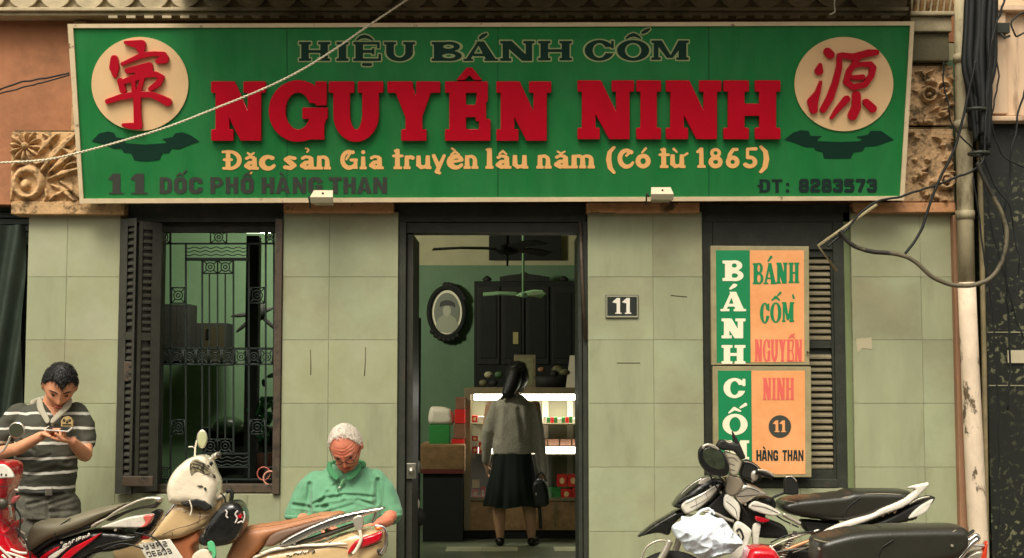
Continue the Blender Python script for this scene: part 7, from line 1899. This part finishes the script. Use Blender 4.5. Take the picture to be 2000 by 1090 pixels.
pillow('inner_fairing', ZD([(700, 700), (760, 630), (830, 560), (860, 500), (890, 560), (870, 640), (900, 700), (960, 760), (930, 860), (850, 780), (760, 760)]), Y_D - .10, .06, P_dark, bd_, edge=.04)
tubes('cowl_strut', ZD([(700, 720), (800, 740), (880, 780), (940, 800)]), Y_D - .19, .009, P_silver, bd_)
MB().ball(W(*ZD([(770, 720)])[0], Y_D - .14), .035, .02, .035).build('horn', P_lens, bd_)
pillow('mirror', ZD([(665, 330), (658, 250), (690, 200), (750, 185), (800, 205), (850, 250), (895, 330), (905, 400), (870, 445), (800, 440), (740, 425), (700, 390)]), Y_D - .28, .026, P_black, bd_, edge=.03, label='mirror seen from behind at the left end of the handlebar')
pillow('mirror_rim', ZD([(690, 205), (740, 185), (800, 205), (830, 240), (790, 228), (730, 208), (700, 235)]), Y_D - .305, .008, P_silver, bd_, edge=.01)
pillow('brake_housing', ZD([(800, 215), (820, 165), (860, 155), (900, 180), (980, 190), (1010, 240), (1030, 300), (990, 310), (940, 250), (860, 240)]), Y_D - .22, .03, P_dark, bd_, edge=.03)
pillow('lever', ZD([(925, 85), (945, 110), (985, 180), (1010, 250), (960, 245), (935, 170)]), Y_D - .20, .015, P_dark, bd_, edge=.015)
pillow('meter_cover', ZD([(860, 250), (930, 262), (1000, 300), (990, 380), (960, 440), (905, 430), (890, 340)]), Y_D - .20, .035, mat('meter_grey', C(166, 158, 136), .35, var=.15, vs=20), bd_, edge=.04)
pillow('handlebar_cover', ZD([(985, 440), (1000, 350), (1040, 310), (1110, 345), (1160, 400), (1150, 470), (1090, 490), (1040, 470)]), Y_D - .16, .05, P_dark, bd_, edge=.04)
tubes('grip', ZD([(1120, 400), (1180, 425), (1250, 448)]), Y_D - .26, .018, P_dark, bd_)
tubes('lever', ZD([(1130, 395), (1200, 405), (1255, 440)]), Y_D - .30, .006, P_silver, bd_)
MB().ball(W(*ZD([(1105, 440)])[0], Y_D - .24), .022, .014, .03).build('key_switch', P_silver, bd_)
pillow('upper_fairing', ZD([(900, 430), (960, 440), (1000, 470), (1010, 520), (960, 590), (900, 600), (872, 560), (880, 480)]), Y_D - .19, .035, mat('fairing_grey', C(132, 122, 104), .35, coat=.4), bd_, edge=.04)
pillow('tank_cover', ZD([(930, 580), (1000, 505), (1080, 510), (1150, 545), (1200, 590), (1110, 610), (1060, 640), (990, 668)]), Y_D - .16, .05, P_silver, bd_, edge=.05)
pillow('side_panel', ZD([(865, 600), (905, 590), (985, 672), (985, 770), (970, 790), (905, 735), (862, 680)]), Y_D - .20, .022, P_white, bd_, edge=.03)
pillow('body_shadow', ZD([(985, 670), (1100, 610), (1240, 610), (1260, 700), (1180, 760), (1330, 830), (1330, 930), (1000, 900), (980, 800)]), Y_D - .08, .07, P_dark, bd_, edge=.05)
pillow('tail_handle', ZD([(1055, 690), (1100, 640), (1180, 660), (1250, 690), (1315, 740), (1240, 758), (1120, 725)]), Y_D - .22, .022, P_lens, bd_, edge=.02)
pillow('side_light', ZD([(1110, 755), (1180, 770), (1225, 790), (1180, 812), (1115, 795)]), Y_D - .20, .02, P_redlens, bd_, edge=.02)
tubes('footrest', ZD([(1330, 745), (1400, 785), (1465, 820)]), Y_D - .17, .012, P_silver, bd_)
pillow('leg_shield', ZD([(940, 830), (985, 800), (1060, 850), (1080, 890), (1040, 1010), (980, 1100), (900, 1110), (930, 960)]), Y_D - .22, .03, P_white, bd_, edge=.03)
strokes3('shield_mark', [ZD([(965, 880), (985, 860), (1005, 890), (1015, 930), (995, 945), (975, 900)])], Y_D - .253, .006, .004, P_dark, bd_)
pillow('shield_side', ZD([(1090, 830), (1150, 820), (1140, 920), (1130, 1010), (1090, 990)]), Y_D - .18, .02, P_white, bd_, edge=.02)
tubes('mirror_stem', ZD([(1230, 650), (1250, 615), (1330, 580), (1370, 570)]), Y_D - .16, .007, P_dark, bd_)
pillow('mirror', ZD([(1335, 570), (1342, 455), (1400, 448), (1440, 490), (1452, 560), (1440, 588), (1370, 590)]), Y_D - .18, .018, P_dark, bd_, edge=.02, label='small square mirror over the seat end of the handlebar')
tubes('mirror_rim', ZD([(1350, 452), (1400, 448), (1436, 485)]), Y_D - .20, .004, P_silver, bd_)
pillow('seat', ZE([(70, 440), (95, 385), (180, 358), (400, 335), (560, 318), (640, 296), (880, 294), (1060, 304), (1100, 330), (1060, 370), (950, 430), (840, 470), (700, 520), (560, 545), (400, 535), (240, 512), (130, 485)]), Y_D - .02, .15, P_seat, bd_, edge=.10)
tubes('seat_highlight', ZE([(130, 392), (260, 410), (430, 402), (620, 362), (760, 342), (900, 338), (1040, 345)]), Y_D - .158, .0028, P_seathi, bd_)  # thin pale line stands in for the gloss along the seat side
tubes('seat_seam', ZE([(590, 540), (610, 470), (650, 420), (720, 370)]), Y_D - .172, .003, P_dark, bd_)
pillow('grab_rail', ZE([(425, 640), (480, 600), (620, 545), (800, 495), (880, 450), (1000, 400), (1090, 350), (1140, 300), (1060, 300), (1120, 275), (1200, 255), (1255, 248), (1250, 275), (1190, 340), (1120, 400), (1040, 450), (900, 500), (780, 550), (600, 610), (480, 640)]), Y_D - .16, .024, P_white, bd_, edge=.022)
pillow('tail_cowl', ZE([(430, 650), (600, 610), (800, 545), (950, 480), (1100, 400), (1220, 360), (1285, 355), (1250, 420), (1150, 490), (1130, 535), (950, 580), (750, 640), (560, 660)]), Y_D - .06, .09, P_dark, bd_, edge=.06)
pillow('tail_tip', ZE([(1095, 530), (1130, 480), (1200, 420), (1285, 378), (1270, 420), (1230, 480), (1150, 520)]), Y_D - .15, .016, P_white, bd_, edge=.018)
tubes('cowl_edge', ZE([(1100, 420), (1180, 378), (1260, 360)]), Y_D - .17, .005, P_silver, bd_)
rb = random.Random(8)
strokes3('side_graphic', [ZE([(450 + k * 46, 628 - k * 13 + rb.uniform(-8, 8)), (470 + k * 46, 612 - k * 13), (482 + k * 46, 626 - k * 13 + rb.uniform(-6, 6)), (498 + k * 46, 604 - k * 13)]) for k in range(12)], Y_D - .155, .0042, .003, mat('graphic_tan', C(206, 176, 140), .35), bd_)
pillow('lower_stripe', ZE([(60, 800), (200, 735), (350, 680), (400, 660), (330, 710), (200, 770), (100, 810)]), Y_D - .17, .018, mat('stripe_orange', C(206, 144, 104), .3, metal=.3), bd_, edge=.015)
tubes('frame_rod', ZE([(20, 755), (140, 700), (300, 650), (400, 620)]), Y_D - .19, .006, P_silver, bd_)
tubes('frame_rod', ZE([(-40, 830), (100, 790), (240, 770), (350, 760)]), Y_D - .19, .008, P_eng, bd_)
tubes('frame_rod', ZE([(190, 800), (280, 770), (340, 745), (350, 800)]), Y_D - .20, .005, P_eng, bd_)
MB().ball(W(*ZE([(235, 660)])[0], Y_D - .15), .016).build('bolt', P_silver, bd_)
pillow('frame_cover', ZE([(300, 640), (250, 540), (420, 545), (560, 555), (430, 630), (380, 660)]), Y_D - .05, .06, P_dark, bd_, edge=.04)
MB().box(W(1440, 1090, Y_D).x, W(1700, 1090, Y_D).x, Y_D - .07, Y_D + .07, .40, .60).build('frame_body', P_dark, bd_, bevel=.03)

# ---------------- nearer motorbike at the lower right, mostly its long seat
Y_E = 7.05
be = thing('motorbike', (W(1640, 1090, Y_E).x, Y_E, 0), 'nearer right motorbike with a long black seat, red front cover and red tail', 'motorbike')
wheel(be, 1340, Y_E); wheel(be, 1840, Y_E); lower(be, 1560, 1840, Y_E)
pillow('seat', ZE([(345, 760), (352, 690), (385, 665), (480, 635), (640, 600), (850, 582), (1050, 575), (1300, 570), (1440, 572), (1495, 590), (1515, 630), (1520, 720), (1440, 810), (1300, 850), (1000, 880), (600, 900), (370, 900)]), Y_E - .02, .16, P_seat, be, edge=.11)
tubes('seat_highlight', ZE([(360, 692), (450, 715), (620, 735), (760, 725), (900, 695), (1100, 680), (1300, 672), (1420, 645), (1470, 620)]), Y_E - .168, .0028, P_seathi, be)  # painted highlight following the edge of the long seat
tubes('seat_seam', ZE([(850, 860), (870, 800), (900, 750), (980, 700)]), Y_E - .185, .003, P_dark, be)
pillow('tail_bracket', ZE([(1545, 660), (1600, 618), (1610, 630), (1575, 665)]), Y_E - .02, .02, P_dark, be, edge=.015)
tubes('grab_rail', ZE([(1470, 880), (1530, 800), (1600, 720), (1640, 690), (1625, 665), (1590, 690), (1520, 735), (1500, 760)]), Y_E - .14, .013, M_chrome, be)
tubes('grab_rail', ZE([(1530, 740), (1600, 742), (1690, 745)]), Y_E - .10, .009, M_chrome, be)
pillow('tail_lamp', ZE([(1640, 900), (1655, 820), (1690, 720), (1708, 706), (1705, 760), (1690, 900)]), Y_E - .08, .03, mat('lens_flame', C(206, 60, 36), .15, coat=1), be, edge=.02)
pillow('rear_body', ZE([(1300, 960), (1450, 850), (1560, 770), (1650, 760), (1640, 860), (1560, 980)]), Y_E - .02, .08, P_silver, be, edge=.05)
pillow('body', [(1470, 1140), (1500, 1105), (1580, 1102), (1760, 1108), (1880, 1095), (1880, 1140), (1700, 1180), (1540, 1180)], Y_E, .13, P_red, be, edge=.08)
pillow('front_cover', ZD([(1010, 1110), (1030, 1040), (1060, 995), (1130, 985), (1230, 995), (1270, 1040), (1310, 1110), (1340, 1200), (1100, 1260), (960, 1200)]), Y_E, .12, P_red, be, edge=.09)
tubes('cover_trim', ZD([(1225, 992), (1262, 1040), (1300, 1100)]), Y_E - .09, .006, P_white, be)
pillow('leg_shield', [(1380, 1110), (1430, 1098), (1480, 1130), (1500, 1240), (1440, 1260), (1400, 1180)], Y_E, .10, P_red, be, edge=.06)
tubes('fork', [(1420, 1140), (1380, 1200), (1342, 1290)], Y_E - .06, .02, P_silver, be)

# white carrier bag hung on the front of the farther bike
YP = 7.55
PROF[:] = [2.0, 1.0]
def crumple(co):
    a_ = Vector((co.x * 5 + co.z * 4, 0, co.z * 13 - co.x * 6)); b_ = Vector((co.x * 14, 4, co.z * 7 + co.x * 9)); c_ = co * 30
    r1 = 1 - abs(noise.noise(a_)) * 2.2; r2 = 1 - abs(noise.noise(b_)) * 2.2; r3 = 1 - abs(noise.noise(c_)) * 2
    return co - Vector((0, 1, 0)) * (.018 * max(r1, 0) ** 2 + .012 * max(r2, 0) ** 2 + .004 * r3)
bg2 = pillow('carrier_bag', ZD([(450, 852), (478, 812), (520, 790), (528, 758), (590, 765), (640, 742), (700, 752), (730, 732), (800, 768), (850, 775), (900, 830), (935, 880), (1000, 940), (1005, 985), (975, 1000), (940, 1040), (880, 1062), (800, 1088), (660, 1082), (600, 1040), (560, 1030), (520, 960), (480, 920)]), YP, .11, mat('bag_white', C(226, 236, 242), .35, bump=.25, bs=34, sheen=.2), None, edge=.22, res=.004, fn=crumple)
bg2['label'] = 'crumpled white plastic carrier bag hanging in front of the black and white motorbike'; bg2['category'] = 'bag'
tubes('bag_handle', ZD([(640, 760), (680, 720), (740, 700), (770, 725)]), YP - .02, .007, mat('bag_white', C(226, 236, 242)), bg2)
tubes('bag_handle', ZD([(740, 750), (770, 715), (790, 745)]), YP - .02, .006, mat('bag_white', C(226, 236, 242)), bg2)
PROF[:] = [3.2, .55]
pillow('mirror_glass', ZD([(700, 235), (770, 215), (835, 255), (872, 330), (858, 392), (770, 378), (705, 318)]), Y_D - .300, .008, mat('mirror_reflection_dark', C(52, 58, 44), .12, coat=.6, wob=.6, var=.5, vs=30), bd_, edge=.012)  # dark green patch painted as the reflection on this mirror
for nm_, lst, Yp, w_, m_ in (('lamp_line', ([(560, 662), (680, 602), (800, 530)], [(600, 692), (700, 642), (792, 572)], [(640, 622), (652, 690)], [(720, 580), (738, 622)]), Y_D - .187, .0011, P_eng),
        ('panel_seam', ([(1000, 566), (1060, 540), (1140, 566)], [(962, 606), (1060, 598), (1140, 592)]), Y_D - .211, .0018, P_dark), ('panel_seam', ([(880, 640), (950, 700), (970, 772)],), Y_D - .223, .0018, P_dark),
        ('panel_seam', ([(1080, 676), (1180, 690), (1290, 735)],), Y_D - .243, .0018, P_dark), ('fender_rib', ([(230, 905), (330, 835), (460, 760), (550, 722)],), Y_D - .076, .0022, P_eng),
        ('meter_detail', ([(890, 300), (940, 300), (975, 330)], [(900, 340), (950, 360)], [(910, 390), (950, 400)]), Y_D - .236, .0013, P_dark), ('chrome_edge', ([(1020, 330), (1080, 340), (1140, 380)], [(820, 170), (870, 160), (960, 190)], [(520, 590), (610, 510), (700, 456)]), Y_D - .215, .0026, M_chrome)):
    strokes3(nm_, [ZD(q_) for q_ in lst], Yp, w_, .001, m_, bd_)
strokes3('body_seam', [ZC([(700, 1066), (900, 1036), (1180, 1010), (1330, 1020)]), ZC([(1180, 1012), (1240, 960), (1330, 925)]), ZC([(1400, 1022), (1480, 1010), (1570, 975)])], YC_ - .203, .0018, .001, P_dark, sc_)
strokes3('shield_crease', [ZC([(60, 930), (150, 890), (260, 860), (380, 800)]), ZC([(300, 745), (320, 800), (300, 860)])], YC_ - .180, .0016, .001, P_brown2, sc_)
strokes3('tail_seam', [ZB([(960, 420), (1150, 430), (1330, 420), (1450, 380)]), ZB([(900, 560), (1100, 500), (1300, 470)]), ZB([(640, 440), (800, 392), (940, 352)])], Y_B - .137, .0016, .001, P_eng, bk)
strokes3('cowl_seam', [ZR([(-60, 440), (40, 430), (120, 420)]), ZR([(-40, 700), (40, 760), (120, 830)]), ZR([(0, 870), (80, 900), (140, 960)])], Y_A - .140, .0016, .001, P_dark, ra_)
# cables, springs and bolts that show between the panels
rb = random.Random(31)
for (par, Yp, lst) in ((bd_, Y_D - .20, [[(1378, 905), (1395, 945), (1420, 975)], [(1400, 925), (1430, 960), (1462, 1010)], [(1445, 930), (1470, 965), (1490, 990)], [(1340, 1005), (1380, 1012), (1430, 1040)], [(1500, 985), (1520, 1010), (1560, 1030)], [(1505, 1060), (1540, 1045), (1590, 1038)]]),
                        (sc_, YC_ - .16, [[(430, 962), (440, 975), (438, 1000)]]), (bk, Y_B - .14, [[(262, 1040), (300, 1050), (322, 1075)], [(200, 1075), (240, 1062), (280, 1072)]]),
                        (ra_, Y_A - .05, [[(28, 990), (40, 1010), (36, 1050)], [(30, 1030), (52, 1060), (60, 1090)]])):
    for l_ in lst: tubes('control_cable', l_, Yp, .0045, P_dark, par)
for (par, Yp, lst) in ((bd_, Y_D - .21, ((1408, 962), (1432, 1002), (1456, 985), (1490, 1020), (1545, 1025), (1388, 950), (1470, 940))), (sc_, YC_ - .21, ((700, 1030), (640, 1052), (575, 1062))), (bk, Y_B - .145, ((120, 1060), (225, 1035), (262, 1010))), (be, Y_E - .19, ((1600, 1072), (1860, 1066)))):
    for x, y in lst: MB().disc(W(x, y, Yp), .007, .012, 10).build('bolt', P_silver, par)
x0_ = W(1560, 1050, Y_D - .16)
pts = []
for k in range(90):
    a = k * 2 * PI / 9; t = k / 90; c_ = W(1552 - t * 26, 1042 + t * 46, Y_D - .16); pts.append(c_ + Vector((math.cos(a) * .024, math.sin(a) * .024, 0)))
MB().tube(pts, .0045, 6).build('shock_spring', P_silver, bd_)
MB().tube([W(1554, 1038, Y_D - .16), W(1526, 1090, Y_D - .16)], .012, 8).build('shock_rod', P_eng, bd_)
